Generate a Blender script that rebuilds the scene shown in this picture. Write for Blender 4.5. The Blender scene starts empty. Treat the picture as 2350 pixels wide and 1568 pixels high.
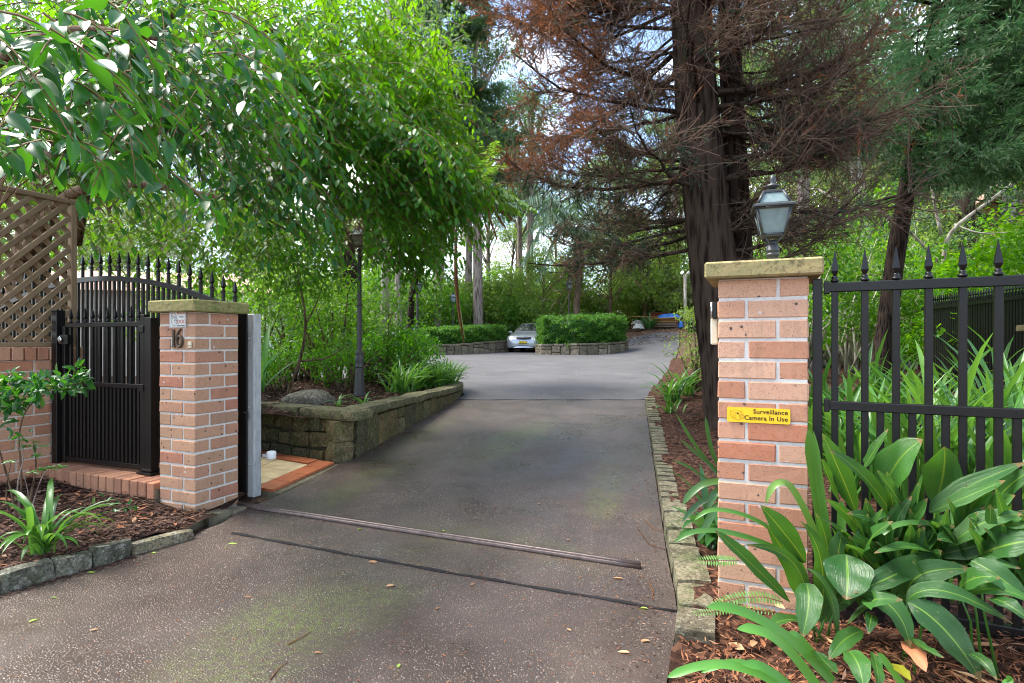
import bpy, bmesh, math, random
import numpy as np
from mathutils import Vector, Matrix
from mathutils import noise as mnoise

random.seed(7)
RNG = np.random.default_rng(11)
SC = bpy.context.scene
COL = SC.collection
R = math.radians

# ------------------------------------------------------------------ camera
F = 1330.0            # focal length in units of a 2350 px wide picture
EYE = 1.2
cam_d = bpy.data.cameras.new('camera')
cam = bpy.data.objects.new('camera', cam_d)
COL.objects.link(cam)
cam.location = (0, 0, EYE)
cam.rotation_euler = (R(90), 0, 0)
cam_d.sensor_width = 36.0
cam_d.lens = F / 2350.0 * 36.0
cam_d.clip_start = 0.05
cam_d.clip_end = 1500
SC.camera = cam

# ------------------------------------------------------------------ world, sun, exposure
SUN_EL, SUN_AZ = R(60), R(-78)      # azimuth measured from +Y towards +X
world = bpy.data.worlds.new('World')
SC.world = world
world.use_nodes = True
wn = world.node_tree.nodes
wl = world.node_tree.links
wn.clear()
w_out = wn.new('ShaderNodeOutputWorld')
w_bg = wn.new('ShaderNodeBackground')
w_sky = wn.new('ShaderNodeTexSky')
w_sky.sky_type = 'NISHITA'
w_sky.sun_disc = False
w_sky.sun_elevation = SUN_EL
w_sky.sun_rotation = SUN_AZ
w_sky.air_density = 1.0
w_sky.dust_density = 1.2
w_co = wn.new('ShaderNodeTexCoord')
w_map = wn.new('ShaderNodeMapping')
w_map.inputs['Scale'].default_value = (1.0, 1.0, 2.2)
w_noise = wn.new('ShaderNodeTexNoise')
w_noise.inputs['Scale'].default_value = 1.9
w_noise.inputs['Detail'].default_value = 6
w_noise.inputs['Roughness'].default_value = 0.62
w_ramp = wn.new('ShaderNodeValToRGB')
w_ramp.color_ramp.elements[0].position = 0.50
w_ramp.color_ramp.elements[1].position = 0.72
w_mix = wn.new('ShaderNodeMix')
w_mix.data_type = 'RGBA'
w_mix.inputs[7].default_value = (11.6, 11.2, 10.7, 1)     # sunlit cloud
wl.new(w_co.outputs['Generated'], w_map.inputs['Vector'])
wl.new(w_map.outputs['Vector'], w_noise.inputs['Vector'])
wl.new(w_noise.outputs['Fac'], w_ramp.inputs['Fac'])
wl.new(w_ramp.outputs['Color'], w_mix.inputs[0])
wl.new(w_sky.outputs['Color'], w_mix.inputs[6])
wl.new(w_mix.outputs[2], w_bg.inputs['Color'])
w_bg.inputs['Strength'].default_value = 0.13
wl.new(w_bg.outputs[0], w_out.inputs[0])

sun_d = bpy.data.lights.new('sun', 'SUN')
sun_d.energy = 2.7
sun_d.angle = R(28)
sun_d.color = (1.0, 0.95, 0.87)
sun = bpy.data.objects.new('sun', sun_d)
COL.objects.link(sun)
_sd = Vector((math.sin(SUN_AZ) * math.cos(SUN_EL), math.cos(SUN_AZ) * math.cos(SUN_EL), math.sin(SUN_EL)))
sun.rotation_euler = _sd.to_track_quat('Z', 'Y').to_euler()

SC.view_settings.view_transform = 'Standard'
SC.view_settings.look = 'None'
SC.view_settings.gamma = 1.0
SC.view_settings.use_curve_mapping = False
SC.view_settings.exposure = 1.9
SC.cycles.max_bounces = 8
SC.cycles.diffuse_bounces = 4
SC.cycles.transmission_bounces = 5
SC.cycles.transparent_max_bounces = 8
SC.cycles.use_denoising = True
SC.cycles.filter_width = 1.05
SC.cycles.denoising_prefilter = 'ACCURATE'
try:
    SC.cycles.denoiser = 'OPENIMAGEDENOISE'
except Exception:
    pass

# ------------------------------------------------------------------ small maths
def P(x, y, Y):
    """point at distance Y that a 2350x1568 picture shows at x, y"""
    return Vector(((x - 1175) / F * Y, Y, EYE - (y - 784) / F * Y))

def sstep(a, b, x):
    t = np.clip((np.asarray(x, float) - a) / (b - a), 0, 1)
    return t * t * (3 - 2 * t)

def gz(X, Y):
    X = np.asarray(X, float); Y = np.asarray(Y, float)
    z = np.interp(Y, [-400, 3.0, 4.0, 9.0, 27, 45, 110, 400], [0, 0, .03, .295, .66, 1.0, 5.5, 5.5])
    z = z + 1.25 * sstep(22, 34, Y) * sstep(3.2, 8.0, X)
    return z

TH = R(23)
G = Vector((math.cos(TH), -math.sin(TH), 0))      # along the gate line, to the right
N = Vector((math.sin(TH), math.cos(TH), 0))       # from the street into the property
ROT_G = -TH

def lerp(a, b, t):
    return a + (b - a) * t

# ------------------------------------------------------------------ objects
def tag(o, label=None, cat=None, group=None, kind=None):
    if label: o['label'] = label
    if cat: o['category'] = cat
    if group: o['group'] = group
    if kind: o['kind'] = kind
    return o

def thing(name, label, cat, loc=(0, 0, 0), rz=0.0, group=None):
    o = bpy.data.objects.new(name, None)
    COL.objects.link(o)
    o.location = loc
    o.rotation_euler = (0, 0, rz)
    o.empty_display_size = .1
    return tag(o, label, cat, group)

def link(name, me, parent=None, kind=None, mat=None):
    o = bpy.data.objects.new(name, me)
    COL.objects.link(o)
    if mat is not None and len(me.materials) == 0:
        me.materials.append(mat)
    if parent is not None:
        o.parent = parent
    if kind: o['kind'] = kind
    return o

def copy_tree(o, parent=None):
    c = o.copy()
    COL.objects.link(c)
    if parent is not None:
        c.parent = parent
    for ch in list(o.children):
        copy_tree(ch, c)
    return c

class MB:
    """collects faces, builds one mesh object"""
    def __init__(s):
        s.v = []; s.f = []; s.sm = []
    def add(s, vs, fs, smooth=False, M=None):
        b = len(s.v)
        for v in vs:
            v = Vector(v)
            s.v.append(M @ v if M is not None else v)
        for f in fs:
            s.f.append(tuple(b + i for i in f)); s.sm.append(smooth)
        return s
    def box(s, c, d, M=None, bev=0.0):
        c = Vector(c); h = Vector(d) * .5
        if bev <= 0:
            vs = [c + Vector((sx * h.x, sy * h.y, sz * h.z)) for sx in (-1, 1) for sy in (-1, 1) for sz in (-1, 1)]
            fs = [(0, 1, 3, 2), (4, 6, 7, 5), (0, 4, 5, 1), (2, 3, 7, 6), (0, 2, 6, 4), (1, 5, 7, 3)]
            return s.add(vs, fs, False, M)
        vs = []; idx = {}
        for sx in (-1, 1):
            for sy in (-1, 1):
                for sz in (-1, 1):
                    for ax in range(3):
                        p = Vector((sx * h.x, sy * h.y, sz * h.z))
                        q = [sx, sy, sz]
                        for k in range(3):
                            if k != ax: p[k] -= q[k] * bev
                        idx[(sx, sy, sz, ax)] = len(vs); vs.append(c + p)
        fs = []
        for ax in range(3):
            o1, o2 = [k for k in range(3) if k != ax]
            for sg in (-1, 1):
                l = []
                for a, b in ((-1, -1), (1, -1), (1, 1), (-1, 1)):
                    q = [0, 0, 0]; q[ax] = sg; q[o1] = a; q[o2] = b
                    l.append(idx[(q[0], q[1], q[2], ax)])
                fs.append(tuple(l))
        for ax in range(3):
            o1, o2 = [k for k in range(3) if k != ax]
            for a in (-1, 1):
                for b in (-1, 1):
                    l = []
                    for sg, who in ((-1, o1), (1, o1), (1, o2), (-1, o2)):
                        q = [0, 0, 0]; q[ax] = sg; q[o1] = a; q[o2] = b
                        l.append(idx[(q[0], q[1], q[2], who)])
                    fs.append(tuple(l))
        for sx in (-1, 1):
            for sy in (-1, 1):
                for sz in (-1, 1):
                    fs.append(tuple(idx[(sx, sy, sz, k)] for k in range(3)))
        return s.add(vs, fs, False, M)
    def tube(s, pts, rad, n=8, cap=True, M=None, smooth=True, tw=0.0):
        pts = [Vector(p) for p in pts]
        k = len(pts)
        if not hasattr(rad, '__len__'): rad = [rad] * k
        vs = []; ref = None
        for i in range(k):
            t = (pts[min(i + 1, k - 1)] - pts[max(i - 1, 0)])
            if t.length < 1e-9: t = Vector((0, 0, 1))
            t.normalize()
            if ref is None:
                ref = Vector((1, 0, 0)) if abs(t.x) < .8 else Vector((0, 1, 0))
            a = (ref - t * ref.dot(t)).normalized()
            ref = a
            b = t.cross(a)
            for j in range(n):
                an = 2 * math.pi * j / n + tw
                vs.append(pts[i] + (a * math.cos(an) + b * math.sin(an)) * rad[i])
        fs = []
        for i in range(k - 1):
            for j in range(n):
                fs.append((i * n + j, i * n + (j + 1) % n, (i + 1) * n + (j + 1) % n, (i + 1) * n + j))
        s.add(vs, fs, smooth, M)
        if cap:
            b = len(s.v) - len(vs)
            s.f.append(tuple(b + j for j in reversed(range(n)))); s.sm.append(False)
            s.f.append(tuple(b + (k - 1) * n + j for j in range(n))); s.sm.append(False)
        return s
    def lathe(s, prof, n=16, M=None, smooth=True, rot=0.0):
        vs = []; fs = []
        for r, z in prof:
            for j in range(n):
                a = 2 * math.pi * j / n + rot
                vs.append((r * math.cos(a), r * math.sin(a), z))
        k = len(prof)
        for i in range(k - 1):
            for j in range(n):
                fs.append((i * n + j, i * n + (j + 1) % n, (i + 1) * n + (j + 1) % n, (i + 1) * n + j))
        fs.append(tuple(reversed(range(n))))
        fs.append(tuple((k - 1) * n + j for j in range(n)))
        return s.add(vs, fs, smooth, M)
    def mesh(s, name, mat=None):
        me = bpy.data.meshes.new(name)
        me.from_pydata([tuple(v) for v in s.v], [], s.f)
        me.polygons.foreach_set('use_smooth', s.sm)
        me.update()
        if mat is not None: me.materials.append(mat)
        return me
    def build(s, name, mat=None, parent=None, kind=None):
        return link(name, s.mesh(name, mat), parent, kind)

def npmesh(name, V, Fq, mat, attrs=None, smooth=False):
    """V (n,3); Fq (m,k) index array of triangles or quads"""
    me = bpy.data.meshes.new(name)
    V = np.ascontiguousarray(V, np.float32); Fq = np.ascontiguousarray(Fq, np.int32)
    m, k = Fq.shape
    me.vertices.add(len(V)); me.vertices.foreach_set('co', V.ravel())
    me.loops.add(m * k); me.loops.foreach_set('vertex_index', Fq.ravel())
    me.polygons.add(m)
    me.polygons.foreach_set('loop_start', np.arange(0, m * k, k, dtype=np.int32))
    me.polygons.foreach_set('loop_total', np.full(m, k, np.int32))
    if smooth: me.polygons.foreach_set('use_smooth', np.ones(m, bool))
    for an, av in (attrs or {}).items():
        at = me.attributes.new(an, 'FLOAT', 'POINT')
        at.data.foreach_set('value', np.ascontiguousarray(av, np.float32))
    me.update(calc_edges=True)
    me.validate()
    if mat is not None: me.materials.append(mat)
    return me

def unit(a):
    a = np.asarray(a, float)
    return a / np.maximum(np.linalg.norm(a, axis=-1, keepdims=True), 1e-9)

# ------------------------------------------------------------------ materials
class T:
    def __init__(s, name):
        s.m = bpy.data.materials.new(name); s.m.use_nodes = True
        s.nt = s.m.node_tree; s.nt.nodes.clear()
        s.out = s.nt.nodes.new('ShaderNodeOutputMaterial')
    def n(s, typ, ins=None, **props):
        nd = s.nt.nodes.new('ShaderNode' + typ)
        for k, v in props.items(): setattr(nd, k, v)
        for k, v in (ins or {}).items():
            sock = nd.inputs[k]
            if isinstance(v, bpy.types.NodeSocket): s.nt.links.new(v, sock)
            elif isinstance(v, tuple) and len(v) == 3 and sock.type == 'RGBA': sock.default_value = (*v, 1)
            else: sock.default_value = v
        return nd
    def pos(s, scale=(1, 1, 1)):
        g = s.n('NewGeometry').outputs['Position']
        return s.n('Mapping', {'Vector': g, 'Scale': scale}).outputs[0]
    def obj(s, scale=(1, 1, 1)):
        g = s.n('TexCoord').outputs['Object']
        return s.n('Mapping', {'Vector': g, 'Scale': scale}).outputs[0]
    def noise(s, vec, scale, detail=4, rough=.55, out='Fac', dist=0.0):
        return s.n('TexNoise', {'Vector': vec, 'Scale': scale, 'Detail': detail, 'Roughness': rough, 'Distortion': dist}).outputs[out]
    def voro(s, vec, scale, feature='F1', out='Distance', rnd=1.0):
        return s.n('TexVoronoi', {'Vector': vec, 'Scale': scale, 'Randomness': rnd}, feature=feature).outputs[out]
    def ramp(s, fac, stops, interp='LINEAR'):
        nd = s.n('ValToRGB', {'Fac': fac})
        cr = nd.color_ramp; cr.interpolation = interp
        while len(cr.elements) > len(stops): cr.elements.remove(cr.elements[-1])
        while len(cr.elements) < len(stops): cr.elements.new(1.0)
        for e, (p, c) in zip(cr.elements, stops):
            e.position = p
            e.color = (c, c, c, 1) if not hasattr(c, '__len__') else (*c, 1)
        return nd.outputs[0]
    def mix(s, fac, a, b, mode='MIX'):
        nd = s.n('Mix', data_type='RGBA', blend_type=mode)
        for k, v in ((0, fac), (6, a), (7, b)):
            if isinstance(v, bpy.types.NodeSocket): s.nt.links.new(v, nd.inputs[k])
            elif hasattr(v, '__len__'): nd.inputs[k].default_value = (*v, 1)
            else: nd.inputs[k].default_value = v
        return nd.outputs[2]
    def math(s, op, a, b=0.0, clamp=False):
        nd = s.n('Math', {0: a, 1: b}, operation=op); nd.use_clamp = clamp
        return nd.outputs[0]
    def bump(s, h, strength=.4, dist=.01, nrm=None):
        ins = {'Height': h, 'Strength': strength, 'Distance': dist}
        if nrm is not None: ins['Normal'] = nrm
        return s.n('Bump', ins).outputs[0]
    def pbr(s, color, rough=.6, metal=0.0, spec=.5, nrm=None, **kw):
        ins = {'Base Color': color, 'Roughness': rough, 'Metallic': metal, 'Specular IOR Level': spec}
        if nrm is not None: ins['Normal'] = nrm
        ins.update(kw)
        return s.n('BsdfPrincipled', ins).outputs[0]
    def done(s, sh):
        s.nt.links.new(sh, s.out.inputs['Surface'])
        return s.m
    def attr(s, name):
        return s.n('Attribute', attribute_name=name).outputs['Fac']
    def rnd(s):
        return s.n('ObjectInfo').outputs['Random']

def plain(name, c, rough=.5, metal=0.0, spec=.5, var=.25, vscale=18, bump=0.0):
    t = T(name)
    nz = t.noise(t.pos(), vscale, 5, .6)
    col = t.mix(t.ramp(nz, [(.3, 0.0), (.75, 1.0)]), tuple(x * (1 - var) for x in c), tuple(min(1, x * (1 + var)) for x in c))
    nrm = t.bump(nz, bump, .004) if bump else None
    return t.done(t.pbr(col, rough, metal, spec, nrm))

def leafmat(name, c1, c2, c3=None, trans=.4, rough=.38, spec=.5, tcol=None):
    t = T(name)
    a = t.math('FRACT', t.math('ADD', t.attr('rnd'), t.rnd()))
    stops = [(0, c1), (.62, c2)]
    if c3: stops += [(.93, c2), (1.0, c3)]
    col = t.ramp(a, stops)
    p = t.pbr(col, rough, 0, spec)
    if tcol is None: tcol = tuple(min(1, x * k) for x, k in zip(c2, (3.6, 3.3, 1.6)))
    tc = t.mix(a, tcol, tuple(x * .7 for x in tcol))
    tr = t.n('BsdfTranslucent', {'Color': tc}).outputs[0]
    return t.done(t.n('MixShader', {0: trans, 1: p, 2: tr}).outputs[0])

def make_brick(name, cols, spotty=1.0):
    t = T(name)
    p = t.pos()
    r = t.rnd()
    base = t.ramp(r, cols, 'LINEAR')
    n1 = t.noise(p, 26, 5, .65)
    col = t.mix(t.ramp(n1, [(.3, 0.0), (.7, .42)]), base, t.mix(.5, base, (.62, .36, .26)))
    sp = t.ramp(t.voro(p, 210), [(.0, 1.0), (.26, .85), (.38, 0.0)])
    spm = t.ramp(t.noise(p, 60, 3, .6), [(.42, 0.0), (.56, .9)])
    col = t.mix(t.math('MULTIPLY', sp, spm), col, (.10, .055, .04))
    wv = t.n('VectorMath', {0: p, 1: t.n('VectorMath', {0: t.n('TexNoise', {'Vector': p, 'Scale': 60.0}).outputs['Color'], 1: (.012, .012, .012)}, operation='MULTIPLY').outputs[0]}, operation='ADD').outputs[0]
    bl = t.ramp(t.voro(wv, 21, rnd=1.0), [(.0, 1.0), (.10 * spotty, .95), (.17 * spotty, 0.0)])
    blc = t.voro(wv, 21, out='Color')
    pick = t.n('SeparateColor', {0: blc}).outputs[0]
    bl = t.math('MULTIPLY', bl, t.math('GREATER_THAN', pick, .50 if spotty <= 1 else .28))
    col = t.mix(bl, col, t.mix(t.math('GREATER_THAN', pick, .88), (.07, .055, .05), (.55, .5, .48)))
    pz = t.n('SeparateXYZ', {0: p}).outputs[2]
    gr_ = t.math('ADD', t.noise(p, 8, 5, .65), t.math('MULTIPLY', pz, -1.3))
    col = t.mix(t.ramp(gr_, [(.36, 0.0), (.60, .75)]), col, (.13, .115, .06))
    st_ = t.noise(t.n('Mapping', {'Vector': p, 'Scale': (9, 9, 1.4)}).outputs[0], 1.0, 5, .65)
    col = t.mix(t.ramp(st_, [(.52, 0.0), (.72, .38)]), col, (.16, .115, .085))
    nrm = t.bump(t.noise(p, 130, 4, .6), .35, .003)
    return t.done(t.pbr(col, .85, 0, .25, nrm))

M = {}
M['brick'] = make_brick('pressed_brick', [(0, (.42, .18, .10)), (.25, (.53, .285, .178)), (.55, (.57, .345, .232)), (.8, (.51, .255, .155)), (.9, (.43, .15, .078)), (1, (.48, .295, .195))])
M['brick_tan'] = make_brick('tan_brick', [(0, (.40, .20, .125)), (.3, (.46, .265, .165)), (.6, (.40, .24, .148)), (.85, (.33, .20, .135)), (.93, (.36, .12, .07)), (1, (.42, .25, .17))], 1.15)
M['brick_step'] = make_brick('step_brick', [(0, (.38, .15, .08)), (.5, (.42, .21, .12)), (1, (.30, .14, .085))], .8)

def _mortar():
    t = T('lime_mortar'); p = t.pos()
    c = t.ramp(t.noise(p, 40, 5, .7), [(.3, (.50, .485, .45)), (.7, (.66, .645, .61))])
    return t.done(t.pbr(c, .95, 0, .1, t.bump(t.noise(p, 160, 4, .7), .6, .004)))
M['mortar'] = _mortar()

def _sand(name, a, b, moss, amt):
    t = T(name)
    p = t.pos()
    w = t.n('TexWave', {'Vector': t.n('Mapping', {'Vector': p, 'Rotation': (0.25, .12, .5)}).outputs[0], 'Scale': 9.0, 'Distortion': 3.5, 'Detail': 3.0, 'Detail Scale': 1.2}, bands_direction='Z').outputs['Fac']
    c = t.mix(t.ramp(w, [(.2, 0.0), (.9, .8)]), a, b)
    n = t.noise(p, 7, 6, .65)
    c = t.mix(t.ramp(n, [(.47, 0.0), (.60, amt)]), c, moss)
    n2 = t.noise(p, 70, 4, .7)
    c = t.mix(t.ramp(n2, [(.52, 0.0), (.62, .7)]), c, tuple(x * .45 for x in a))
    c = t.mix(t.ramp(t.noise(p, 22, 5, .7), [(.57, 0.0), (.63, .6)]), c, tuple(x * .3 for x in a))
    return t.done(t.pbr(c, .9, 0, .2, t.bump(n2, .4, .004)))
M['cap_right'] = _sand('sandstone_gold', (.31, .25, .125), (.38, .30, .14), (.22, .22, .10), .6)
M['cap_left'] = _sand('sandstone_mossy', (.27, .24, .11), (.33, .29, .13), (.17, .22, .07), .9)
M['stone'] = None

def _stone(name, cols, moss, amt, lich=(.32, .31, .26)):
    t = T(name)
    p = t.pos()
    c = t.ramp(t.rnd(), cols)
    n = t.noise(p, 9, 6, .65)
    c = t.mix(t.ramp(n, [(.38, .0), (.66, .9)]), c, t.mix(.75, c, (.025, .022, .014)))
    n1 = t.noise(p, 5.3, 5, .6)
    c = t.mix(t.ramp(n1, [(.48, 0.0), (.68, amt)]), c, moss)
    n2 = t.noise(p, 31, 5, .7)
    c = t.mix(t.ramp(n2, [(.54, 0.0), (.60, .75)]), c, lich)
    n3 = t.noise(p, 75, 5, .75)
    c = t.mix(t.ramp(n3, [(.50, 0.0), (.58, .8)]), c, t.mix(.8, c, (.012, .011, .008)))
    n4 = t.noise(p, 17, 4, .7)
    c = t.mix(t.ramp(n4, [(.56, 0.0), (.62, .55)]), c, (.03, .028, .018))
    return t.done(t.pbr(c, .88, 0, .25, t.bump(t.noise(p, 55, 6, .7), .7, .008)))
M['stone'] = _stone('mossy_sandstone', [(0, (.13, .095, .038)), (.3, (.20, .145, .06)), (.6, (.085, .08, .045)), (.8, (.16, .125, .06)), (1, (.24, .195, .11))], (.060, .080, .022), .8, (.20, .19, .10))
M['coping'] = _stone('mossy_coping', [(0, (.15, .135, .075)), (1, (.22, .19, .105))], (.085, .105, .035), .85, (.22, .22, .13))
M['stone_far'] = _stone('grey_sandstone', [(0, (.30, .23, .15)), (.4, (.42, .34, .24)), (.7, (.22, .18, .125)), (1, (.55, .47, .36))], (.15, .14, .08), .5)
M['kerb'] = _stone('kerb_sandstone', [(0, (.18, .16, .10)), (.5, (.25, .215, .14)), (1, (.15, .125, .085))], (.10, .12, .045), .75, (.24, .23, .16))
M['edging'] = _stone('edging_stone', [(0, (.14, .14, .11)), (.5, (.20, .20, .16)), (1, (.26, .22, .14))], (.10, .13, .06), .6)
M['rock'] = _stone('rock', [(0, (.19, .17, .14)), (1, (.22, .19, .15))], (.14, .13, .08), .4)
M['core'] = plain('wall_mortar', (.10, .085, .055), .95, 0, .1, .4, 30, .5)
M['core_far'] = plain('far_wall_mortar', (.16, .13, .09), .95, 0, .1, .4, 30, .5)
M['black'] = plain('black_powdercoat', (.006, .006, .0065), .36, 0, .35, .3, 60)
M['lampblack'] = plain('lamp_paint', (.035, .04, .043), .42, 0, .5, .2, 40)
M['lamppost'] = plain('lamp_post_paint', (.042, .043, .046), .45, 0, .5, .2, 40)
def _galv():
    t = T('galvanised_steel'); p = t.pos((1, 1, .25))
    c = t.ramp(t.noise(p, 45, 6, .7), [(.25, (.25, .27, .28)), (.5, (.42, .44, .45)), (.8, (.55, .57, .58))])
    return t.done(t.pbr(c, .5, .35, .5))
M['galv'] = _galv()
M['chrome'] = plain('bright_steel', (.6, .6, .6), .2, .9, .5, .1)
def _wood(name, a, b, sc=(6, 6, 6)):
    t = T(name)
    o = t.n('TexCoord').outputs['Object']
    v = t.n('Mapping', {'Vector': o, 'Scale': sc}).outputs[0]
    r = t.rnd()
    v = t.n('VectorMath', {0: v, 1: t.n('CombineXYZ', {0: t.math('MULTIPLY', r, 37.0), 1: t.math('MULTIPLY', r, 11.0)}).outputs[0]}, operation='ADD').outputs[0]
    n = t.noise(v, 1.0, 6, .65, dist=.8)
    c = t.mix(t.ramp(n, [(.3, 0.0), (.7, 1.0)]), a, b)
    c = t.mix(t.math('MULTIPLY', r, .4), c, tuple(x * .55 for x in a))
    return t.done(t.pbr(c, .8, 0, .2, t.bump(n, .3, .004)))
M['lattice'] = _wood('weathered_pine', (.20, .14, .085), (.34, .25, .16), (3, 60, 60))
M['timber'] = _wood('orange_timber', (.42, .20, .07), (.52, .28, .11), (3, 30, 30))
M['timber_grey'] = _wood('grey_timber', (.22, .17, .12), (.32, .26, .19), (3, 30, 30))
def _bark(name, a, b, sc=1.0):
    t = T(name)
    p = t.pos((9 * sc, 9 * sc, 1.1 * sc))
    n = t.noise(p, 1.6, 8, .68, dist=.6)
    v = t.voro(p, 2.4)
    h = t.math('ADD', t.math('MULTIPLY', n, .7), t.math('MULTIPLY', v, .6))
    c = t.ramp(h, [(.34, tuple(x * .25 for x in a)), (.5, a), (.72, b)])
    return t.done(t.pbr(c, .95, 0, .12, t.bump(h, 1.0, .03)))
M['bark_dark'] = _bark('dark_conifer_bark', (.024, .016, .012), (.066, .047, .036))
M['bark_black'] = _bark('blackened_bark', (.014, .010, .008), (.045, .031, .024), 1.6)
M['bark_red'] = _bark('stringybark', (.15, .115, .095), (.30, .25, .215), .8)
M['bark_pale'] = _bark('pale_gum_bark', (.30, .26, .21), (.50, .46, .40), .6)
M['bark_brown'] = _bark('brown_bark', (.075, .05, .032), (.17, .12, .08), 1.5)
M['twig'] = plain('dead_twig', (.15, .102, .074), .9, 0, .15, .5, 9)
M['twig_green'] = plain('leaf_twig', (.16, .095, .05), .8, 0, .2, .3, 20)
M['terracotta'] = plain('terracotta_tile', (.40, .125, .055), .42, 0, .5, .22, 14)
M['bufftile'] = plain('buff_tile', (.50, .40, .24), .4, 0, .5, .3, 8)
M['white'] = plain('white_plastic', (.75, .75, .74), .4, 0, .5, .04)
M['cream'] = plain('cream_plastic', (.62, .55, .40), .5, 0, .4, .06)
M['rail'] = plain('rusty_rail', (.10, .075, .068), .38, .55, .5, .4, 25, .3)
M['joint'] = plain('joint_filler', (.018, .017, .017), .8, 0, .2, .4, 30)
M['bronze'] = plain('bronze_numeral', (.10, .075, .05), .5, .4, .5, .3, 60)
M['plate'] = plain('sign_tin', (.62, .62, .61), .45, .1, .5, .08, 60)
M['red'] = plain('faded_red_print', (.55, .14, .11), .6, 0, .3, .1)
M['ink'] = plain('black_print', (.015, .013, .012), .6, 0, .3, .1)
M['yellow'] = plain('yellow_sign', (.86, .52, .018), .45, 0, .4, .05, 30)
M['olive'] = plain('sign_linework', (.42, .25, .02), .6, 0, .3, .1)
M['tarp'] = plain('blue_tarpaulin', (.03, .17, .55), .45, 0, .5, .45, 6)
M['bag'] = plain('pale_sack', (.55, .54, .50), .8, 0, .2, .3, 10)
M['greybag'] = plain('grey_sack', (.22, .21, .19), .8, 0, .2, .3, 10)
M['redfence'] = plain('rust_red_paint', (.22, .055, .03), .7, 0, .3, .3, 10)
M['greenbin'] = plain('green_plastic', (.01, .055, .05), .45, 0, .5, .2, 10)
M['glassdark'] = plain('dark_glass', (.014, .02, .02), .06, 0, .6, .3, 3)
M['silver'] = None
def _paint(name, c, metal=.55):
    t = T(name)
    return t.done(t.pbr(c, .32, metal, .5, None, **{'Coat Weight': .8, 'Coat Roughness': .08}))
M['silver'] = _paint('silver_car_paint', (.40, .42, .45))
M['whitepaint'] = _paint('white_car_paint', (.78, .78, .77), 0.0)
M['rubber'] = plain('tyre_rubber', (.012, .012, .012), .8)
M['headlamp'] = plain('headlamp_lens', (.62, .65, .67), .1, .5, .6, .3, 30)
M['platey'] = plain('yellow_number_plate', (.80, .58, .03), .45, 0, .4, .05)
def _frost():
    t = T('frosted_glass')
    p = t.pos()
    n = t.noise(p, 30, 5, .7)
    c = t.ramp(n, [(.35, (.26, .36, .37)), (.7, (.38, .48, .48))])
    a = t.pbr(c, .22, 0, .5)
    b = t.n('BsdfTranslucent', {'Color': (.42, .55, .55)}).outputs[0]
    return t.done(t.n('MixShader', {0: .45, 1: a, 2: b}).outputs[0])
M['frost'] = _frost()
M['roof'] = plain('terracotta_roof', (.46, .29, .22), .8, 0, .3, .3, 5)
M['render'] = plain('pale_render', (.62, .56, .50), .8, 0, .2, .1, 4)

# leaves
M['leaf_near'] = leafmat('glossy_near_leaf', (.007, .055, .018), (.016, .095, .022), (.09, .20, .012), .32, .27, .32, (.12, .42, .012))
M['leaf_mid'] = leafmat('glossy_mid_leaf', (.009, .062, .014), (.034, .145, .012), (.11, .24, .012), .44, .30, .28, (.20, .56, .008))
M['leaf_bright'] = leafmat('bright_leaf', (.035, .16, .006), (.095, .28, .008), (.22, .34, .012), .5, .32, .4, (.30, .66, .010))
M['leaf_shrub'] = leafmat('shrub_leaf', (.018, .085, .010), (.065, .18, .015), (.17, .28, .022), .42, .36, .4, (.25, .55, .02))
M['leaf_bush'] = leafmat('bush_leaf', (.045, .105, .022), (.15, .25, .045), (.34, .36, .06), .48, .5, .35, (.36, .54, .07))
M['leaf_olive'] = leafmat('olive_leaf', (.08, .115, .045), (.22, .255, .105), (.36, .33, .14), .34, .55, .3, (.36, .42, .14))
M['leaf_gum'] = leafmat('gum_leaf', (.04, .09, .033), (.085, .155, .052), (.18, .20, .06), .38, .45, .35, (.24, .40, .08))
M['leaf_yellow'] = leafmat('yellow_leaf', (.22, .26, .02), (.42, .36, .03), None, .5, .5, .4, (.7, .6, .06))
M['conifer'] = leafmat('conifer_spray', (.06, .14, .045), (.12, .23, .07), (.20, .29, .07), .42, .55, .3, (.06, .2, .07))
M['conifer_dark'] = leafmat('conifer_dark_spray', (.012, .034, .02), (.026, .058, .028), None, .15, .6, .3, (.04, .12, .04))
M['conifer_grey'] = leafmat('conifer_grey_spray', (.09, .17, .075), (.16, .24, .11), None, .25, .6, .3, (.1, .25, .12))
M['dead_spray'] = leafmat('dead_conifer_spray', (.13, .055, .028), (.27, .105, .045), (.38, .17, .08), .25, .8, .15, (.4, .16, .07))
M['hedge'] = leafmat('hedge_leaf', (.03, .11, .015), (.075, .21, .025), (.16, .3, .04), .35, .42, .45, (.24, .5, .04))
M['strap'] = leafmat('strap_leaf', (.03, .115, .02), (.075, .21, .03), (.15, .28, .05), .32, .33, .5, (.22, .5, .05))
M['strap_dark'] = leafmat('dark_strap_leaf', (.014, .06, .018), (.035, .12, .028), (.08, .16, .04), .28, .33, .5, (.12, .34, .04))
M['strap_light'] = leafmat('light_strap_leaf', (.055, .20, .03), (.095, .28, .045), None, .3, .36, .4, (.25, .56, .06))
M['fern'] = leafmat('fern_leaflet', (.06, .17, .03), (.12, .27, .05), None, .4, .5, .4, (.3, .6, .08))
M['palm'] = leafmat('palm_leaflet', (.12, .21, .12), (.24, .34, .22), None, .35, .4, .5, (.3, .45, .18))
M['treefern'] = leafmat('tree_fern_leaflet', (.07, .18, .014), (.13, .27, .025), None, .36, .45, .4, (.32, .55, .04))
M['dead_frond'] = leafmat('dead_frond', (.11, .05, .022), (.22, .10, .04), None, .25, .8, .2, (.3, .14, .05))
M['dead_brown'] = leafmat('brown_conifer_spray', (.085, .05, .036), (.15, .085, .058), None, .2, .85, .12, (.2, .1, .06))
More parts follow.
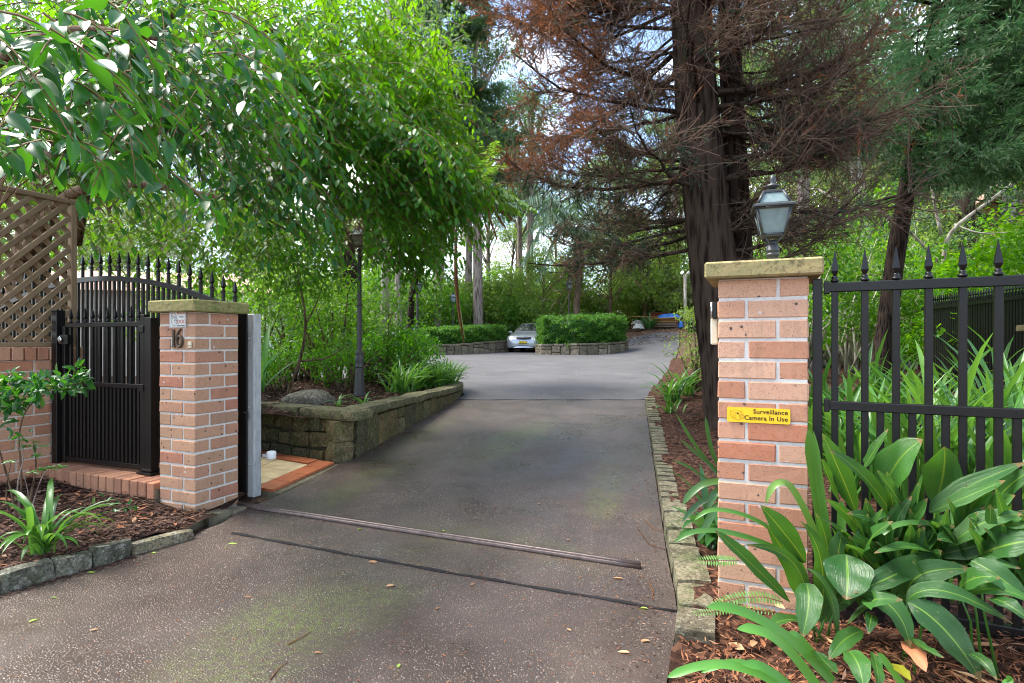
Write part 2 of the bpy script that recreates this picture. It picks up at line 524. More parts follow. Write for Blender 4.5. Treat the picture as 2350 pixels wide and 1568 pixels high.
M['litter'] = leafmat('leaf_litter', (.028, .016, .012), (.105, .052, .035), (.30, .19, .13), .05, .75, .25, (.2, .1, .05))
M['litter_red'] = leafmat('conifer_litter', (.14, .055, .028), (.31, .125, .06), (.40, .25, .15), .08, .8, .2, (.3, .14, .06))
M['fallen_green'] = leafmat('fallen_green_leaf', (.20, .36, .05), (.34, .46, .10), None, .2, .5, .4)
M['fallen_tan'] = leafmat('fallen_tan_leaf', (.40, .20, .10), (.55, .34, .18), None, .15, .6, .3, (.5, .3, .15))
M['fallen_pink'] = leafmat('fallen_salmon_leaf', (.55, .17, .08), (.65, .24, .12), None, .2, .5, .4, (.7, .3, .15))

def _aspi():
    t = T('aspidistra_leaf')
    u = t.attr('u')
    rr = t.math('FRACT', t.math('ADD', t.attr('rnd'), t.rnd()))
    base = t.ramp(rr, [(0, (.008, .046, .014)), (.5, (.018, .080, .018)), (.85, (.04, .14, .022)), (1, (.02, .085, .03))])
    st = t.n('TexNoise', {'W': t.math('MULTIPLY', u, 9.0), 'Scale': 3.0, 'Detail': 3.0}, noise_dimensions='1D').outputs['Fac']
    col = t.mix(t.ramp(st, [(.35, 0.0), (.65, .6)]), base, t.mix(.5, base, (.10, .21, .05)))
    mid = t.ramp(t.math('ABSOLUTE', u), [(0, .9), (.035, .75), (.075, 0.0)])
    col = t.mix(mid, col, (.14, .27, .03))
    n = t.noise(t.pos(), 14, 4, .6)
    col = t.mix(t.ramp(n, [(.62, 0.0), (.78, .3)]), col, (.2, .2, .12))
    vv = t.attr('v')
    tip = t.math('ADD', vv, t.math('MULTIPLY', t.noise(t.pos(), 45, 3, .6), .12))
    col = t.mix(t.ramp(tip, [(.985, 0.0), (1.02, .9)]), col, (.20, .12, .05))
    sp_ = t.noise(t.pos(), 85, 3, .6)
    col = t.mix(t.ramp(sp_, [(.66, 0.0), (.70, .8)]), col, (.16, .15, .06))
    dust = t.noise(t.pos(), 6, 4, .6)
    col = t.mix(t.ramp(dust, [(.5, 0.0), (.7, .35)]), col, t.mix(.5, col, (.10, .17, .05)))
    nrm = t.bump(st, .6, .003)
    p = t.pbr(col, .27, 0, .40, nrm)
    tr = t.n('BsdfTranslucent', {'Color': t.mix(mid, (.14, .38, .03), (.5, .6, .05))}).outputs[0]
    return t.done(t.n('MixShader', {0: .25, 1: p, 2: tr}).outputs[0])
M['aspi'] = _aspi()

def _soil(name, a, b, c):
    t = T(name); p = t.pos()
    n = t.noise(p, 14, 8, .75)
    v = t.voro(p, 45, out='Color')
    s = t.n('SeparateColor', {0: v}).outputs[0]
    col = t.ramp(t.math('ADD', t.math('MULTIPLY', n, .5), t.math('MULTIPLY', s, .5)), [(.25, a), (.55, b), (.85, c)])
    h = t.math('ADD', t.math('MULTIPLY', s, .6), n)
    return t.done(t.pbr(col, .95, 0, .1, t.bump(h, 1.0, .02)))
M['soil'] = _soil('mulch_soil', (.012, .008, .006), (.038, .021, .016), (.10, .058, .042))
M['soil_red'] = _soil('red_mulch', (.018, .010, .007), (.065, .032, .022), (.18, .09, .055))
M['forest_floor'] = _soil('forest_floor', (.06, .038, .026), (.15, .095, .068), (.30, .20, .14))

def _drive():
    t = T('exposed_aggregate'); p = t.pos()
    v1 = t.n('TexVoronoi', {'Vector': p, 'Scale': 112.0})
    s = t.n('SeparateColor', {0: v1.outputs['Color']})
    r1, r2 = s.outputs[0], s.outputs[1]
    peb = t.ramp(r1, [(0, (.035, .026, .022)), (.40, (.085, .060, .050)), (.62, (.15, .105, .082)), (.82, (.24, .16, .105)), (.94, (.36, .28, .215)), (1, (.52, .46, .40))])
    d = v1.outputs['Distance']
    keep = t.ramp(d, [(.25, 1.0), (.52, 0.0)])
    keep = t.math('MULTIPLY', keep, t.math('GREATER_THAN', r2, .30))
    wear = t.ramp(t.noise(p, .9, 5, .6), [(.36, .30), (.56, 1.0)])
    keep = t.math('MULTIPLY', keep, wear)
    n = t.noise(p, 2.6, 6, .65)
    mat = t.ramp(n, [(.3, (.050, .037, .030)), (.7, (.100, .075, .061))])
    col = t.mix(keep, mat, peb)
    # moss stains of their own shape
    pm = t.n('Mapping', {'Vector': p, 'Rotation': (0, 0, R(-38)), 'Scale': (.55, 1.6, 1)}).outputs[0]
    mo = t.noise(pm, .85, 6, .66, dist=.3)
    def blot(x, y, ax, ay, rot):
        mp = t.n('Mapping', {'Vector': p, 'Location': (x, y, 0), 'Rotation': (0, 0, R(rot)), 'Scale': (ax, ay, 1.0)}, vector_type='TEXTURE').outputs[0]
        fl = t.n('VectorMath', {0: mp, 1: (1, 1, 0)}, operation='MULTIPLY').outputs[0]
        return t.n('TexGradient', {'Vector': fl}, gradient_type='SPHERICAL').outputs['Fac']
    bl_ = blot(-.80, 2.72, 1.15, .42, 66)
    for a_ in ((-.10, 3.35, .8, .34, -30), (.05, 6.3, 1.4, .35, 70), (-1.2, 4.7, .9, .22, 75), (-1.05, 6.2, 1.6, .2, 78), (.75, 4.6, 1.0, .18, 78)):
        bl_ = t.math('MAXIMUM', bl_, blot(*a_))
    mm = t.math('MULTIPLY', t.ramp(bl_, [(.0, 0.0), (.55, 1.0)]), t.ramp(mo, [(.36, .1), (.60, .95)]))
    col = t.mix(t.math('MULTIPLY', mm, t.ramp(t.noise(p, 34, 5, .75), [(.44, .05), (.58, 1.0)])), col, (.115, .135, .038))
    wet = t.noise(p, 1.4, 4, .55)
    col = t.mix(t.ramp(wet, [(.42, .4), (.62, 0.0)]), col, t.mix(.5, col, (.035, .022, .022)))
    rgh = t.ramp(wet, [(.4, .26), (.65, .58)])
    h = t.math('MULTIPLY', t.math('SUBTRACT', 1.0, d), keep)
    return t.done(t.pbr(col, rgh, 0, .5, t.bump(h, .55, .006)))
M['drive'] = _drive()
def _asph():
    t = T('asphalt'); p = t.pos()
    n = t.noise(p, 1.0, 6, .6); f = t.noise(p, 150, 3, .8)
    col = t.mix(t.ramp(n, [(.3, 0.0), (.7, 1.0)]), (.052, .051, .055), (.098, .096, .101))
    col = t.mix(t.ramp(f, [(.4, 0.0), (.7, .5)]), col, (.19, .185, .185))
    return t.done(t.pbr(col, .8, 0, .2, t.bump(f, .4, .004)))
M['asphalt'] = _asph()
M['concrete'] = plain('mossy_concrete', (.17, .15, .10), .9, 0, .2, .5, 12, .5)
# =================================================================== GROUND
def grid_mesh(name, xs, ys, zf, mat, thick=0.0):
    X, Y = np.meshgrid(xs, ys)
    Z = zf(X, Y)
    V = np.stack([X.ravel(), Y.ravel(), Z.ravel()], 1)
    nx, ny = len(xs), len(ys)
    i = np.arange((ny - 1) * (nx - 1)); a = (i // (nx - 1)) * nx + i % (nx - 1)
    Fq = np.stack([a, a + 1, a + nx + 1, a + nx], 1)
    return npmesh(name, V, Fq, mat, None, True)

_xs = np.concatenate([[-400, -200, -120, -80], np.arange(-60, 61, 1.5), [80, 120, 200, 400]])
_ys = np.concatenate([[-300, -120, -60, -30, -15], np.arange(-8, 70, 1.0), [76, 84, 95, 110, 140, 200, 400]])
gr = link('ground', grid_mesh('ground', _xs, _ys, lambda X, Y: gz(X, Y) - .035 + .02 * np.sin(X * 1.7) * np.sin(Y * 1.3) * (Y > 36), M['forest_floor']), None, 'structure')

def drive_R(Y):   # right edge of driveway
    return float(np.interp(Y, [-6, 1.2, 2.0, 2.55, 3.22, 9.0, 9.6], [-.6, .25, .53, .735, .86, 2.06, 2.2]))
def drive_L(Y):
    return float(np.interp(Y, [-6, 2.9, 3.3, 3.62, 4.05, 4.35, 9.0, 9.6], [-9, -2.75, -2.15, -1.88, -1.86, -1.72, -.84, -.74]))

def strip_mesh(name, ys, lf, rf, n, dz, mat):
    V = []; Fq = []
    for j, Y in enumerate(ys):
        a, b = lf(Y), rf(Y)
        for i in range(n + 1):
            X = lerp(a, b, i / n)
            V.append((X, Y, float(gz(X, Y)) + dz))
    for j in range(len(ys) - 1):
        for i in range(n):
            k = j * (n + 1) + i
            Fq.append((k, k + 1, k + n + 2, k + n + 1))
    return npmesh(name, np.array(V), np.array(Fq), mat, None, True)

ys = list(np.arange(-6, 8.95, .25)) + [8.95]
drv = link('driveway', strip_mesh('driveway', ys, drive_L, drive_R, 16, .004, M['drive']), None, 'structure')
# asphalt court
def asL(Y): return float(np.interp(Y, [8.95, 9.6, 10.4, 11.2, 12.5, 14, 33], [-.86, -.78, -.95, -1.6, -3.5, -6, -15]))
def asR(Y): return float(np.interp(Y, [8.95, 10, 11, 14, 18, 22, 27, 31], [2.07, 2.38, 2.75, 3.75, 4.9, 6.2, 7.8, 8.9]))
asp = link('car_park', strip_mesh('car_park', list(np.arange(8.95, 30.4, .35)), asL, asR, 20, .010, M['asphalt']), None, 'structure')
# joint in driveway (filled groove) and the strip where concrete meets asphalt
mb = MB()
a = Vector((-1.72, 3.56, 0)); b = Vector((.735, 2.56, 0)); pts = []
for i in range(25):
    p = lerp(a, b, i / 24); p.y += .002 * math.sin(i * 1.3); pts.append((p.x, p.y, float(gz(p.x, p.y)) + .0045))
mb.tube(pts, [.009 + .003 * math.sin(i * 2.1) for i in range(25)], 6)
link('driveway_joint', mb.mesh('driveway_joint', M['joint']), None, 'structure')
mb = MB()
pts = [(lerp(-.86, 2.07, i / 14), 8.95 + .012 * math.sin(i * 1.9), float(gz(0, 8.95)) + .002) for i in range(15)]
mb.tube(pts, [.011 + .004 * math.sin(i * 2.3) for i in range(15)], 6)
link('asphalt_seam', mb.mesh('asphalt_seam', M['joint']), None, 'structure')

# gate track rail
rail = thing('gate_rail', 'rusty steel gate track rail lying across the driveway', 'rail')
mb = MB()
a = Vector((-1.93, 4.085, 0)); b = Vector((.676, 3.05, 0)); pts = []; pts2 = []
for i in range(21):
    p = lerp(a, b, i / 20); z = float(gz(p.x, p.y))
    pts.append((p.x, p.y, z + .026)); pts2.append((p.x, p.y, z + .010))
mb.tube(pts, .0125, 10)
mb.build('rail_bar', M['rail'], rail)
mb = MB(); mb.tube(pts2, .022, 4, tw=math.pi / 4); mb.build('rail_base', M['rail'], rail)

# -------------------------------------------------------- garden beds
def bed_mesh(name, lf, rf, ys, n, zf, mat):
    V = []; Fq = []
    for Y in ys:
        a, b = lf(Y), rf(Y)
        for i in range(n + 1):
            X = lerp(a, b, i / n); V.append((X, Y, zf(X, Y)))
    for j in range(len(ys) - 1):
        for i in range(n):
            k = j * (n + 1) + i; Fq.append((k, k + 1, k + n + 2, k + n + 1))
    return npmesh(name, np.array(V), np.array(Fq), mat, None, True)

def wob(X, Y): return .012 * math.sin(X * 7.1 + Y * 3.3) + .010 * math.sin(X * 3.7 - Y * 8.1) + .006 * math.sin(X * 17 + Y * 13)
def zr(X, Y):      # right bed height
    z = float(gz(X, Y)) + .075 + .05 * float(sstep(.25, 1.6, X - drive_R(min(Y, 9)))) + wob(X, Y)
    return z - .07 * float(sstep(2.5, 1.9, Y)) * float(sstep(.6, .0, X - drive_R(Y)))
def rbL(Y): return drive_R(Y) + .02 if Y < 8.9 else asR(Y) - .02
link('garden_bed', bed_mesh('garden_bed', lambda Y: rbL(Y) + (.05 if Y > 2.3 else -.02), lambda Y: 13.0, list(np.arange(.4, 20, .12)), 90, zr, M['soil_red']), None, 'structure')
def zl(X, Y):      # near left bed
    return .075 + wob(X, Y) * .9 + .05 * float(sstep(-2.2, -3.4, X))
_edge = [P(446, 1222, 3.50), P(395, 1240, 3.42), P(330, 1262, 3.3), P(255, 1288, 3.15), P(170, 1313, 3.02), P(85, 1336, 2.88), P(0, 1352, 2.76), P(-120, 1378, 2.6), P(-300, 1410, 2.42)]
_ex = np.array([p.x for p in _edge][::-1]); _ey = np.array([p.y for p in _edge][::-1])
def left_front(X): return float(np.interp(X, _ex, _ey)) + .03
V = []; Fq = []; nx, ny = 60, 36
for j in range(ny + 1):
    for i in range(nx + 1):
        X = lerp(-5.6, -1.95, i / nx); y0 = left_front(X); y1 = 4.85
        Y = lerp(y0, y1, j / ny); V.append((X, Y, zl(X, Y)))
for j in range(ny):
    for i in range(nx):
        k = j * (nx + 1) + i; Fq.append((k, k + 1, k + nx + 2, k + nx + 1))
link('mulch_bed', npmesh('mulch_bed', np.array(V), np.array(Fq), M['soil'], None, True), None, 'structure')

# planter (raised bed) behind the gate
WC = Vector((-1.50, 5.30, 0))                 # near corner of the planter wall
def wallR(Y):   # outer face of the wall along the driveway
    return float(np.interp(Y, [5.3, 9.0, 10.0, 10.6, 11.0, 11.3], [-1.50, -.86, -.86, -1.05, -1.45, -2.0]))
def wtop(Y): return float(np.interp(Y, [5.3, 10.4], [.555, .47]))
def zp(X, Y): return wtop(Y) - .05 + wob(X, Y) + .10 * float(sstep(.2, 2.5, wallR(min(Y, 11)) - X))
link('planter_bed', bed_mesh('planter_bed', lambda Y: -9.0, lambda Y: wallR(min(Y, 11.0)) - .12, list(np.arange(5.42, 11.1, .14)) , 60,
     lambda X, Y: zp(X, Y) if Y > 5.35 + max(0, (WC.x - X)) * .5 else zp(X, Y), M['soil']), None, 'structure')

# =================================================================== STONES
def stone_mesh(w, d, h, seed, jit=.10, rows=3):
    """irregular block, origin in its middle, x width, y depth, z height"""
    rr = np.random.default_rng(seed)
    bm = bmesh.new()
    bmesh.ops.create_cube(bm, size=1)
    bmesh.ops.subdivide_edges(bm, edges=bm.edges[:], cuts=3, use_grid_fill=True)
    off_ = Vector(rr.uniform(0, 50, 3))
    for v in bm.verts:
        p = v.co * 2
        q = Vector((p.x, p.y, p.z))
        m = sorted((abs(q.x), abs(q.y), abs(q.z)))
        if m[1] > .9:
            for k_ in range(3):
                if abs(q[k_]) > .9: q[k_] *= .965 if m[0] < .9 else .93
        s_ = Vector((q.x * w / 2, q.y * d / 2, q.z * h / 2))
        nv = mnoise.noise_vector(s_ * 11 + off_) * .55 + mnoise.noise_vector(s_ * 31 + off_) * .35
        big = mnoise.noise_vector(Vector((p.x, p.y, p.z)) * .7 + off_)
        md = min(w, d, h)
        v.co = s_ + nv * md * jit * 1.25 + Vector((big.x * w, big.y * d * .5, big.z * h)) * jit * .55
    me = bpy.data.meshes.new('stone')
    bm.to_mesh(me); bm.free()
    me.polygons.foreach_set('use_smooth', np.ones(len(me.polygons), bool))
    try: me.set_sharp_from_angle(angle=R(34))
    except Exception: pass
    return me

def put_stone(name, c, w, d, h, ang, mat, parent, seed, jit=.10, tilt=0.0):
    o = link(name, stone_mesh(w, d, h, seed, jit), parent, None, mat)
    o.location = c
    o.rotation_euler = (tilt, random.uniform(-.04, .04), ang)
    return o

# planter wall
pw = thing('planter_wall', 'mossy sandstone planter wall beside the driveway behind the gate', 'stone wall')
front_dir = Vector((-1.06, .56, 0)).normalized()
FLEN = 2.6
front_n = Vector((-front_dir.y, front_dir.x, 0))
if front_n.y > 0: front_n = -front_n
mb = MB()
def wall_core(mb, pts, z0f, z1f, th, side):
    for i in range(len(pts) - 1):
        p, q = Vector(pts[i]), Vector(pts[i + 1])
        n_ = Vector(((q - p).y, -(q - p).x, 0)).normalized() * side
        vs = []
        for r in (p, q):
            for k in (0, 1):
                s_ = r - n_ * th * k
                vs += [(s_.x, s_.y, z0f(r)), (s_.x, s_.y, z1f(r))]
        mb.add(vs, [(0, 4, 5, 1), (2, 3, 7, 6), (1, 5, 7, 3), (0, 1, 3, 2), (4, 6, 7, 5)])
cp = [WC + front_dir * FLEN, WC + front_dir * .03 ]
off = .035
wall_core(mb, [WC + front_dir * FLEN - front_n * off, WC + front_dir * .12 - front_n * off], lambda p: -.1, lambda p: wtop(5.3) - .06, .25, 1)
sp = [Vector((wallR(y) - off, y, 0)) for y in (5.50, 6.2, 7.1, 8.0, 9.0, 10.0, 10.6, 11.0, 11.3)]
wall_core(mb, sp, lambda p: -.1, lambda p: wtop(p.y) - .06, .22, 1)
mb.build('mortar_core', M['core'], pw)
# front face: rough courses
sd = 100
ztop = wtop(5.3) - .075
rows = [(.30, .145), (.155, .135), (.01, .14)]
for ri, (z0, h) in enumerate(rows):
    s = .12 + (.0 if ri != 1 else .05)
    while s < FLEN - .1:
        w = random.uniform(.14, .34)
        if s == 0 and ri == 2: w = .2
        base = z0 + .05
        hh = h * random.uniform(.72, 1.02)
        c = WC + front_dir * (s + w / 2) - front_n * random.uniform(.035, .05)
        put_stone('stone', (c.x, c.y, base + h / 2 + random.uniform(-.012, .012)), w - random.uniform(.012, .035), .13, hh, math.atan2(front_dir.y, front_dir.x), M['stone'], pw, sd, .11)
        sd += 1; s += w
# side face: upright stones
for (z_, h_) in ((.18, .22), (.385, .19)):
    put_stone('corner_stone', (WC.x - .085, WC.y + .055, z_ - .005), .20, .17, h_, R(38), M['stone'], pw, sd, .10); sd += 1
y = 5.44
while y < 11.0:
    x0 = wallR(y); wv = random.uniform(.22, .36); y1 = y + wv * .97
    x1 = wallR(y1)
    zb = float(gz(x0, y)) - .02; zt = wtop(y) - .075
    d_ = Vector((x1 - x0, y1 - y, 0)); L = d_.length
    hh = zt - zb
    if random.random() < .35 and hh > .3:
        k = random.uniform(.25, .4)
        for (za, zc) in ((zb, zb + hh * (1 - k)), (zb + hh * (1 - k), zt)):
            c = Vector(((x0 + x1) / 2 - .045, (y + y1) / 2, (za + zc) / 2))
            put_stone('stone', c, L - .02, .13, (zc - za) - .015, math.atan2(d_.y, d_.x), M['stone'], pw, sd, .10); sd += 1
    else:
        c = Vector(((x0 + x1) / 2 - .045, (y + y1) / 2, (zb + zt) / 2))
        put_stone('stone', c, L - .02, .13, hh - random.uniform(0, .03), math.atan2(d_.y, d_.x), M['stone'], pw, sd, .10); sd += 1
    y = y1
# coping
s = .18
while s < FLEN - .1:
    w = random.uniform(.3, .5)
    c = WC + front_dir * (s + w / 2) - front_n * .085
    put_stone('coping_stone', (c.x, c.y, wtop(5.3) - .03), w - .004, .27, .085, math.atan2(front_dir.y, front_dir.x), M['coping'], pw, sd, .05); sd += 1
    s += w
c = WC + front_dir * .05 - front_n * .07
put_stone('coping_stone', (c.x - .03, c.y + .02, wtop(5.3) - .03), .42, .27, .09, math.atan2(front_dir.y, front_dir.x) , M['coping'], pw, sd, .05)
y = 5.5
while y < 11.1:
    w = random.uniform(.32, .55); y1 = y + w
    x0, x1 = wallR(y), wallR(y1); d_ = Vector((x1 - x0, y1 - y, 0))
    put_stone('coping_stone', ((x0 + x1) / 2 - .08, (y + y1) / 2, wtop(y) - .03), d_.length - .004, .26, .08, math.atan2(d_.y, d_.x), M['coping'], pw, sd, .05); sd += 1
    y = y1

# kerb down the right side of the driveway
kb = thing('stone_kerb', 'row of sandstone kerb blocks down the right edge of driveway', 'kerb')
y = 2.22
while y < 8.7:
    near = y < 3.9
    w = random.uniform(.20, .30) if near else random.uniform(.10, .145)
    y1 = y + w
    x0, x1 = drive_R(y), drive_R(y1)
    d_ = Vector((x1 - x0, y1 - y, 0))
    wd = .155 if near else .14 * random.uniform(.9, 1.05)
    zc = float(gz(x0, y)) + (.035 if near else .028)
    put_stone('kerb_stone', ((x0 + x1) / 2 + wd / 2 + .008, (y + y1) / 2, zc), d_.length - .012, wd, .12 + random.uniform(-.008, .012), math.atan2(d_.y, d_.x), M['kerb'], kb, sd, .075 if near else .05); sd += 1
    y = y1

# edging stones of the near left bed
eg = thing('stone_edging', 'curved row of mossy edging stones along the left mulch bed', 'edging')
tot = [0]
for i in range(len(_edge) - 1): tot.append(tot[-1] + (_edge[i + 1] - _edge[i]).length)
def edge_at(s):
    for i in range(len(_edge) - 1):
        if s <= tot[i + 1]:
            return lerp(_edge[i], _edge[i + 1], (s - tot[i]) / (tot[i + 1] - tot[i]))
    return _edge[-1]
s = 0.02; k = 0
while s < tot[-1] - .05:
    w = (.34 if k == 0 else random.uniform(.09, .24))
    a, b = edge_at(s), edge_at(min(s + w, tot[-1])); d_ = b - a
    put_stone('edging_stone', ((a.x + b.x) / 2, (a.y + b.y) / 2 + .02, .04 + random.uniform(-.01, .015)), w - .006, .085, .105 + random.uniform(-.025, .02), math.atan2(d_.y, d_.x), M['edging'], eg, sd, .10); sd += 1
    s += w; k += 1

# =================================================================== BRICKWORK
BR = {}
def brick_mesh(l, d, h, mat):
    k = (l, d, h, mat, random.randrange(6))
    if k not in BR:
        b = MB(); b.box((0, 0, 0), (l, d, h), bev=.0045)
        rj = random.Random(k[4] * 7 + int(l * 1000))
        b.v = [v + Vector((rj.uniform(-1, 1), rj.uniform(-1, 1), rj.uniform(-1, 1))) * .0016 for v in b.v]
        BR[k] = b.mesh('brick', M[mat])
    return BR[k]

def pillar(name, label, corner, mat, z0, cap_mat, courses=16, cap_th=.07):
    """corner: the front corner seen nearest; body runs -.35 along -G.. so corner is front-left of right pillar"""
    t = thing(name, label, 'gate pillar', (corner.x, corner.y, z0), ROT_G)
    b = MB(); b.box((.175, .175, courses * .043 - .01), (.341, .341, courses * .086 + .02)); b.build('mortar', M['mortar'], t)
    for c in range(courses):
        zc = c * .086 + .043
        lay = [((.115, .055), 0), ((.295, .115), 1), ((.235, .295), 0), ((.055, .235), 1)]
        if c % 2:
            lay = [((.350 - .115, .055), 0), ((.295, .235), 1), ((.115, .295), 0), ((.055, .115), 1)]
        for (x, y), r in lay:
            o = link('brick', brick_mesh(.228 if True else 0, .110, .0745, mat), t)
            j = random.uniform(-.0012, .0012)
            o.location = (x + j, y + random.uniform(-.0012, .0012), zc + random.uniform(-.001, .001))
            o.rotation_euler = (random.uniform(-.004, .004), random.uniform(-.005, .005), math.pi / 2 * r + random.uniform(-.005, .005))
    top = courses * .086
    b = MB(); b.box((.175, .175, top + cap_th / 2 + .002), (.452, .452, cap_th), bev=.008)
    b.build('capstone', M[cap_mat], t)
    return t

RPc = Vector((.8856, 2.495, 0))
rp = pillar('gate_pillar', 'salmon brick gate pillar with yellow surveillance sign and lantern on top', RPc, 'brick', .004, 'cap_right', 17)
LPc = Vector((-2.11, 3.86, 0)) - G * .35
lp = pillar('gate_pillar', 'brick gate pillar with mossy capstone carrying the number 16', LPc, 'brick_tan', .021, 'cap_left', 16, .08)
RTOP = .004 + 17 * .086 + .072
# footing under left pillar
ft = MB()
for (p, r, h) in ((Vector((-2.13, 3.80, 0)), .055, .07), (Vector((-2.02, 3.98, 0)), .06, .075), (Vector((-1.93, 4.14, 0)), .055, .06)):
    pass
put = [(-2.10, 3.72, .20, .10, .10), (-1.99, 3.89, .20, .11, .085), (-1.90, 4.03, .16, .10, .07)]
fo = thing('pillar_footing', 'rough mortar footing at the foot of the number 16 pillar', 'footing')
for (x, y, w, d, h) in put:
    o = put_stone('mortar_lump', (x, y, .015), w, d, h, math.atan2(N.y, N.x), M['concrete'], fo, sd, .09); sd += 1

# side wall with soldier course and lattice
WR = Vector((-3.72, 4.70, 0)) + N * .22         # far right end of the wall
bw = thing('brick_wall', 'low brick side wall with upright top course below the lattice', 'brick wall')
WLEN = 1.35
wz0 = .02
core = MB()
Mw = Matrix.Translation((WR.x, WR.y, wz0)) @ Matrix.Rotation(math.atan2(-N.y, -N.x), 4, 'Z')   # local x runs toward the street, +y to the right seen along it
bw.matrix_world = Mw
core.box((WLEN / 2, -.055, .515), (WLEN - .012, .10, 1.03)); core.build('mortar', M['mortar'], bw)
for c in range(12):
    x = -.12 if c % 2 else 0.0
    while x < WLEN:
        l = .23; xa = max(x, 0); xb = min(x + l, WLEN)
        if xb - xa > .05:
            full = (xb - xa) > .22
            o = link('brick', brick_mesh(round(xb - xa, 3), .110, .0755, 'brick'), bw)
            o.location = ((xa + xb) / 2, -.055 + random.uniform(-.0015, .0015), c * .086 + .043)
        x += .24
x = 0
while x < WLEN:
    o = link('brick', brick_mesh(.0755, .135, .10, 'brick'), bw)
    o.location = (x + .038, -.055, 12 * .086 + .052)
    x += .086
WTOP = wz0 + 12 * .086 + .104

# lattice
lt = thing('lattice_panel', 'weathered timber lattice panel standing on top of the low brick wall', 'lattice')
lt.matrix_world = Mw.copy() @ Matrix.Translation((0, -.055, WTOP - wz0))
LW, LH = 1.28, 1.235
x0l = .025
def beam(name, p, q, w, th, mat, parent, yoff=0.0):
    """flat strip from p to q (local x,z), as an object whose own x axis runs along it"""
    L = math.hypot(q[0] - p[0], q[1] - p[1])
    k = ('beam', round(L, 2), w, th, mat)
    if k not in BR:
        b = MB(); b.box((0, 0, 0), (round(L, 2), th, w), bev=min(.004, th * .2)); BR[k] = b.mesh('beam', M[mat])
    o = link(name, BR[k], parent)
    o.location = ((p[0] + q[0]) / 2, yoff, (p[1] + q[1]) / 2)
    o.rotation_euler = (0, -math.atan2(q[1] - p[1], q[0] - p[0]), 0)
    return o
beam('frame_rail', (x0l, LH - .02), (x0l + LW, LH - .02), .042, .06, 'lattice', lt)
beam('frame_rail', (x0l, .02), (x0l + LW, .02), .04, .062, 'lattice', lt)
beam('frame_post', (x0l + .022, .042), (x0l + .022, LH - .043), .044, .058, 'lattice', lt)
beam('frame_post', (x0l + LW - .022, .042), (x0l + LW - .022, LH - .043), .044, .058, 'lattice', lt)
ia, ib, ja, jb = x0l + .045, x0l + LW - .045, .042, LH - .043
def clipline(px, pz, dx, dz):
    ts = []
    for (o_, d_, lo, hi) in ((px, dx, ia, ib), (pz, dz, ja, jb)):
        t0, t1 = (lo - o_) / d_, (hi - o_) / d_
        ts.append((min(t0, t1), max(t0, t1)))
    a_, b_ = max(t[0] for t in ts), min(t[1] for t in ts)
    return (a_, b_) if b_ - a_ > .08 else None
sl = .092
for side, sgn in ((.010, 1), (-.010, -1)):
    k = -30
    while k < 40:
        cx = ia + k * sl * 1.4142
        r_ = clipline(cx, ja, .7071 * sgn * -1, .7071)
        if r_:
            p_ = (cx - .7071 * sgn * r_[0], ja + .7071 * r_[0]); q_ = (cx - .7071 * sgn * r_[1], ja + .7071 * r_[1])
            beam('slat', p_, q_, .042, .017, 'lattice', lt, side)
        k += 1

# brick step at the pedestrian gate
stp = thing('brick_step', 'step of bricks on edge below the black pedestrian gate', 'step')
sp0 = P(363, 1099, 4.0); sA = Vector((-2.46, 3.98, 0)); sdir = -G
stp.location = (sA.x, sA.y, 0); stp.rotation_euler = (0, 0, math.atan2(sdir.y, sdir.x))
# local +x to the left along the step; +y towards the street
SZ = .225
b = MB(); b.box((.72, -.36, SZ / 2 - .03), (1.46, .70, SZ - .03)); b.build('mortar', M['core_far'], stp)
nb = 17
for r_ in range(3):
    for i in range(nb):
        o = link('brick', brick_mesh(.0755, .228, .112, 'brick_step'), stp)
        o.location = (.04 + i * .086 + (0 if r_ % 2 == 0 else .0), -.115 - r_ * .238, SZ - .056 + random.uniform(-.002, .002))
for i in range(nb):
    o = link('brick', brick_mesh(.0755, .228, .112, 'brick_step'), stp)
    o.location = (.045 + i * .086, -.118, SZ - .056 - .122)

# terracotta edged landing between gate post and planter wall
tp = thing('tiled_landing', 'buff tiled landing edged with terracotta tiles beside the gate post', 'tiled landing')
c0 = Vector((-1.60, 5.22, .115))          # far right corner by the wall
c1 = Vector((-1.80, 4.36, .085))          # near corner by the gate post
cL = WC + front_dir * 2.3 + Vector((0, -.05, .13))
cLn = Vector((-3.6, 5.1, .10))
def slab(name, quad, th, mat, parent):
    b_ = MB(); v = [Vector(q) for q in quad]
    b_.add(v + [q - Vector((0, 0, th)) for q in v], [(0, 1, 2, 3), (7, 6, 5, 4), (0, 4, 5, 1), (1, 5, 6, 2), (2, 6, 7, 3), (3, 7, 4, 0)])
    return b_.build(name, M[mat], parent)
slab('base', [c1 + Vector((.06, -.02, -.022)), c0 + Vector((.07, .02, -.022)), cL + Vector((0, .05, -.04)), cLn - Vector((0, 0, .03))], .16, 'concrete', tp)
e = (c0 - c1); ne = 4
for i in range(ne):          # edge by the driveway
    a_, b_ = i / ne + .004, (i + 1) / ne - .004
    p_, q_ = lerp(c1, c0, a_), lerp(c1, c0, b_)
    w_ = Vector((-.165, .075, .002))
    slab('edge_tile', [p_, q_, q_ + w_, p_ + w_], .02, 'terracotta', tp)
bk = (cL - c0); nbk = 7
for i in range(nbk):         # edge along the wall
    a_, b_ = i / nbk + .003 + (.09 if i == 0 else 0), (i + 1) / nbk - .003
    p_, q_ = lerp(c0, cL, a_), lerp(c0, cL, b_)
    w_ = Vector((-.05, -.135, -.004))
    slab('edge_tile', [p_, q_, q_ + w_, p_ + w_], .02, 'terracotta', tp)
ia_, ib_ = c1 + Vector((-.17, .085, -.002)), c0 + Vector((-.20, -.10, -.002))
ic_, id_ = cL + Vector((-.05, -.15, -.008)), cLn + Vector((0, 0, 0))
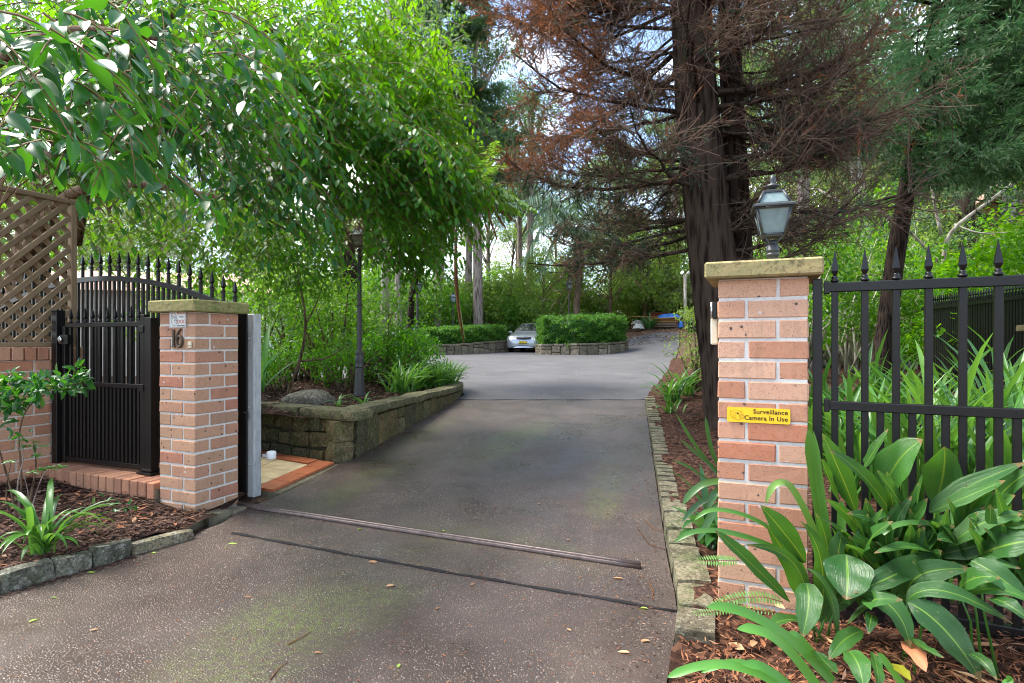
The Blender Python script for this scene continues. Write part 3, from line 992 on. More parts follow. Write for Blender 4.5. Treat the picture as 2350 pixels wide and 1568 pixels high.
for i in range(5):
    for j in range(3):
        def q(u, v): return lerp(lerp(ia_, id_, u), lerp(ib_, ic_, u), v)
        u0, u1, v0, v1 = i / 5 + .003, (i + 1) / 5 - .003, j / 3 + .004, (j + 1) / 3 - .004
        slab('floor_tile', [q(u0, v0), q(u0, v1), q(u1, v1), q(u1, v0)][::-1], .02, 'bufftile', tp)

# =================================================================== IRONWORK
SPEAR = None
def spear_mesh(s=1.0):
    k = ('spear', s)
    if k not in BR:
        b = MB()
        b.lathe([(.010 * s, 0), (.017 * s, .004 * s), (.017 * s, .009 * s), (.009 * s, .015 * s), (.013 * s, .021 * s), (.008 * s, .027 * s)], 10)
        b.lathe([(.008 * s, .028 * s), (.0180 * s, .046 * s), (.0012 * s, .132 * s)], 4, smooth=False, rot=math.pi / 4)
        BR[k] = b.mesh('spear', M['black'])
    return BR[k]
def bar_mesh(w, h):
    k = ('bar', round(w, 3), round(h, 3))
    if k not in BR:
        b = MB(); b.box((0, 0, h / 2), (w, w, h), bev=.0025); BR[k] = b.mesh('picket', M['black'])
    return BR[k]
def hbar(name, x0, x1, z, h, d, parent, mat='black'):
    b = MB(); b.box(((x0 + x1) / 2, 0, z), (x1 - x0, d, h), bev=.003)
    return b.build(name, M[mat], parent)
def vpost(name, x, z0, z1, w, parent, mat='black', d=None, y=0.0):
    b = MB(); b.box((x, y, (z0 + z1) / 2), (w, d or w, z1 - z0), bev=.003)
    return b.build(name, M[mat], parent)

# right fence: local x to the right
FA = Vector((1.262, 2.362, 0))
fa = math.atan2(-.465, .885)
fe = thing('iron_fence', 'black spear topped iron fence running right from the brick pillar', 'fence', (FA.x, FA.y, 0), fa)
vpost('end_post', -.015, .02, 1.455, .036, fe)
hbar('top_rail', .012, 1.9, 1.418, .038, .034, fe)
hbar('mid_rail', .012, 1.9, .942, .036, .034, fe)
hbar('bottom_rail', .012, 1.9, .16, .036, .034, fe)
b = MB()
for z in (1.418, .942):
    b.box((.018, 0, z), (.022, .042, .052), bev=.003)
b.build('bracket', M['black'], fe)
xp = [.047 + .1035 * i for i in range(18)]
for i, x in enumerate(xp):
    o = link('picket', bar_mesh(.025, 1.32), fe); o.location = (x, .0, .10)
    s_ = link('spear', spear_mesh(1.0), o); s_.location = (0, 0, 1.338)
    o = link('picket', bar_mesh(.025, .83), fe); o.location = (x + .052, .0, .10)

# sliding gate, rolled back behind the left pillar: local x to the left
QG = Vector((-1.945, 4.30, 0))
sg = thing('sliding_gate', 'tall black arched sliding gate rolled open behind the left pillar', 'gate', (QG.x, QG.y, 0), math.atan2(-G.y, -G.x))
GL = 3.6
def arch(x): return 1.40 + .36 * (1 - ((x - GL / 2) / (GL / 2)) ** 2)
vpost('end_frame', .045, .075, 1.408, .09, sg, d=.06)
vpost('end_frame', GL - .03, .075, 1.408, .06, sg)
b = MB()
k = 30
for i in range(k):
    xa, xb = .09 + (GL - .15) * i / k, .09 + (GL - .15) * (i + 1) / k
    vs = []
    for x in (xa, xb):
        for z in (arch(x) - .042, arch(x)):
            for y in (-.02, .02): vs.append((x, y, z))
    b.add(vs, [(0, 1, 5, 4), (2, 6, 7, 3), (0, 4, 6, 2), (1, 3, 7, 5)])
b.build('arched_rail', M['black'], sg)
hbar('bottom_rail', .09, GL - .06, .13, .08, .05, sg)
hbar('mid_rail', .09, GL - .06, .62, .035, .03, sg)
i = 0; x = .15
while x < GL - .1:
    tall = i % 2 == 0
    top = arch(x) + (.075 if tall else -.04)
    o = link('bar', bar_mesh(.022, top - .165), sg); o.location = (x, 0, .165)
    if tall:
        s_ = link('spear', spear_mesh(1.05), o); s_.location = (0, 0, top - .168)
    x += .0605; i += 1
# gate guide post beside the end frame
gp = thing('gate_post', 'galvanised steel gate catch post standing beside the left pillar', 'gate post', (QG.x, QG.y, 0), ROT_G)
b = MB(); b.box((.045, .0, .73), (.066, .07, 1.345), bev=.004); b.build('channel', M['galv'], gp)
b = MB(); b.box((.014, -.052, .74), (.022, .012, 1.30)); b.build('flange', M['black'], gp)
b = MB(); b.box((.03, -.062, .66), (.03, .02, .05), bev=.003); b.build('catch', M['black'], gp)
b = MB()
for z in (.30, .72, 1.22): b.lathe([(.008, 0), (.008, .006), (.003, .009)], 8, Matrix.Translation((.045, -.046, z)) @ Matrix.Rotation(R(90), 4, 'X'))
b.build('bolt', M['galv'], gp)
rl = thing('gate_roller', 'white plastic guide roller low beside the galvanised post', 'roller', (QG.x + .16, QG.y + .0, .355 - .03))
b = MB(); b.lathe([(.012, 0), (.030, .004), (.034, .012), (.034, .052), (.030, .060), (.012, .064)], 16, Matrix.Translation((0, 0, 0)))
b.build('wheel', M['white'], rl)
b = MB(); b.box((-.03, 0, .03), (.07, .014, .02)); b.build('axle', M['galv'], rl)

# pedestrian gate
ga = Vector((-3.60, 4.66, 0)); gb = Vector((-2.655, 4.27, 0))
gdir = gb - ga; GW = gdir.length
pg = thing('pedestrian_gate', 'narrow black spear topped pedestrian gate between brick wall and pillar', 'gate', (ga.x, ga.y, 0), math.atan2(gdir.y, gdir.x))
GB = .30
vpost('stile', .02, .235, 1.325, .04, pg)
vpost('stile', GW - .075, .235, 1.40, .045, pg)
hbar('top_rail', .042, GW - .1, 1.33, .036, .03, pg)
hbar('mid_rail', .042, GW - .1, .865, .034, .03, pg)
hbar('bottom_rail', .042, GW - .1, .265, .04, .03, pg)
nb = 10
for i in range(nb):
    x = .085 + i * (GW - .22) / (nb - 1)
    o = link('picket', bar_mesh(.022, 1.065), pg); o.location = (x, 0, .285)
    s_ = link('spear', spear_mesh(.9), o); s_.location = (0, 0, 1.064)
    if i < nb - 1:
        o = link('picket', bar_mesh(.020, .562), pg); o.location = (x + (GW - .22) / (nb - 1) / 2, 0, .286)
b = MB(); b.box((.075, -.028, 1.215), (.10, .05, .075), bev=.004); lk = b.build('lock_box', M['black'], pg)
b = MB(); b.lathe([(.020, 0), (.024, .004), (.024, .010), (.014, .014), (.004, .014)], 18, Matrix.Translation((.045, -.053, 1.215)) @ Matrix.Rotation(R(90), 4, 'X')); b.build('lock_barrel', M['chrome'], lk)
gpo = thing('fence_post', 'black steel hinge post with square base plate beside number 16 pillar', 'post', (gb.x, gb.y, 0), pg.rotation_euler.z)
vpost('post', .0, .236, 1.375, .068, gpo)
b = MB(); b.lathe([(.072, .227), (.072, .243), (.044, .262)], 4, smooth=False, rot=math.pi / 4, M=Matrix.Scale(1.25, 4)); 
b = MB(); b.box((.0, 0, .238), (.15, .13, .014), bev=.002); b.box((0, 0, .256), (.10, .09, .022), bev=.006); b.build('base_plate', M['black'], gpo)
for z_ in (1.29, .86):
    b = MB(); b.box((-.06, -.03, z_), (.05, .025, .05), bev=.003); b.build('hinge', M['black'], gpo)
gpl = thing('fence_post', 'black steel latch post against the end of the brick side wall', 'post', (ga.x - .055, ga.y + .01, 0), pg.rotation_euler.z)
vpost('post', 0, .225, 1.44, .066, gpl)
b = MB(); b.box((0, 0, 1.445), (.07, .07, .012), bev=.003); b.build('post_cap', M['black'], gpl)
# =================================================================== LANTERNS
def lantern_parts(t, z, s=1.0):
    """square street lantern whose base sits at height z of thing t"""
    w0, w1, h = .050 * s, .079 * s, .140 * s        # half widths bottom / top, body height
    zb = z + .018 * s
    b = MB()
    b.tube([(0, 0, z - .028 * s), (0, 0, z)], [.014 * s, .014 * s], 10)
    for sx in (-1, 1):
        for sy in (-1, 1):
            b.tube([(0, 0, z - .05 * s), (sx * .012 * s, sy * .012 * s, z - .025 * s), (sx * w0 * .8, sy * w0 * .8, zb)], .006 * s, 6)
    b.box((0, 0, zb), (w0 * 2.1, w0 * 2.1, .012 * s), bev=.002)
    b.build('bracket', M['lampblack'], t)
    b = MB()
    for sx in (-1, 1):
        for sy in (-1, 1):
            b.tube([(sx * w0, sy * w0, zb), (sx * w1, sy * w1, zb + h)], .0085 * s, 4, tw=math.pi / 4)
    zt = zb + h
    for sx, sy in ((1, 0), (-1, 0), (0, 1), (0, -1)):
        for (w, zz) in ((w0, zb + .006 * s), (w1, zt - .004 * s)):
            p = Vector((sx * w + sy * w, sy * w + sx * w, zz)); q = Vector((sx * w - sy * w, sy * w - sx * w, zz))
            b.tube([p, q], .0075 * s, 4, tw=math.pi / 4)
    b.build('frame', M['lampblack'], t)
    b = MB(); e = w1 + .020 * s
    b.lathe([(e * 1.414, zt), (e * 1.414, zt + .008 * s), (w1 * 1.414, zt + .020 * s), (w1 * 1.3, zt + .020 * s)], 4, smooth=False, rot=math.pi / 4)
    b.build('eaves', M['lampblack'], t)
    zr0 = zt + .020 * s; zr1 = zr0 + .062 * s; wr = .045 * s
    b = MB()
    for sx in (-1, 1):
        for sy in (-1, 1):
            b.tube([(sx * w1 * .93, sy * w1 * .93, zr0), (sx * wr, sy * wr, zr1)], .008 * s, 4, tw=math.pi / 4)
    b.lathe([(wr * 1.5, zr1 - .004 * s), (wr * 1.5, zr1 + .006 * s), (.020 * s, zr1 + .018 * s)], 4, smooth=False, rot=math.pi / 4)
    b.build('roof_frame', M['lampblack'], t)
    b = MB(); z2 = zr1 + .014 * s
    b.lathe([(.014 * s, z2), (.012 * s, z2 + .012 * s), (.034 * s, z2 + .018 * s), (.034 * s, z2 + .023 * s), (.016 * s, z2 + .032 * s), (.011 * s, z2 + .038 * s), (.016 * s, z2 + .050 * s), (.012 * s, z2 + .068 * s), (.002 * s, z2 + .082 * s)], 14)
    b.build('finial', M['lampblack'], t)
    for k in range(4):
        rot = Matrix.Rotation(math.pi / 2 * k, 4, 'Z')
        b = MB()
        vs = []
        for yo in (0, .004 * s):
            vs += [(-w0, -w0 + yo + .002, zb + .004), (w0, -w0 + yo + .002, zb + .004), (w1 - .002, -w1 + yo + .002, zt - .003), (-w1 + .002, -w1 + yo + .002, zt - .003)]
        b.add(vs, [(0, 1, 2, 3), (7, 6, 5, 4), (0, 4, 5, 1), (1, 5, 6, 2), (2, 6, 7, 3), (3, 7, 4, 0)], M=rot)
        b.build('pane', M['frost'], t)
        b = MB(); vs = []
        wa, wb = w1 * .90, wr * .98
        for yo in (0, .004 * s):
            vs += [(-wa, -wa + yo + .003, zr0 + .003), (wa, -wa + yo + .003, zr0 + .003), (wb, -wb + yo + .003, zr1 - .003), (-wb, -wb + yo + .003, zr1 - .003)]
        b.add(vs, [(0, 1, 2, 3), (7, 6, 5, 4), (0, 4, 5, 1), (1, 5, 6, 2), (2, 6, 7, 3), (3, 7, 4, 0)], M=rot)
        b.build('roof_pane', M['frost'], t)
    b = MB(); b.lathe([(.014 * s, zb + .006 * s), (.016 * s, zb + .03 * s), (.012 * s, zb + .034 * s), (.017 * s, zb + .06 * s), (.002 * s, zb + .085 * s)], 10); b.build('bulb', M['greybag'], t)

pl = thing('pillar_lantern', 'square frosted glass lantern mounted on the right gate pillar', 'lantern', (1.158, 2.575, RTOP), ROT_G + R(4))
b = MB()
b.lathe([(.030, .003), (.030, .012), (.024, .016), (.024, .040), (.030, .043), (.030, .049), (.025, .052), (.025, .060), (.029, .062), (.029, .067), (.026, .070), (.026, .088), (.018, .092)], 16)
b.build('stem', M['lampblack'], pl)
lantern_parts(pl, .112, .87)

def lamp_post(name, label, loc, height, s=1.0, parts=True, rz=0.0, base=True, ls=1.0):
    t = thing(name, label, 'lamp post', loc, rz, 'garden lamp posts')
    hp = height - .30 * ls
    b = MB()
    fl = 16
    prof = [(.068, 0), (.066, .05), (.050, .33), (.049, .36)]
    b.lathe([(r * s, z * s) for r, z in ((.074, 0), (.074, .02), (.068, .03), (.050, .34))], 8, smooth=False)
    b.lathe([(r * s, z * s) for r, z in ((.054, .34), (.056, .36), (.046, .38), (.053, .42), (.056, .45), (.050, .47), (.044, .50), (.049, .515), (.049, .53), (.040, .545), (.034, .56))], 18)
    b.build('base', M['lamppost'], t)
    b = MB()
    # fluted shaft
    n = 20; vs = []; fs = []; zs = [.55 * s, hp * .62, hp - .14]
    rs = [.034 * s, .027 * s, .022 * s]
    for z, r in zip(zs, rs):
        for j in range(n):
            a = 2 * math.pi * j / n; rr = r * (1 if j % 2 else .86)
            vs.append((rr * math.cos(a), rr * math.sin(a), z))
    for i in range(2):
        for j in range(n): fs.append((i * n + j, i * n + (j + 1) % n, (i + 1) * n + (j + 1) % n, (i + 1) * n + j))
    b.add(vs, fs); b.build('shaft', M['lamppost'], t)
    b = MB(); zc = hp * .62
    b.lathe([(.028 * s, zc - .03), (.034 * s, zc - .02), (.034 * s, zc), (.028 * s, zc + .01)], 14); b.build('collar', M['lamppost'], t)
    b = MB()
    b.lathe([(.020 * s, hp - .15), (.030 * s, hp - .13), (.030 * s, hp - .10), (.022 * s, hp - .085), (.022 * s, hp - .05), (.016 * s, hp - .045)], 14); b.build('neck', M['lamppost'], t)
    lantern_parts(t, hp - .012, ls)
    return t
lamp_post('lamp_post', 'tall black lamp post with fluted base in the planter behind the stone wall', tuple(P(825, 908, 7.1)), 2.10, 1.0, rz=R(-12), ls=.95)
q = P(958, 836, 12.6); lamp_post('lamp_post', 'black lamp post half hidden by leaves beside the thin dark trunk', (q.x, q.y, .35), 2.25, 1.0, rz=R(20), ls=1.1)
q = P(1040, 780, 29.5); lamp_post('lamp_post', 'distant black lamp post behind the left clipped hedge', (q.x, q.y, float(gz(q.x, q.y)) - .05), 3.05, 1.35, rz=R(10), ls=1.75)
q = P(1306, 780, 29.0); lamp_post('lamp_post', 'distant black lamp post rising behind the right clipped hedge', (q.x, q.y, float(gz(q.x, q.y)) + .4), 3.25, 1.35, rz=R(10), ls=1.75)

# =================================================================== SIGNS
DG = None
def text_mesh(body, size, extrude=.0006, bold=0.0, mat=None, align='LEFT', shear=0.0, space=1.0):
    cu = bpy.data.curves.new('lettering', 'FONT')
    cu.body = body; cu.size = size; cu.extrude = extrude; cu.align_x = align; cu.offset = bold; cu.shear = shear
    cu.space_character = space
    cu.resolution_u = 3
    o = bpy.data.objects.new('lettering', cu); COL.objects.link(o)
    dg = bpy.context.evaluated_depsgraph_get(); dg.update()
    me = bpy.data.meshes.new_from_object(o.evaluated_get(dg))
    bpy.data.objects.remove(o)
    me.materials.clear()
    if mat: me.materials.append(M[mat])
    return me
RX = R(90)
def face_thing(name, label, cat, face_pt, u, z, proud, rz, wall_n):
    t = thing(name, label, cat, (face_pt.x + G.x * u - wall_n.x * proud, face_pt.y + G.y * u - wall_n.y * proud, z), rz)
    return t
# local frame of signs: x right along the face, y into the wall, z up
ys_ = face_thing('surveillance_sign', 'yellow sticker reading Surveillance Camera In Use on right pillar', 'sign', RPc, .160, .890, .004, ROT_G, N)
b = MB()
w, h, r = .122, .0315, .006
pts = []
for (cx, cz, a0) in ((w - r, h - r, 0), (-w + r, h - r, 90), (-w + r, -h + r, 180), (w - r, -h + r, 270)):
    for k in range(5):
        a = R(a0 + k * 22.5); pts.append((cx + r * math.cos(a), cz + r * math.sin(a)))
n = len(pts)
b.add([(x, -.0006, z) for x, z in pts] + [(x, .0012, z) for x, z in pts], [tuple(reversed(range(n))), tuple(range(n, 2 * n))] + [(i, (i + 1) % n, n + (i + 1) % n, n + i) for i in range(n)])
b.build('sticker', M['yellow'], ys_)
for body, x, z in (('Surveillance', .113, .0075), ('Camera In Use', .113, -.0195)):
    o = link('lettering', text_mesh(body, .0262, .0003, .00035, 'ink', 'RIGHT', 0, 1.05), ys_)
    o.location = (x, -.0012, z); o.rotation_euler = (RX, 0, 0)
b = MB()
def ln(pts, r=.0005): b.tube([(x, -.001, z) for x, z in pts], r, 4)
ln([(-.110, .012), (-.108, .018), (-.092, .021), (-.064, .015), (-.062, .008)]); ln([(-.110, .012), (-.110, -.006), (-.088, -.012), (-.086, .009), (-.110, .012)])
ln([(-.086, .009), (-.064, .013)]); ln([(-.110, .004), (-.087, -.003)]); ln([(-.101, -.009), (-.100, -.013), (-.080, -.021), (-.069, -.019), (-.069, -.014)], .0008)
for rr in (.011, .008, .0045): ln([(-.064 + rr * math.cos(a), -.006 + rr * math.sin(a)) for a in np.linspace(0, 6.283, 15)])
b.build('camera_drawing', M['olive'], ys_)
b = MB(); b.lathe([(.0035, 0), (.0035, .0012), (.001, .0014)], 12, Matrix.Translation((-.079, -.0006, .005)) @ Matrix.Rotation(R(90), 4, 'X')); b.build('camera_lens', M['ink'], ys_)

# dog sign on the left pillar: front face runs from LPc along G
dgs = face_thing('dog_sign', 'small white tin sign with dog head and red lettering under mossy capstone', 'sign', LPc, .188, 1.352, .004, ROT_G, N)
b = MB(); b.box((0, 0, 0), (.165, .003, .115), bev=.001); b.build('plate', M['plate'], dgs)
b = MB()
for (a_, c_) in (((-.077, -.0525), (.077, -.0525)), ((.077, -.0525), (.077, .0525)), ((.077, .0525), (-.077, .0525)), ((-.077, .0525), (-.077, -.0525))): b.tube([(a_[0], -.002, a_[1]), (c_[0], -.002, c_[1])], .0006, 4)
b.build('border', M['ink'], dgs)
for body, x, z, s_, m_ in (('BEWARE', .034, .032, .020, 'red'), ('OF THE', .038, .010, .011, 'ink'), ('DOG', .038, -.030, .036, 'red'), ('ENTER AT OWN RISK', .034, -.046, .0075, 'ink')):
    o = link('lettering', text_mesh(body, s_, .0003, .0002, m_, 'CENTER'), dgs); o.location = (x, -.0022, z); o.rotation_euler = (RX, 0, 0)
b = MB()
def ln2(pts, r=.0011): b.tube([(x, -.002, z) for x, z in pts], r, 4)
ln2([(-.052, .040), (-.062, .030), (-.058, .018), (-.063, .0), (-.060, -.022), (-.048, -.040), (-.032, -.044), (-.012, -.036), (-.002, -.022), (-.002, -.006), (-.010, .008), (-.014, .026), (-.028, .040), (-.052, .040)])
ln2([(-.040, .018), (-.026, .010), (-.012, .020)], .002); ln2([(-.034, .008), (-.028, .006)], .0022); ln2([(-.018, -.002), (-.008, .002)], .0022)
ln2([(-.034, -.010), (-.020, -.006), (-.006, -.012)], .0016); ln2([(-.030, -.018), (-.016, -.024), (-.006, -.018)]); ln2([(-.050, .028), (-.046, .012), (-.052, -.002)])
b.build('dog_drawing', M['ink'], dgs)
# house number 16
hn = face_thing('house_number', 'bronze house number 16 screwed to left gate pillar', 'house number', LPc, .178, 1.222, .008, ROT_G, N)
b = MB(); b.box((-.028, 0, 0), (.019, .012, .118), bev=.003); b.box((-.028, 0, -.057), (.036, .012, .008), bev=.002); b.box((-.033, 0, .055), (.03, .0119, .009), bev=.002); b.build('digit', M['bronze'], hn)
b = MB(); pts = []
for k in range(21):
    a = k / 20 * 2 * math.pi; pts.append((.030 + .026 * math.cos(a), 0, -.022 + .036 * math.sin(a)))
b.tube(pts, .0085, 8, cap=False)
b.tube([(.0045, 0, -.018), (.006, 0, .010), (.018, 0, .038), (.036, 0, .058), (.046, 0, .062)], [.0085, .0085, .008, .007, .005], 8)
b.build('digit', M['bronze'], hn)
bb = face_thing('bell_button', 'tiny cream bell plate with two holes beside the number', 'bell plate', LPc, .305, 1.178, .005, ROT_G, N)
b = MB(); b.box((0, 0, 0), (.036, .008, .042), bev=.003); b.build('plate', M['cream'], bb)
b = MB()
for x in (-.009, .010): b.lathe([(.004, 0), (.004, .001), (.001, .0012)], 8, Matrix.Translation((x, -.004, -.006)) @ Matrix.Rotation(R(90), 4, 'X'))
b.build('hole', M['ink'], bb)
# intercom box on left side of right pillar
ib = thing('intercom_box', 'cream keypad box fixed to left side of right gate pillar', 'keypad', tuple(RPc + N * .07 - G * .016 + Vector((0, 0, 1.245))), ROT_G)
b = MB(); b.box((0, 0, 0), (.030, .085, .118), bev=.005); b.build('case', M['cream'], ib)
b = MB(); b.box((-.016, -.01, .015), (.003, .05, .05)); b.build('keypad', M['greybag'], ib)
lc = thing('latch_plate', 'narrow steel latch plate above the cream keypad box', 'latch', tuple(RPc + N * .03 - G * .012 + Vector((0, 0, 1.335))), ROT_G)
b = MB(); b.box((0, 0, 0), (.018, .04, .075), bev=.003); b.build('plate', M['black'], lc)
b = MB(); b.tube([(-.014, -.012, -.036), (-.014, -.012, .036)], .005, 8); b.build('bolt', M['chrome'], lc)

# =================================================================== CAR
def make_car(name, label, paint, loc, rz, plate=None):
    """front looks along local -y, origin on the ground under the front axle centre"""
    t = thing(name, label, 'car', loc, rz)
    # stations along y (front -> back), z of belt and roof, half widths
    st = [  # y, half width, z bottom, z shoulder, z top (bonnet/glass/roof centre), half width at top
        (-.93, .52, .30, .44, .50, .46), (-.90, .68, .22, .55, .62, .60), (-.82, .80, .20, .66, .72, .68), (-.62, .865, .19, .72, .82, .72),
        (-.2, .89, .19, .78, .90, .74), (.30, .895, .19, .84, .985, .73), (.50, .895, .19, .87, 1.03, .71),
        (.95, .895, .19, .90, 1.30, .60), (1.30, .895, .19, .92, 1.44, .55), (1.9, .895, .19, .93, 1.485, .54), (2.5, .895, .19, .94, 1.45, .54),
        (3.1, .89, .19, .95, 1.20, .58), (3.35, .885, .20, .95, 1.04, .64), (3.75, .86, .24, .92, .99, .66), (3.86, .70, .35, .80, .86, .60)]
    vs = []; fs = []
    prof_n = 13
    for (y, hw, zb, zs, zt, ht) in st:
        half = [(hw * .93, zb), (hw * 1.0, zb + (zs - zb) * .35), (hw, zb + (zs - zb) * .75), (hw * .97, zs), (lerp(hw * .93, ht, .6), lerp(zs, zt, .72)), (ht * .80, zt - .012), (0, zt)]
        row = [(x, y, z) for x, z in half] + [(-x, y, z) for x, z in reversed(half[:-1])]
        vs += row
    for i in range(len(st) - 1):
        for j in range(prof_n - 1):
            fs.append((i * prof_n + j, i * prof_n + j + 1, (i + 1) * prof_n + j + 1, (i + 1) * prof_n + j))
    fs.append(tuple(reversed(range(prof_n)))); fs.append(tuple((len(st) - 1) * prof_n + j for j in range(prof_n)))
    b = MB(); b.add(vs, fs, True); b.build('body', paint, t)
    # windscreen
    def skin(name, quads, mat):
        b_ = MB()
        for qd in quads:
            b_.add(qd, [tuple(range(len(qd)))], True)
        return b_.build(name, mat, t)
    def roofpt(y, f):
        ys2 = [s_[0] for s_ in st]
        zt = float(np.interp(y, ys2, [s_[4] for s_ in st])); ht = float(np.interp(y, ys2, [s_[5] for s_ in st])); zs = float(np.interp(y, ys2, [s_[3] for s_ in st])); hw = float(np.interp(y, ys2, [s_[1] for s_ in st]))
        return zt, ht, zs, hw
    qs = []
    ysw = [.56, .80, 1.02, 1.22]
    for a_, c_ in zip(ysw[:-1], ysw[1:]):
        row = []
        for y in (a_, c_):
            zt, ht, zs, hw = roofpt(y, 0)
            row.append([(f * ht * (.80 if abs(f) < 1 else .92), y - .012, (zt if f == 0 else zt - .012 * abs(f) * 1.2) + .012) for f in (-1, -.5, 0, .5, 1)])
        for k in range(4): qs.append([row[0][k], row[0][k + 1], row[1][k + 1], row[1][k]])
    skin('windscreen', qs, M['glassdark'])
    for sx in (-1, 1):
        qs = []
        yw = [.86, 1.3, 1.9, 2.5, 2.95]
        for a_, c_ in zip(yw[:-1], yw[1:]):
            row = []
            for y in (a_, c_):
                zt, ht, zs, hw = roofpt(y, 0)
                lo = (hw * .965 + .006, zs + .02); hi = (lerp(hw * .93, ht, .6) + .012, lerp(zs, zt, .70))
                row.append(((sx * lo[0], y, lo[1]), (sx * hi[0], y, hi[1])))
            qd = [row[0][0], row[1][0], row[1][1], row[0][1]]
            qs.append(qd if sx > 0 else qd[::-1])
        skin('side_window', qs, M['glassdark'])
    # wheels
    for y in (0.0, 2.72):
        for sx in (-1, 1):
            Mx = Matrix.Translation((sx * .78, y, .31)) @ Matrix.Rotation(R(90), 4, 'Y')
            b = MB(); b.lathe([(.19, -.10), (.29, -.105), (.315, -.08), (.315, .08), (.29, .105), (.19, .10)], 24, Mx); tw = b.build('wheel', M['rubber'], t)
            b = MB(); b.lathe([(.04, .11), (.18, .108), (.195, .09), (.195, -.09), (.18, -.108), (.04, -.11)], 20, Mx); b.build('rim', M['chrome'], tw)
    # front face
    def fy(x): return -.93 - .01 + .22 * (abs(x) / .8) ** 2.4
    def strip(name, x0, x1, zl, zh, mat, proud=.012, n=10, parent=None):
        b_ = MB(); v = []
        for i in range(n + 1):
            x = lerp(x0, x1, i / n); u = i / n
            lo, hi = zl(u), zh(u)
            v += [(x, fy(x) - proud, lo), (x, fy(x) - proud + .012 + .25 * (hi - lo), hi), (x, fy(x) + .10, lo), (x, fy(x) + .10, hi)]
        f = []
        for i in range(n):
            a_ = i * 4; c_ = a_ + 4
            f += [(a_, c_, c_ + 1, a_ + 1), (a_ + 1, c_ + 1, c_ + 3, a_ + 3), (a_ + 2, c_ + 2, c_, a_)]
        f += [(0, 1, 3, 2), (n * 4, n * 4 + 2, n * 4 + 3, n * 4 + 1)]
        b_.add(v, f, False); return b_.build(name, mat, parent or t)
    gz0 = strip('grille', -.37, .37, lambda u: .66 + .055 * (abs(u - .5) * 2) ** 2, lambda u: .735 , M['glassdark'], .022)
    for k in range(3): strip('grille_bar', -.33 + .02 * k, .33 - .02 * k, lambda u, k=k: .726 - .02 * k - .004, lambda u, k=k: .726 - .02 * k + .003, M['galv'], .03, 8, gz0)
    b = MB(); b.lathe([(.028, 0), (.028, .010), (.02, .014)], 16, Matrix.Translation((0, fy(0) - .02, .722)) @ Matrix.Rotation(R(90), 4, 'X') @ Matrix.Diagonal((1.4, 1, 1, 1))); b.build('badge', M['chrome'], gz0)
    for sx in (-1, 1):
        b = MB(); v = []
        for (x, z) in ((.42, .66), (.56, .645), (.70, .66), (.80, .70), (.79, .77), (.70, .80), (.55, .75)):
            yy = fy(x) - .004 + .55 * (z - .645)
            v.append((sx * x, yy, z))
        c_ = Vector((sx * .64, fy(.62) - .02 + .04, .715))
        b.add(v + [c_], [(i, (i + 1) % 7, 7) if sx > 0 else ((i + 1) % 7, i, 7) for i in range(7)], True); hl = b.build('headlight', M['headlamp'], t)
        for (x, z, r_) in ((.60, .70, .035), (.72, .725, .04)):
            b = MB(); b.lathe([(r_, 0), (r_, .01), (r_ * .6, .016)], 12, Matrix.Translation((sx * x, fy(x) + .0 + .02, z)) @ Matrix.Rotation(R(90), 4, 'X')); b.build('reflector', M['chrome'], hl)
        b = MB(); b.box((sx * .66, fy(.66) + .02, .36), (.17, .05, .07), bev=.012); fl = b.build('fog_light', M['rubber'], t)
        b = MB(); b.lathe([(.03, 0), (.03, .01), (.02, .014)], 12, Matrix.Translation((sx * .66, fy(.66) - .004, .36)) @ Matrix.Rotation(R(90), 4, 'X')); b.build('lamp_glass', M['headlamp'], fl)
        b = MB(); b.box((sx * .985, .70, .97), (.19, .10, .125), bev=.03); b.box((sx * .90, .74, .94), (.10, .04, .03)); b.build('mirror', paint, t)
        b = MB(); b.box((sx * .36, 1.55, 1.16), (.24, .09, .18), bev=.03); b.build('headrest', M['bag'], t)
    strip('lower_grille', -.50, .50, lambda u: .405, lambda u: .43, M['rubber'], .016)
    strip('lower_grille', -.46, .46, lambda u: .335, lambda u: .355, M['rubber'], .012)
    strip('bumper_lip', -.78, .78, lambda u: .225, lambda u: .30, paint, .03, 16)
    if plate:
        np_ = MB(); np_.box((0, fy(0) - .03, .49), (.375, .012, .108), bev=.004); po = np_.build('number_plate', M['platey'], t)
        o = link('lettering', text_mesh(plate, .098, .0006, .001, 'ink', 'CENTER'), po); o.location = (0, fy(0) - .037, .455); o.rotation_euler = (RX, 0, 0)
    return t
q = P(1196, 812, 27.3)
make_car('parked_car', 'silver sedan parked between the two clipped hedges', M['silver'], (q.x + .30, 28.3, float(gz(0, 28)) - .0), R(-13), 'CK 85 LP')
q = P(640, 815, 15.5)
make_car('parked_car', 'white car mostly hidden behind shrubs left of the lamp post', M['whitepaint'], (q.x - .3, 15.2, .46), R(60))

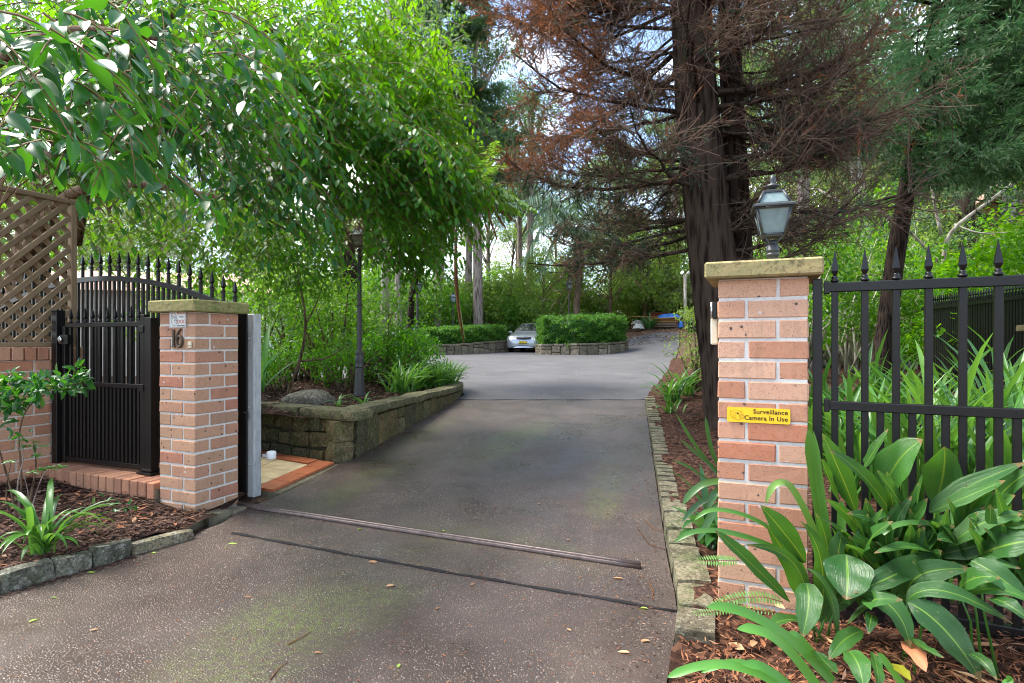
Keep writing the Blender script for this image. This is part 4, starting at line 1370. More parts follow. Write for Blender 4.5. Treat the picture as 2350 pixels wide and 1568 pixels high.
# =================================================================== FAR WALLS AND HEDGES
def far_wall(name, label, pts, hs, thick=.4):
    t = thing(name, label, 'stone wall')
    b = MB()
    global sd
    for i in range(len(pts) - 1):
        p, q = Vector(pts[i]), Vector(pts[i + 1]); d_ = (q - p); L = d_.length; d_ /= L
        n_ = Vector((d_.y, -d_.x, 0))
        z0, z1 = float(gz(p.x, p.y)), float(gz(q.x, q.y)); h0, h1 = hs[i], hs[i + 1]
        vs = []
        for r_, zz, hh in ((p, z0, h0), (q, z1, h1)):
            for k in (.05, thick): vs += [(r_.x - n_.x * k, r_.y - n_.y * k, zz - .1), (r_.x - n_.x * k, r_.y - n_.y * k, hh - .05)]
        b.add(vs, [(0, 4, 5, 1), (2, 3, 7, 6), (1, 5, 7, 3), (0, 1, 3, 2), (4, 6, 7, 5)])
        ang = math.atan2(d_.y, d_.x)
        s = 0.0
        while s < L - .05:
            w = min(random.uniform(.28, .55), L - s)
            u = (s + w / 2) / L; zb = lerp(z0, z1, u) - .03; zt = lerp(h0, h1, u) - .075; hh = zt - zb
            c = p + d_ * (s + w / 2) - n_ * .06
            k = random.uniform(.3, .7) if (hh > .3 and random.random() < .65) else 1.0
            put_stone('stone', (c.x, c.y, zb + hh * k / 2), w - .035, .16, hh * k - .03, ang, M['stone_far'], t, sd, .12); sd += 1
            if k < 1:
                put_stone('stone', (c.x, c.y, zb + hh * (k + 1) / 2), w - .03, .16, hh * (1 - k) - .025, ang, M['stone_far'], t, sd, .12); sd += 1
            s += w
        s = 0.0
        while s < L - .05:
            w = min(random.uniform(.4, .8), L - s); u = (s + w / 2) / L
            c = p + d_ * (s + w / 2) - n_ * .12
            put_stone('coping_stone', (c.x, c.y, lerp(h0, h1, u) - .03), w - .008, .32, .085, ang, M['stone_far'], t, sd, .06); sd += 1
            s += w
    b.build('mortar_core', M['core_far'], t)
    return t
def pxz(x, ytop, Y): return P(x, ytop, Y)
hl_pts = [P(985, 800, 24.6), P(1060, 800, 25.4), P(1110, 800, 26.6), P(1166, 800, 28.4)]
hl_top = [1.2 - (792 - 784) / F * 24.6, 1.2 - (789.5 - 784) / F * 25.4, 1.2 - (785 - 784) / F * 26.6, 1.2 + (3) / F * 28.4]
far_wall('garden_wall', 'curved sandstone wall under the left clipped hedge', [Vector((p.x, p.y, 0)) for p in hl_pts], hl_top)
hr_pts = [P(1229, 800, 26.8), P(1243, 800, 25.2), P(1330, 800, 24.8), P(1400, 800, 25.2), P(1442, 800, 26.4)]
hr_top = [1.2 - (790 - 784) / F * 26.8, 1.2 - 6.5 / F * 25.2, 1.2 - 5 / F * 24.8, 1.2 - 3.0 / F * 25.2, 1.2 + .5 / F * 26.4]
far_wall('garden_wall', 'sandstone wall under the right clipped hedge', [Vector((p.x, p.y, 0)) for p in hr_pts], hr_top)
for pts_, tops_, nm in ((hl_pts, hl_top, 'l'), (hr_pts, hr_top, 'r')):
    V = []; Fq = []
    for k, (p, zt) in enumerate(zip(pts_, tops_)):
        for d_ in (.25, 2.2, 4.5): V.append((p.x + (.0 if k < len(pts_) - 1 else .0), p.y + d_, zt - .06))
    for k in range(len(pts_) - 1):
        for j in range(2): Fq.append((k * 3 + j, k * 3 + 3 + j, k * 3 + 4 + j, k * 3 + 1 + j))
    link('hedge_bed', npmesh('hedge_bed', np.array(V), np.array(Fq), M['soil'], None, True), None, 'structure')

# junk pile at the end of the court
def gpt(x, y, Y):
    p = P(x, y, Y); p.z = float(gz(p.x, p.y)); return p
jp = gpt(1520, 757, 33)
tb = thing('timber_stack', 'stack of pale and orange timber planks at the edge of bush', 'timber', tuple(jp))
for k in range(5):
    for j in range(2):
        b = MB(); b.box((random.uniform(-.08, .08), -.3 + .34 * j, .08 + .15 * k), (1.55 + random.uniform(-.15, .15), .28, .10), bev=.01)
        b.build('plank', M['timber_grey'] if k < 3 else M['timber'], tb)
b = MB(); b.box((.12, -.3, .85), (1.5, .5, .09), bev=.01, M=Matrix.Rotation(R(-4), 4, 'Y')); b.build('plank', M['timber'], tb)
b = MB(); b.box((-1.0, .5, .98), (1.6, .5, .07), bev=.01, M=Matrix.Rotation(R(3), 4, 'Y')); b.build('plank', M['timber'], tb)
rr = np.random.default_rng(5)
def cloth(name, label, cat, c, sx, sy, sz, mat, seed, n=14):
    r2 = np.random.default_rng(seed); V = []; Fq = []
    u = np.linspace(-1, 1, n)
    for yv in u:
        for xv in u:
            d_ = max(abs(xv), abs(yv)); z = sz * (1 - d_ ** 3) + r2.uniform(-1, 1) * sz * .16
            V.append((xv * sx * (1 + r2.uniform(-.08, .08)), yv * sy, z if d_ < .99 else r2.uniform(-.25, .02) * sz))
    for j in range(n - 1):
        for i in range(n - 1):
            k = j * n + i; Fq.append((k, k + 1, k + n + 1, k + n))
    o = link(name, npmesh(name, np.array(V), np.array(Fq), M[mat], None, False)); o.location = c
    return tag(o, label, cat)
tb.scale = (.95, .95, .60)
cloth('tarpaulin', 'crumpled blue tarpaulin thrown over the timber stack', 'tarpaulin', (jp.x + .38, jp.y + .1, jp.z + .56), .62, .5, .22, 'tarp', 3)
cloth('tarpaulin', 'blue plastic bundle lying at right foot of timber stack', 'tarpaulin', (jp.x + .90, jp.y - .45, jp.z + .02), .12, .2, .34, 'tarp', 4, 8)
cloth('sack', 'white sack lying left of the timber stack', 'sack', (jp.x - 1.5, jp.y - .6, jp.z - .05), .30, .28, .24, 'bag', 6, 9)
cloth('sack', 'grey sack slumped on top of the white sack', 'sack', (jp.x - 1.48, jp.y - .3, jp.z + .18), .33, .3, .22, 'greybag', 7, 9)
pp = gpt(1572, 757, 32.5)
b = MB(); b.tube([(0, 0, -.1), (0.02, 0, 1.4), (0, 0, 3.0)], [.10, .09, .085], 10); po = thing('floodlight_pole', 'pale timber pole with twin white floodlights near the timber stack', 'light pole', tuple(pp)); b.build('pole', M['bark_pale'], po)
for sx in (-1, 1):
    b = MB(); b.lathe([(.05, 0), (.11, .16), (.12, .17), (.02, .12)], 12, Matrix.Translation((sx * .08, -.05, 3.02)) @ Matrix.Rotation(R(60 * sx), 4, 'Y') @ Matrix.Rotation(R(30), 4, 'X')); b.build('floodlight', M['white'], po)
rf = gpt(1560, 757, 36)
ft_ = thing('boundary_fence', 'low rust red board fence behind the timber stack', 'fence', (rf.x, rf.y, rf.z), R(4))
bmesh_b = MB(); bmesh_b.box((0, 0, 0), (.19, .03, .95), bev=.005); bme = bmesh_b.mesh('board', M['redfence'])
for i in range(26):
    o = link('board', bme, ft_); o.location = (-1.7 + i * .2, random.uniform(-.01, .01), .45 + random.uniform(-.03, .03))
b = MB(); b.box((.8, .04, .25), (5.2, .04, .07)); b.box((.8, .04, .75), (5.2, .04, .07)); b.build('fence_rail', M['redfence'], ft_)
gbn = gpt(1592, 757, 30.5)
o = thing('green_bin', 'dark green plastic tub partly behind the big trunk', 'tub', tuple(gbn))
b = MB(); b.lathe([(.30, 0), (.38, .5), (.42, .52), (.42, .56), (.36, .56)], 18); b.build('tub', M['greenbin'], o)
b = MB(); b.lathe([(.43, .56), (.40, .62), (.05, .66)], 18); b.build('lid', M['greenbin'], o)

# handrail behind planter
hr = thing('handrail', 'grey steel pipe handrail sloping up behind the planter shrubs', 'handrail')
a_, c_ = P(842, 776, 11.4), P(952, 757, 12.4)
b = MB(); b.tube([a_, c_], .024, 10); b.tube([a_, a_ - Vector((0, 0, .05)), a_ - Vector((-.03, 0, .5))], .022, 10); b.build('top_pipe', M['galv'], hr)
for k in (.1, .92):
    p_ = lerp(a_, c_, k); b = MB(); b.tube([p_, p_ - Vector((0, 0, .85))], .020, 10); b.build('post', M['galv'], hr)

# rock in planter
def boulder(w, d, h, seed):
    bm = bmesh.new(); bmesh.ops.create_icosphere(bm, subdivisions=4, radius=1)
    of = Vector((seed * 3.1, seed, 0))
    for v in bm.verts:
        n_ = v.co.copy(); k_ = 1 + .22 * mnoise.noise(n_ * 1.1 + of) + .09 * mnoise.noise(n_ * 3 + of) + .035 * mnoise.noise(n_ * 8 + of)
        v.co = Vector((n_.x * w / 2 * k_, n_.y * d / 2 * k_, n_.z * h / 2 * k_))
    me = bpy.data.meshes.new('rock'); bm.to_mesh(me); bm.free(); me.polygons.foreach_set('use_smooth', np.ones(len(me.polygons), bool)); return me
o = link('rock', boulder(.52, .36, .24, 1), None, None, M['rock'])
q = P(716, 920, 6.35); o.location = (q.x, q.y, zp(q.x, q.y) + .045); o.rotation_euler = (0, .05, .3)
tag(o, 'weathered grey boulder lying on mulch left of the lamp post', 'boulder')
o2 = link('rock', boulder(.2, .18, .13, 5), None, None, M['rock']); q = P(665, 928, 6.3); o2.location = (q.x, q.y, zp(q.x, q.y) + .03)
tag(o2, 'small mossy stone beside the left end of grey boulder', 'stone')

# back right: black fence, brick post, house
bf = thing('iron_fence', 'distant black slatted fence with spear tops behind the leaning trunk', 'fence')
fa0, fa1 = P(2125, 800, 9.8), P(2350, 800, 7.2)
d_ = (fa1 - fa0); d_.z = 0; L = d_.length
bf.location = (fa0.x, fa0.y, .38); bf.rotation_euler = (0, 0, math.atan2(d_.y, d_.x))
k = 0; x = 0
while x < L + 1.2:
    o = link('picket', bar_mesh(.05, 1.40), bf); o.location = (x, 0, .05)
    s_ = link('spear', spear_mesh(.95), o); s_.location = (0, 0, 1.40)
    x += .068
b = MB(); b.box((L / 2 + .6, -.04, 1.37), (L + 1.3, .03, .05)); b.build('top_rail', M['black'], bf)
b = MB(); b.box((L / 2 + .6, -.04, .4), (L + 1.3, .03, .05)); b.build('bottom_rail', M['black'], bf)
q = P(2362, 900, 6.6)
t = thing('brick_post', 'sandstone capped brick post at the right edge behind the fence', 'brick post', (q.x, q.y, .2), R(-30))
b = MB(); b.box((.12, .12, .55), (.234, .234, 1.1)); b.build('mortar', M['mortar'], t)
for c in range(13):
    for k in range(2):
        o = link('brick', brick_mesh(.23, .112, .0755, 'brick_tan'), t)
        if c % 2: o.location = (.0565 + .127 * k, .12, c * .086 + .04); o.rotation_euler = (0, 0, math.pi / 2)
        else: o.location = (.12, .0565 + .127 * k, c * .086 + .04)
b = MB(); b.box((.12, .12, 1.155), (.36, .36, .07), bev=.006); b.build('capstone', M['cap_right'], t)
hs = thing('house', 'red brick house glimpsed through leaves at the right edge', 'house', (13.9, 14.5, .4), R(-24))
b = MB(); b.box((2.5, 3, 2.7), (5, 6, 5.4)); b.build('wall', M['brick'], hs)
b = MB(); b.add([(-.5, -.5, 5.4), (5.5, -.5, 5.4), (5.5, 6.5, 5.4), (-.5, 6.5, 5.4), (.8, 3, 7.2), (4.2, 3, 7.2)], [(0, 1, 5, 4), (1, 2, 5), (2, 3, 4, 5), (3, 0, 4), (3, 2, 1, 0)]); b.build('roof', M['roof'], hs)
for (x, z) in ((.35, 4.3), (2.6, 4.3), (1.2, 1.6)):
    b = MB(); b.box((x, -.01, z), (.9, .06, 1.0), bev=.01); w_ = b.build('window', M['white'], hs)
    b = MB(); b.box((x, -.045, z), (.76, .02, .86)); b.build('pane', M['glassdark'], w_)
b = MB(); b.box((1.4, -.5, 2.75), (3.6, .08, .18)); b.build('fascia', M['redfence'], hs)
b = MB()
for x in (-.3, 1.4): b.box((x, -.5, 1.3), (.12, .12, 2.7))
b.build('verandah_post', M['redfence'], hs)
# outbuilding at the left
ob = thing('outbuilding', 'tiled outbuilding glimpsed behind the gate and shrubs on left', 'outbuilding', (-12.4, 13.2, .35), R(14))
b = MB(); b.box((3.2, 2, 1.05), (6.4, 4, 2.1)); b.build('wall', M['render'], ob)
b = MB(); b.add([(-.4, -.4, 2.05), (6.8, -.4, 2.05), (6.8, 4.4, 2.05), (-.4, 4.4, 2.05), (1.2, 2, 2.75), (5.2, 2, 2.75)], [(0, 1, 5, 4), (1, 2, 5), (2, 3, 4, 5), (3, 0, 4), (3, 2, 1, 0)]); b.build('roof', M['roof'], ob)
b = MB(); b.box((4.9, -.02, 1.0), (2.2, .05, 2.0)); b.build('garage_door', M['white'], ob)
b = MB(); b.box((1.5, -.02, 1.4), (1.3, .05, 1.0)); w_ = b.build('window', M['white'], ob)
b = MB(); b.box((1.5, -.05, 1.4), (1.16, .02, .86)); b.build('pane', M['glassdark'], w_)
# =================================================================== FOLIAGE KIT
L8_V = np.array([(0, 0, 0), (.28, .40, .10), (.28, 0, 0), (.28, -.40, .10), (.62, .36, .06), (.62, 0, -.03), (.62, -.36, .06), (1, 0, -.12)], float)
L8_F = np.array([(0, 2, 1), (0, 3, 2), (1, 2, 5), (1, 5, 4), (2, 3, 6), (2, 6, 5), (4, 5, 7), (5, 6, 7)])
D2_V = np.array([(0, 0, 0), (.45, .5, .08), (1, 0, -.06), (.45, -.5, .08)], float)
D2_F = np.array([(0, 2, 1), (0, 3, 2)])

def scatter(tv, tf, pos, dr, up, ln, wd, rng=RNG):
    n = len(pos)
    d = unit(dr); s = unit(np.cross(up, d)); u = np.cross(d, s)
    ln = np.broadcast_to(ln, (n,)); wd = np.broadcast_to(wd, (n,))
    V = pos[:, None, :] + tv[None, :, 0, None] * (d * ln[:, None])[:, None, :] + tv[None, :, 1, None] * (s * wd[:, None])[:, None, :] + tv[None, :, 2, None] * (u * wd[:, None])[:, None, :]
    k = len(tv)
    Fq = tf[None] + (np.arange(n) * k)[:, None, None]
    r = np.repeat(rng.random(n), k)
    return V.reshape(-1, 3), Fq.reshape(-1, tf.shape[1]), r

def join(parts):
    Vs, Fs, Rs = [], [], []; o = 0
    for V, Fq, r in parts:
        Vs.append(V); Fs.append(Fq + o); Rs.append(r); o += len(V)
    return np.concatenate(Vs), np.concatenate(Fs), np.concatenate(Rs)

def tubes(pts, rad, n=3):
    """pts (m,k,3), rad (m,k)"""
    m, k, _ = pts.shape
    t = unit(np.gradient(pts, axis=1))
    ref = np.where(np.abs(t[..., 2:3]) < .9, np.array([0, 0, 1.0]), np.array([1.0, 0, 0]))
    a = unit(np.cross(ref, t)); b = np.cross(t, a)
    an = np.arange(n) * 2 * np.pi / n
    V = pts[:, :, None, :] + (a[:, :, None, :] * np.cos(an)[None, None, :, None] + b[:, :, None, :] * np.sin(an)[None, None, :, None]) * rad[:, :, None, None]
    i = np.arange(k - 1)[:, None]; j = np.arange(n)[None, :]
    q = np.stack([i * n + j, i * n + (j + 1) % n, (i + 1) * n + (j + 1) % n, (i + 1) * n + j], -1).reshape(-1, 4)
    Fq = q[None] + (np.arange(m) * k * n)[:, None, None]
    return V.reshape(-1, 3), Fq.reshape(-1, 4)

def tube_obj(name, pts, rad, mat, parent, n=3, kind=None):
    V, Fq = tubes(pts, rad, n)
    return link(name, npmesh(name, V, Fq, mat, None, True), parent, kind)

def in_ell(n, c, r, rng=RNG, shell=0.0):
    d = unit(rng.normal(size=(n, 3)))
    q = rng.random(n) ** (1 / 3)
    if shell: q = shell + (1 - shell) * q
    return np.asarray(c) + d * q[:, None] * np.asarray(r)

def trunk_obj(name, pts, rad, mat, parent, n=44, ridge=.07, steps=60, seed=3, twist=1.0):
    rng = np.random.default_rng(seed)
    pts = np.array([tuple(p) for p in pts], float); rad = np.array(rad, float)
    s = np.concatenate([[0], np.cumsum(np.linalg.norm(np.diff(pts, axis=0), axis=1))])
    ss = np.linspace(0, s[-1], steps)
    # smooth the polyline
    pp = np.stack([np.interp(ss, s, pts[:, i]) for i in range(3)], 1)
    for _ in range(6): pp[1:-1] = .25 * pp[:-2] + .5 * pp[1:-1] + .25 * pp[2:]
    rr = np.interp(ss, s, rad)
    t = unit(np.gradient(pp, axis=0)); a = unit(np.cross(t, [0, 1, 0])); b = np.cross(t, a)
    an = np.arange(n) * 2 * np.pi / n
    ph = rng.random(6) * 7
    A = an[None, :] + (.25 * np.sin(ss * 1.1 + ph[0]))[:, None] * twist * .5
    rid = np.zeros((steps, n))
    for k, (f, am) in enumerate(((5, .5), (9, .6), (14, .7), (19, .5))):
        rid += am * np.sin(f * A + ph[k] + np.sin(ss * (1.3 + k) + ph[k])[:, None] * 1.2)
    rid += rng.normal(size=(steps, n)) * .55
    R_ = rr[:, None] * (1 + ridge * rid * .6)
    V = pp[:, None] + (a[:, None] * np.cos(an)[None, :, None] + b[:, None] * np.sin(an)[None, :, None]) * R_[..., None]
    i = np.arange(steps - 1)[:, None]; j = np.arange(n)[None]
    Fq = np.stack([i * n + j, i * n + (j + 1) % n, (i + 1) * n + (j + 1) % n, (i + 1) * n + j], -1).reshape(-1, 4)
    return link(name, npmesh(name, V.reshape(-1, 3), Fq, mat, None, True), parent)

def limb(name, pts, r0, r1, mat, parent, n=8):
    k = len(pts)
    b = MB(); P_ = np.array([tuple(p) for p in pts], float)
    m = (k - 1) * 5 + 1
    u = np.linspace(0, k - 1, m)
    q = np.stack([np.interp(u, range(k), P_[:, i]) for i in range(3)], 1)
    for _ in range(5): q[1:-1] = .25 * q[:-2] + .5 * q[1:-1] + .25 * q[2:]
    b.tube([tuple(x) for x in q], list(np.linspace(r0, r1, m)), n)
    return b.build(name, mat, parent)

# ------------------------------------------------------------------- leaf objects
def leaf_part_mesh(name, L, W, mat, bend=.1, seed=0):
    """single fine leaf, along +x, 10 rows"""
    n = 8; V = []; U = []
    for i in range(n + 1):
        t = i / n
        w = W * .5 * max(0.0, math.sin(math.pi * t ** .85)) ** .8 * (1 - .25 * t)
        z = -bend * L * t * t
        for u in (-1, -.5, 0, .5, 1):
            V.append((t * L, u * w, z + abs(u) * w * .28)); U.append(u)
    Fq = [(i * 5 + j, i * 5 + j + 1, i * 5 + 6 + j, i * 5 + 5 + j) for i in range(n) for j in range(4)]
    return npmesh(name, np.array(V), np.array(Fq), mat, {'u': U, 'rnd': np.full(len(V), .0)}, True)

def orient(d, up):
    d = Vector(d).normalized(); s = Vector(up).cross(d)
    if s.length < 1e-4: s = Vector((0, 1, 0)).cross(d)
    s.normalize(); u = d.cross(s)
    return Matrix((d, s, u)).transposed().to_4x4()

# =================================================================== OVERHANGING TREE (left)
ot = thing('overhanging_tree', 'big glossy leaved tree overhanging the gate and driveway from the left', 'tree', (-5.3, 6.3, .3))
def OP(*pts): return [P(*p) - Vector((-5.3, 6.3, .3)) for p in pts]
OT0 = Vector((-5.3, 6.3, .3))
trunk_obj('trunk', [(0, 0, -.3), (.05, -.1, .8), (.2, -.2, 1.8), (.55, -.3, 2.7), (.9, -.2, 3.8), (1.2, 0, 5.0)], [.20, .17, .155, .13, .10, .05], M['bark_brown'], ot, 28, .04, 40)
for pts, r0, r1 in (
    (((30, 640, 6.1), (90, 520, 5.6), (155, 442, 5.2), (262, 416, 4.9), (400, 432, 4.8), (545, 462, 4.7)), .075, .012),
    (((170, 560, 6.0), (185, 480, 5.9), (205, 380, 5.8), (260, 250, 5.6), (330, 120, 5.4), (420, 0, 5.2)), .07, .03),
    (((205, 380, 5.8), (330, 315, 5.4), (430, 280, 5.2), (600, 300, 5.3), (760, 340, 5.4), (930, 420, 5.6)), .045, .010),
    (((260, 250, 5.6), (420, 170, 5.4), (600, 150, 5.8), (800, 190, 6.2), (1000, 290, 6.4)), .045, .010),
    (((0, 395, 3.6), (60, 350, 3.3), (140, 320, 3.1), (220, 330, 2.9)), .022, .008),
    (((600, 300, 5.3), (700, 420, 6.0), (820, 500, 6.5), (930, 540, 6.8)), .022, .007),
    (((-80, 200, 3.2), (60, 90, 2.5), (200, 60, 2.2), (360, 90, 2.2)), .03, .008),
    (((545, 462, 4.7), (640, 520, 5.6), (720, 560, 6.4)), .012, .006),
    (((330, 120, 5.4), (560, 60, 6.0), (800, 90, 6.8), (960, 180, 7.2)), .04, .010)):
    limb('branch', OP(*pts), r0, r1, M['bark_brown'], ot, 9)

def hang_twigs(c, r, n, L, rng, az0=None, droop=1.0):
    root = in_ell(n, c, r, rng)
    az = rng.uniform(0, 2 * np.pi, n) if az0 is None else az0 + rng.normal(size=n) * .9
    el = rng.uniform(-.5, .35, n)
    d0 = np.stack([np.cos(az) * np.cos(el), np.sin(az) * np.cos(el), np.sin(el)], 1)
    Ls = L * rng.uniform(.6, 1.25, n)
    k = 6; t = np.linspace(0, 1, k)
    down = np.array([0, 0, -1.0])
    pts = root[:, None] + (d0[:, None] * t[None, :, None] + down * (droop * .75 * t ** 1.8)[None, :, None]) * Ls[:, None, None]
    return pts

def twig_leaves(pts, per, ln, wd, rng, hang=.55):
    """alternate leaves along twigs: returns pos, dir, up"""
    m, k, _ = pts.shape
    t = (np.arange(per) + .5) / per
    ts = np.clip(t[None] + rng.uniform(-.04, .04, (m, per)), 0.05, 1.0) * (k - 1)
    i0 = np.minimum(ts.astype(int), k - 2); fr = ts - i0
    ar = np.arange(m)[:, None]
    pos = pts[ar, i0] * (1 - fr[..., None]) + pts[ar, i0 + 1] * fr[..., None]
    tan = unit(pts[ar, i0 + 1] - pts[ar, i0])
    side = unit(np.cross(tan, [0, 0, 1.0]) + 1e-6)
    sg = np.where(np.arange(per) % 2 == 0, 1.0, -1.0)[None, :, None]
    last = (np.arange(per) == per - 1)[None, :, None]
    d = tan * .75 + side * sg * np.where(last, .1, .85) + rng.normal(size=pos.shape) * .28
    d[..., 2] -= hang
    up = np.array([0, 0, 1.0]) + rng.normal(size=pos.shape) * .38 + tan * .25
    return pos.reshape(-1, 3), unit(d).reshape(-1, 3), up.reshape(-1, 3)

def clear_of_lamp(p):
    x = p[:, 0] / p[:, 1] * F + 1175; y = 784 - (p[:, 2] - EYE) / p[:, 1] * F
    return ~((x > 792) & (x < 834) & (y > 506) & (y < 584) & (p[:, 1] < 7.2)) & ~((x < 185) & (y > 425) & (p[:, 1] < 4.5))

def px_clump(x, y, Y, rx, ry, dY):
    c = P(x, y, Y); s = Y / F
    return np.array(c), np.array((rx * s, dY, ry * s))

rng = np.random.default_rng(21)
# --- near leaves: individual parts
near_var = [leaf_part_mesh('leaf', .100, .046, M['leaf_near'], b_, i) for i, b_ in enumerate((.05, .14, .24))]
near_twigs = []
for (x, y, Y, rx, ry, dY, n, L) in ((60, 95, 1.65, 130, 70, .2, 9, .30), (40, 270, 1.8, 80, 80, .2, 6, .3), (260, 75, 2.0, 120, 80, .25, 9, .34), (120, 330, 2.1, 70, 50, .2, 5, .3),
                                    (330, 240, 2.3, 110, 100, .3, 8, .36), (250, 330, 2.4, 90, 40, .2, 4, .3), (470, 110, 2.6, 120, 90, .3, 6, .36)):
    c, r = px_clump(x, y, Y, rx, ry, dY)
    near_twigs.append(hang_twigs(c, r, n, L, rng, az0=-.5, droop=.9))
# the twig that hangs lowest, in front of the gate
q = np.array([tuple(P(*p)) for p in ((395, 395, 2.45), (425, 420, 2.4), (455, 445, 2.36), (480, 470, 2.34), (497, 505, 2.33), (500, 545, 2.33))])
near_twigs.append(q[None])
q = np.array([tuple(P(*p)) for p in ((150, 245, 2.2), (165, 300, 2.15), (150, 345, 2.12), (138, 370, 2.1), (128, 395, 2.1), (122, 415, 2.1))])
near_twigs.append(q[None])
NT = np.concatenate(near_twigs)
pos, dr, up = twig_leaves(NT, 9, .1, .045, rng, .45)
k_ = clear_of_lamp(pos + unit(dr) * .06); pos, dr, up = pos[k_], dr[k_], up[k_]
ordr = np.argsort(pos[:, 1])
o0 = np.array(OT0)
for i in ordr[:300]:
    s_ = random.uniform(.75, 1.15)
    o = link('leaf', near_var[i % 3], ot)
    o.matrix_local = Matrix.Translation(Vector(pos[i] - o0)) @ orient(dr[i], up[i]) @ Matrix.Scale(s_, 4)
rest = ordr[300:]
parts_near = [scatter(L8_V, L8_F, pos[rest] - o0, dr[rest], up[rest], .1 * rng.uniform(.75, 1.15, len(rest)), .05, rng)]
tw_all = [NT - o0]
def add_clumps(lst, per, ln, wd, L, mat, az0=None, droop=1.0, tv=L8_V, tf=L8_F, extra=()):
    parts = list(extra); tw = []
    for (x, y, Y, rx, ry, dY, n) in lst:
        c, r = px_clump(x, y, Y, rx, ry, dY)
        pts = hang_twigs(c, r, n, L, rng, az0, droop)
        p_, d_, u_ = twig_leaves(pts, per, ln, wd, rng)
        k_ = clear_of_lamp(p_); p_, d_, u_ = p_[k_], d_[k_], u_[k_]
        k_ = clear_of_lamp(p_ + unit(d_) * ln * .8); p_, d_, u_ = p_[k_], d_[k_], u_[k_]
        parts.append(scatter(tv, tf, p_ - o0, d_, u_, ln * rng.uniform(.7, 1.2, len(p_)), wd * rng.uniform(.8, 1.15, len(p_)), rng))
        tw.append(pts - o0)
    V, Fq, rv = join(parts)
    link('foliage', npmesh('foliage', V, Fq, mat, {'rnd': rv}, False), ot, 'stuff')
    return tw
tw_all += add_clumps([(430, 150, 3.0, 190, 150, .5, 55), (560, 300, 3.7, 150, 110, .6, 60), (300, 230, 3.2, 230, 120, .5, 45), (120, 200, 2.9, 150, 130, .5, 40),
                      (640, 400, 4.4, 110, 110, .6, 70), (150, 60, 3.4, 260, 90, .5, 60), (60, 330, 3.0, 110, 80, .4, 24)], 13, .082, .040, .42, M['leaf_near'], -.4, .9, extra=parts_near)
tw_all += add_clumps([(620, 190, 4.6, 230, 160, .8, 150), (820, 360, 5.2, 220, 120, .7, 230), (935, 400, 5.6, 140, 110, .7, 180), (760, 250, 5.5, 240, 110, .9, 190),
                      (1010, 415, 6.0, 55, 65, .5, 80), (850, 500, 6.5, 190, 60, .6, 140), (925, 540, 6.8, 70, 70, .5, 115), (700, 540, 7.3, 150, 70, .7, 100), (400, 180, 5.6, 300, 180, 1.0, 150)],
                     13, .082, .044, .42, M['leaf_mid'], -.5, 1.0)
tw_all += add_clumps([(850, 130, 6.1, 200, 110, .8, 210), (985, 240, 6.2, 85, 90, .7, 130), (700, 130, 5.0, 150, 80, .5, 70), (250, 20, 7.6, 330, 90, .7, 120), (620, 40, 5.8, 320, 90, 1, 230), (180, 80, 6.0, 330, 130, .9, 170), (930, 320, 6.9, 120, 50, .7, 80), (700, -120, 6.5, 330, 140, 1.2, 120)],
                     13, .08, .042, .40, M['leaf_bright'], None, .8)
tw_all += add_clumps([(350, 470, 6.6, 220, 80, 1.0, 120), (500, 560, 7.2, 150, 70, .9, 85), (100, 330, 5.4, 150, 120, .9, 80), (250, 570, 7.5, 160, 60, .8, 45), (60, 500, 6.6, 110, 80, .8, 50), (620, 480, 7.0, 110, 90, .8, 70), (250, -150, 4.2, 400, 130, 1.2, 110), (300, 300, 7.6, 330, 150, .8, 170), (620, 600, 8.2, 190, 80, .6, 90)],
                     12, .085, .04, .42, M['leaf_shrub'], None, .8)
TW = np.concatenate(tw_all)
tube_obj('twig', TW, np.tile(np.linspace(.0048, .0018, TW.shape[1]), (len(TW), 1)), M['twig_green'], ot, 3, 'stuff')

# =================================================================== DEAD CONIFER (centre right)
CY = 6.45
c0 = P(1688, 1012, CY)
dc = thing('dead_conifer', 'large dying conifer with dense bare brown branches behind the right pillar', 'conifer', (c0.x, c0.y, c0.z))
def CP(lst): return [P(x, y, Y) - c0 for x, y, Y in lst]
mp = CP([(1692, 1030, CY), (1682, 960, CY), (1662, 800, CY), (1640, 640, CY), (1622, 500, CY), (1604, 300, CY), (1594, 150, CY), (1585, 0, CY), (1575, -250, CY + .1), (1570, -700, CY + .2)])
trunk_obj('trunk', mp, [.34, .29, .265, .25, .235, .225, .215, .205, .18, .10], M['bark_dark'], dc, 56, .075, 90, 5)
sp_ = CP([(1735, 1010, CY + .35), (1715, 800, CY + .3), (1695, 560, CY + .25), (1688, 400, CY + .2), (1680, 200, CY + .2), (1672, 0, CY + .2), (1660, -300, CY + .3), (1650, -700, CY + .3)])
trunk_obj('trunk', sp_, [.17, .15, .14, .13, .12, .115, .10, .05], M['bark_dark'], dc, 36, .07, 70, 8)
rng = np.random.default_rng(33)
mpa = np.array([tuple(p) for p in mp]); 
def trunk_at(z):
    return np.array([np.interp(z, mpa[:, 2], mpa[:, i]) for i in range(3)])
limb_pts, limb_r, sec_pts, sec_r, ter_pts = [], [], [], [], []
ends_dead, ends_green, ends_brown = [], [], []
zb = -c0.z
def w2l(z): return z - c0.z
nl = 138
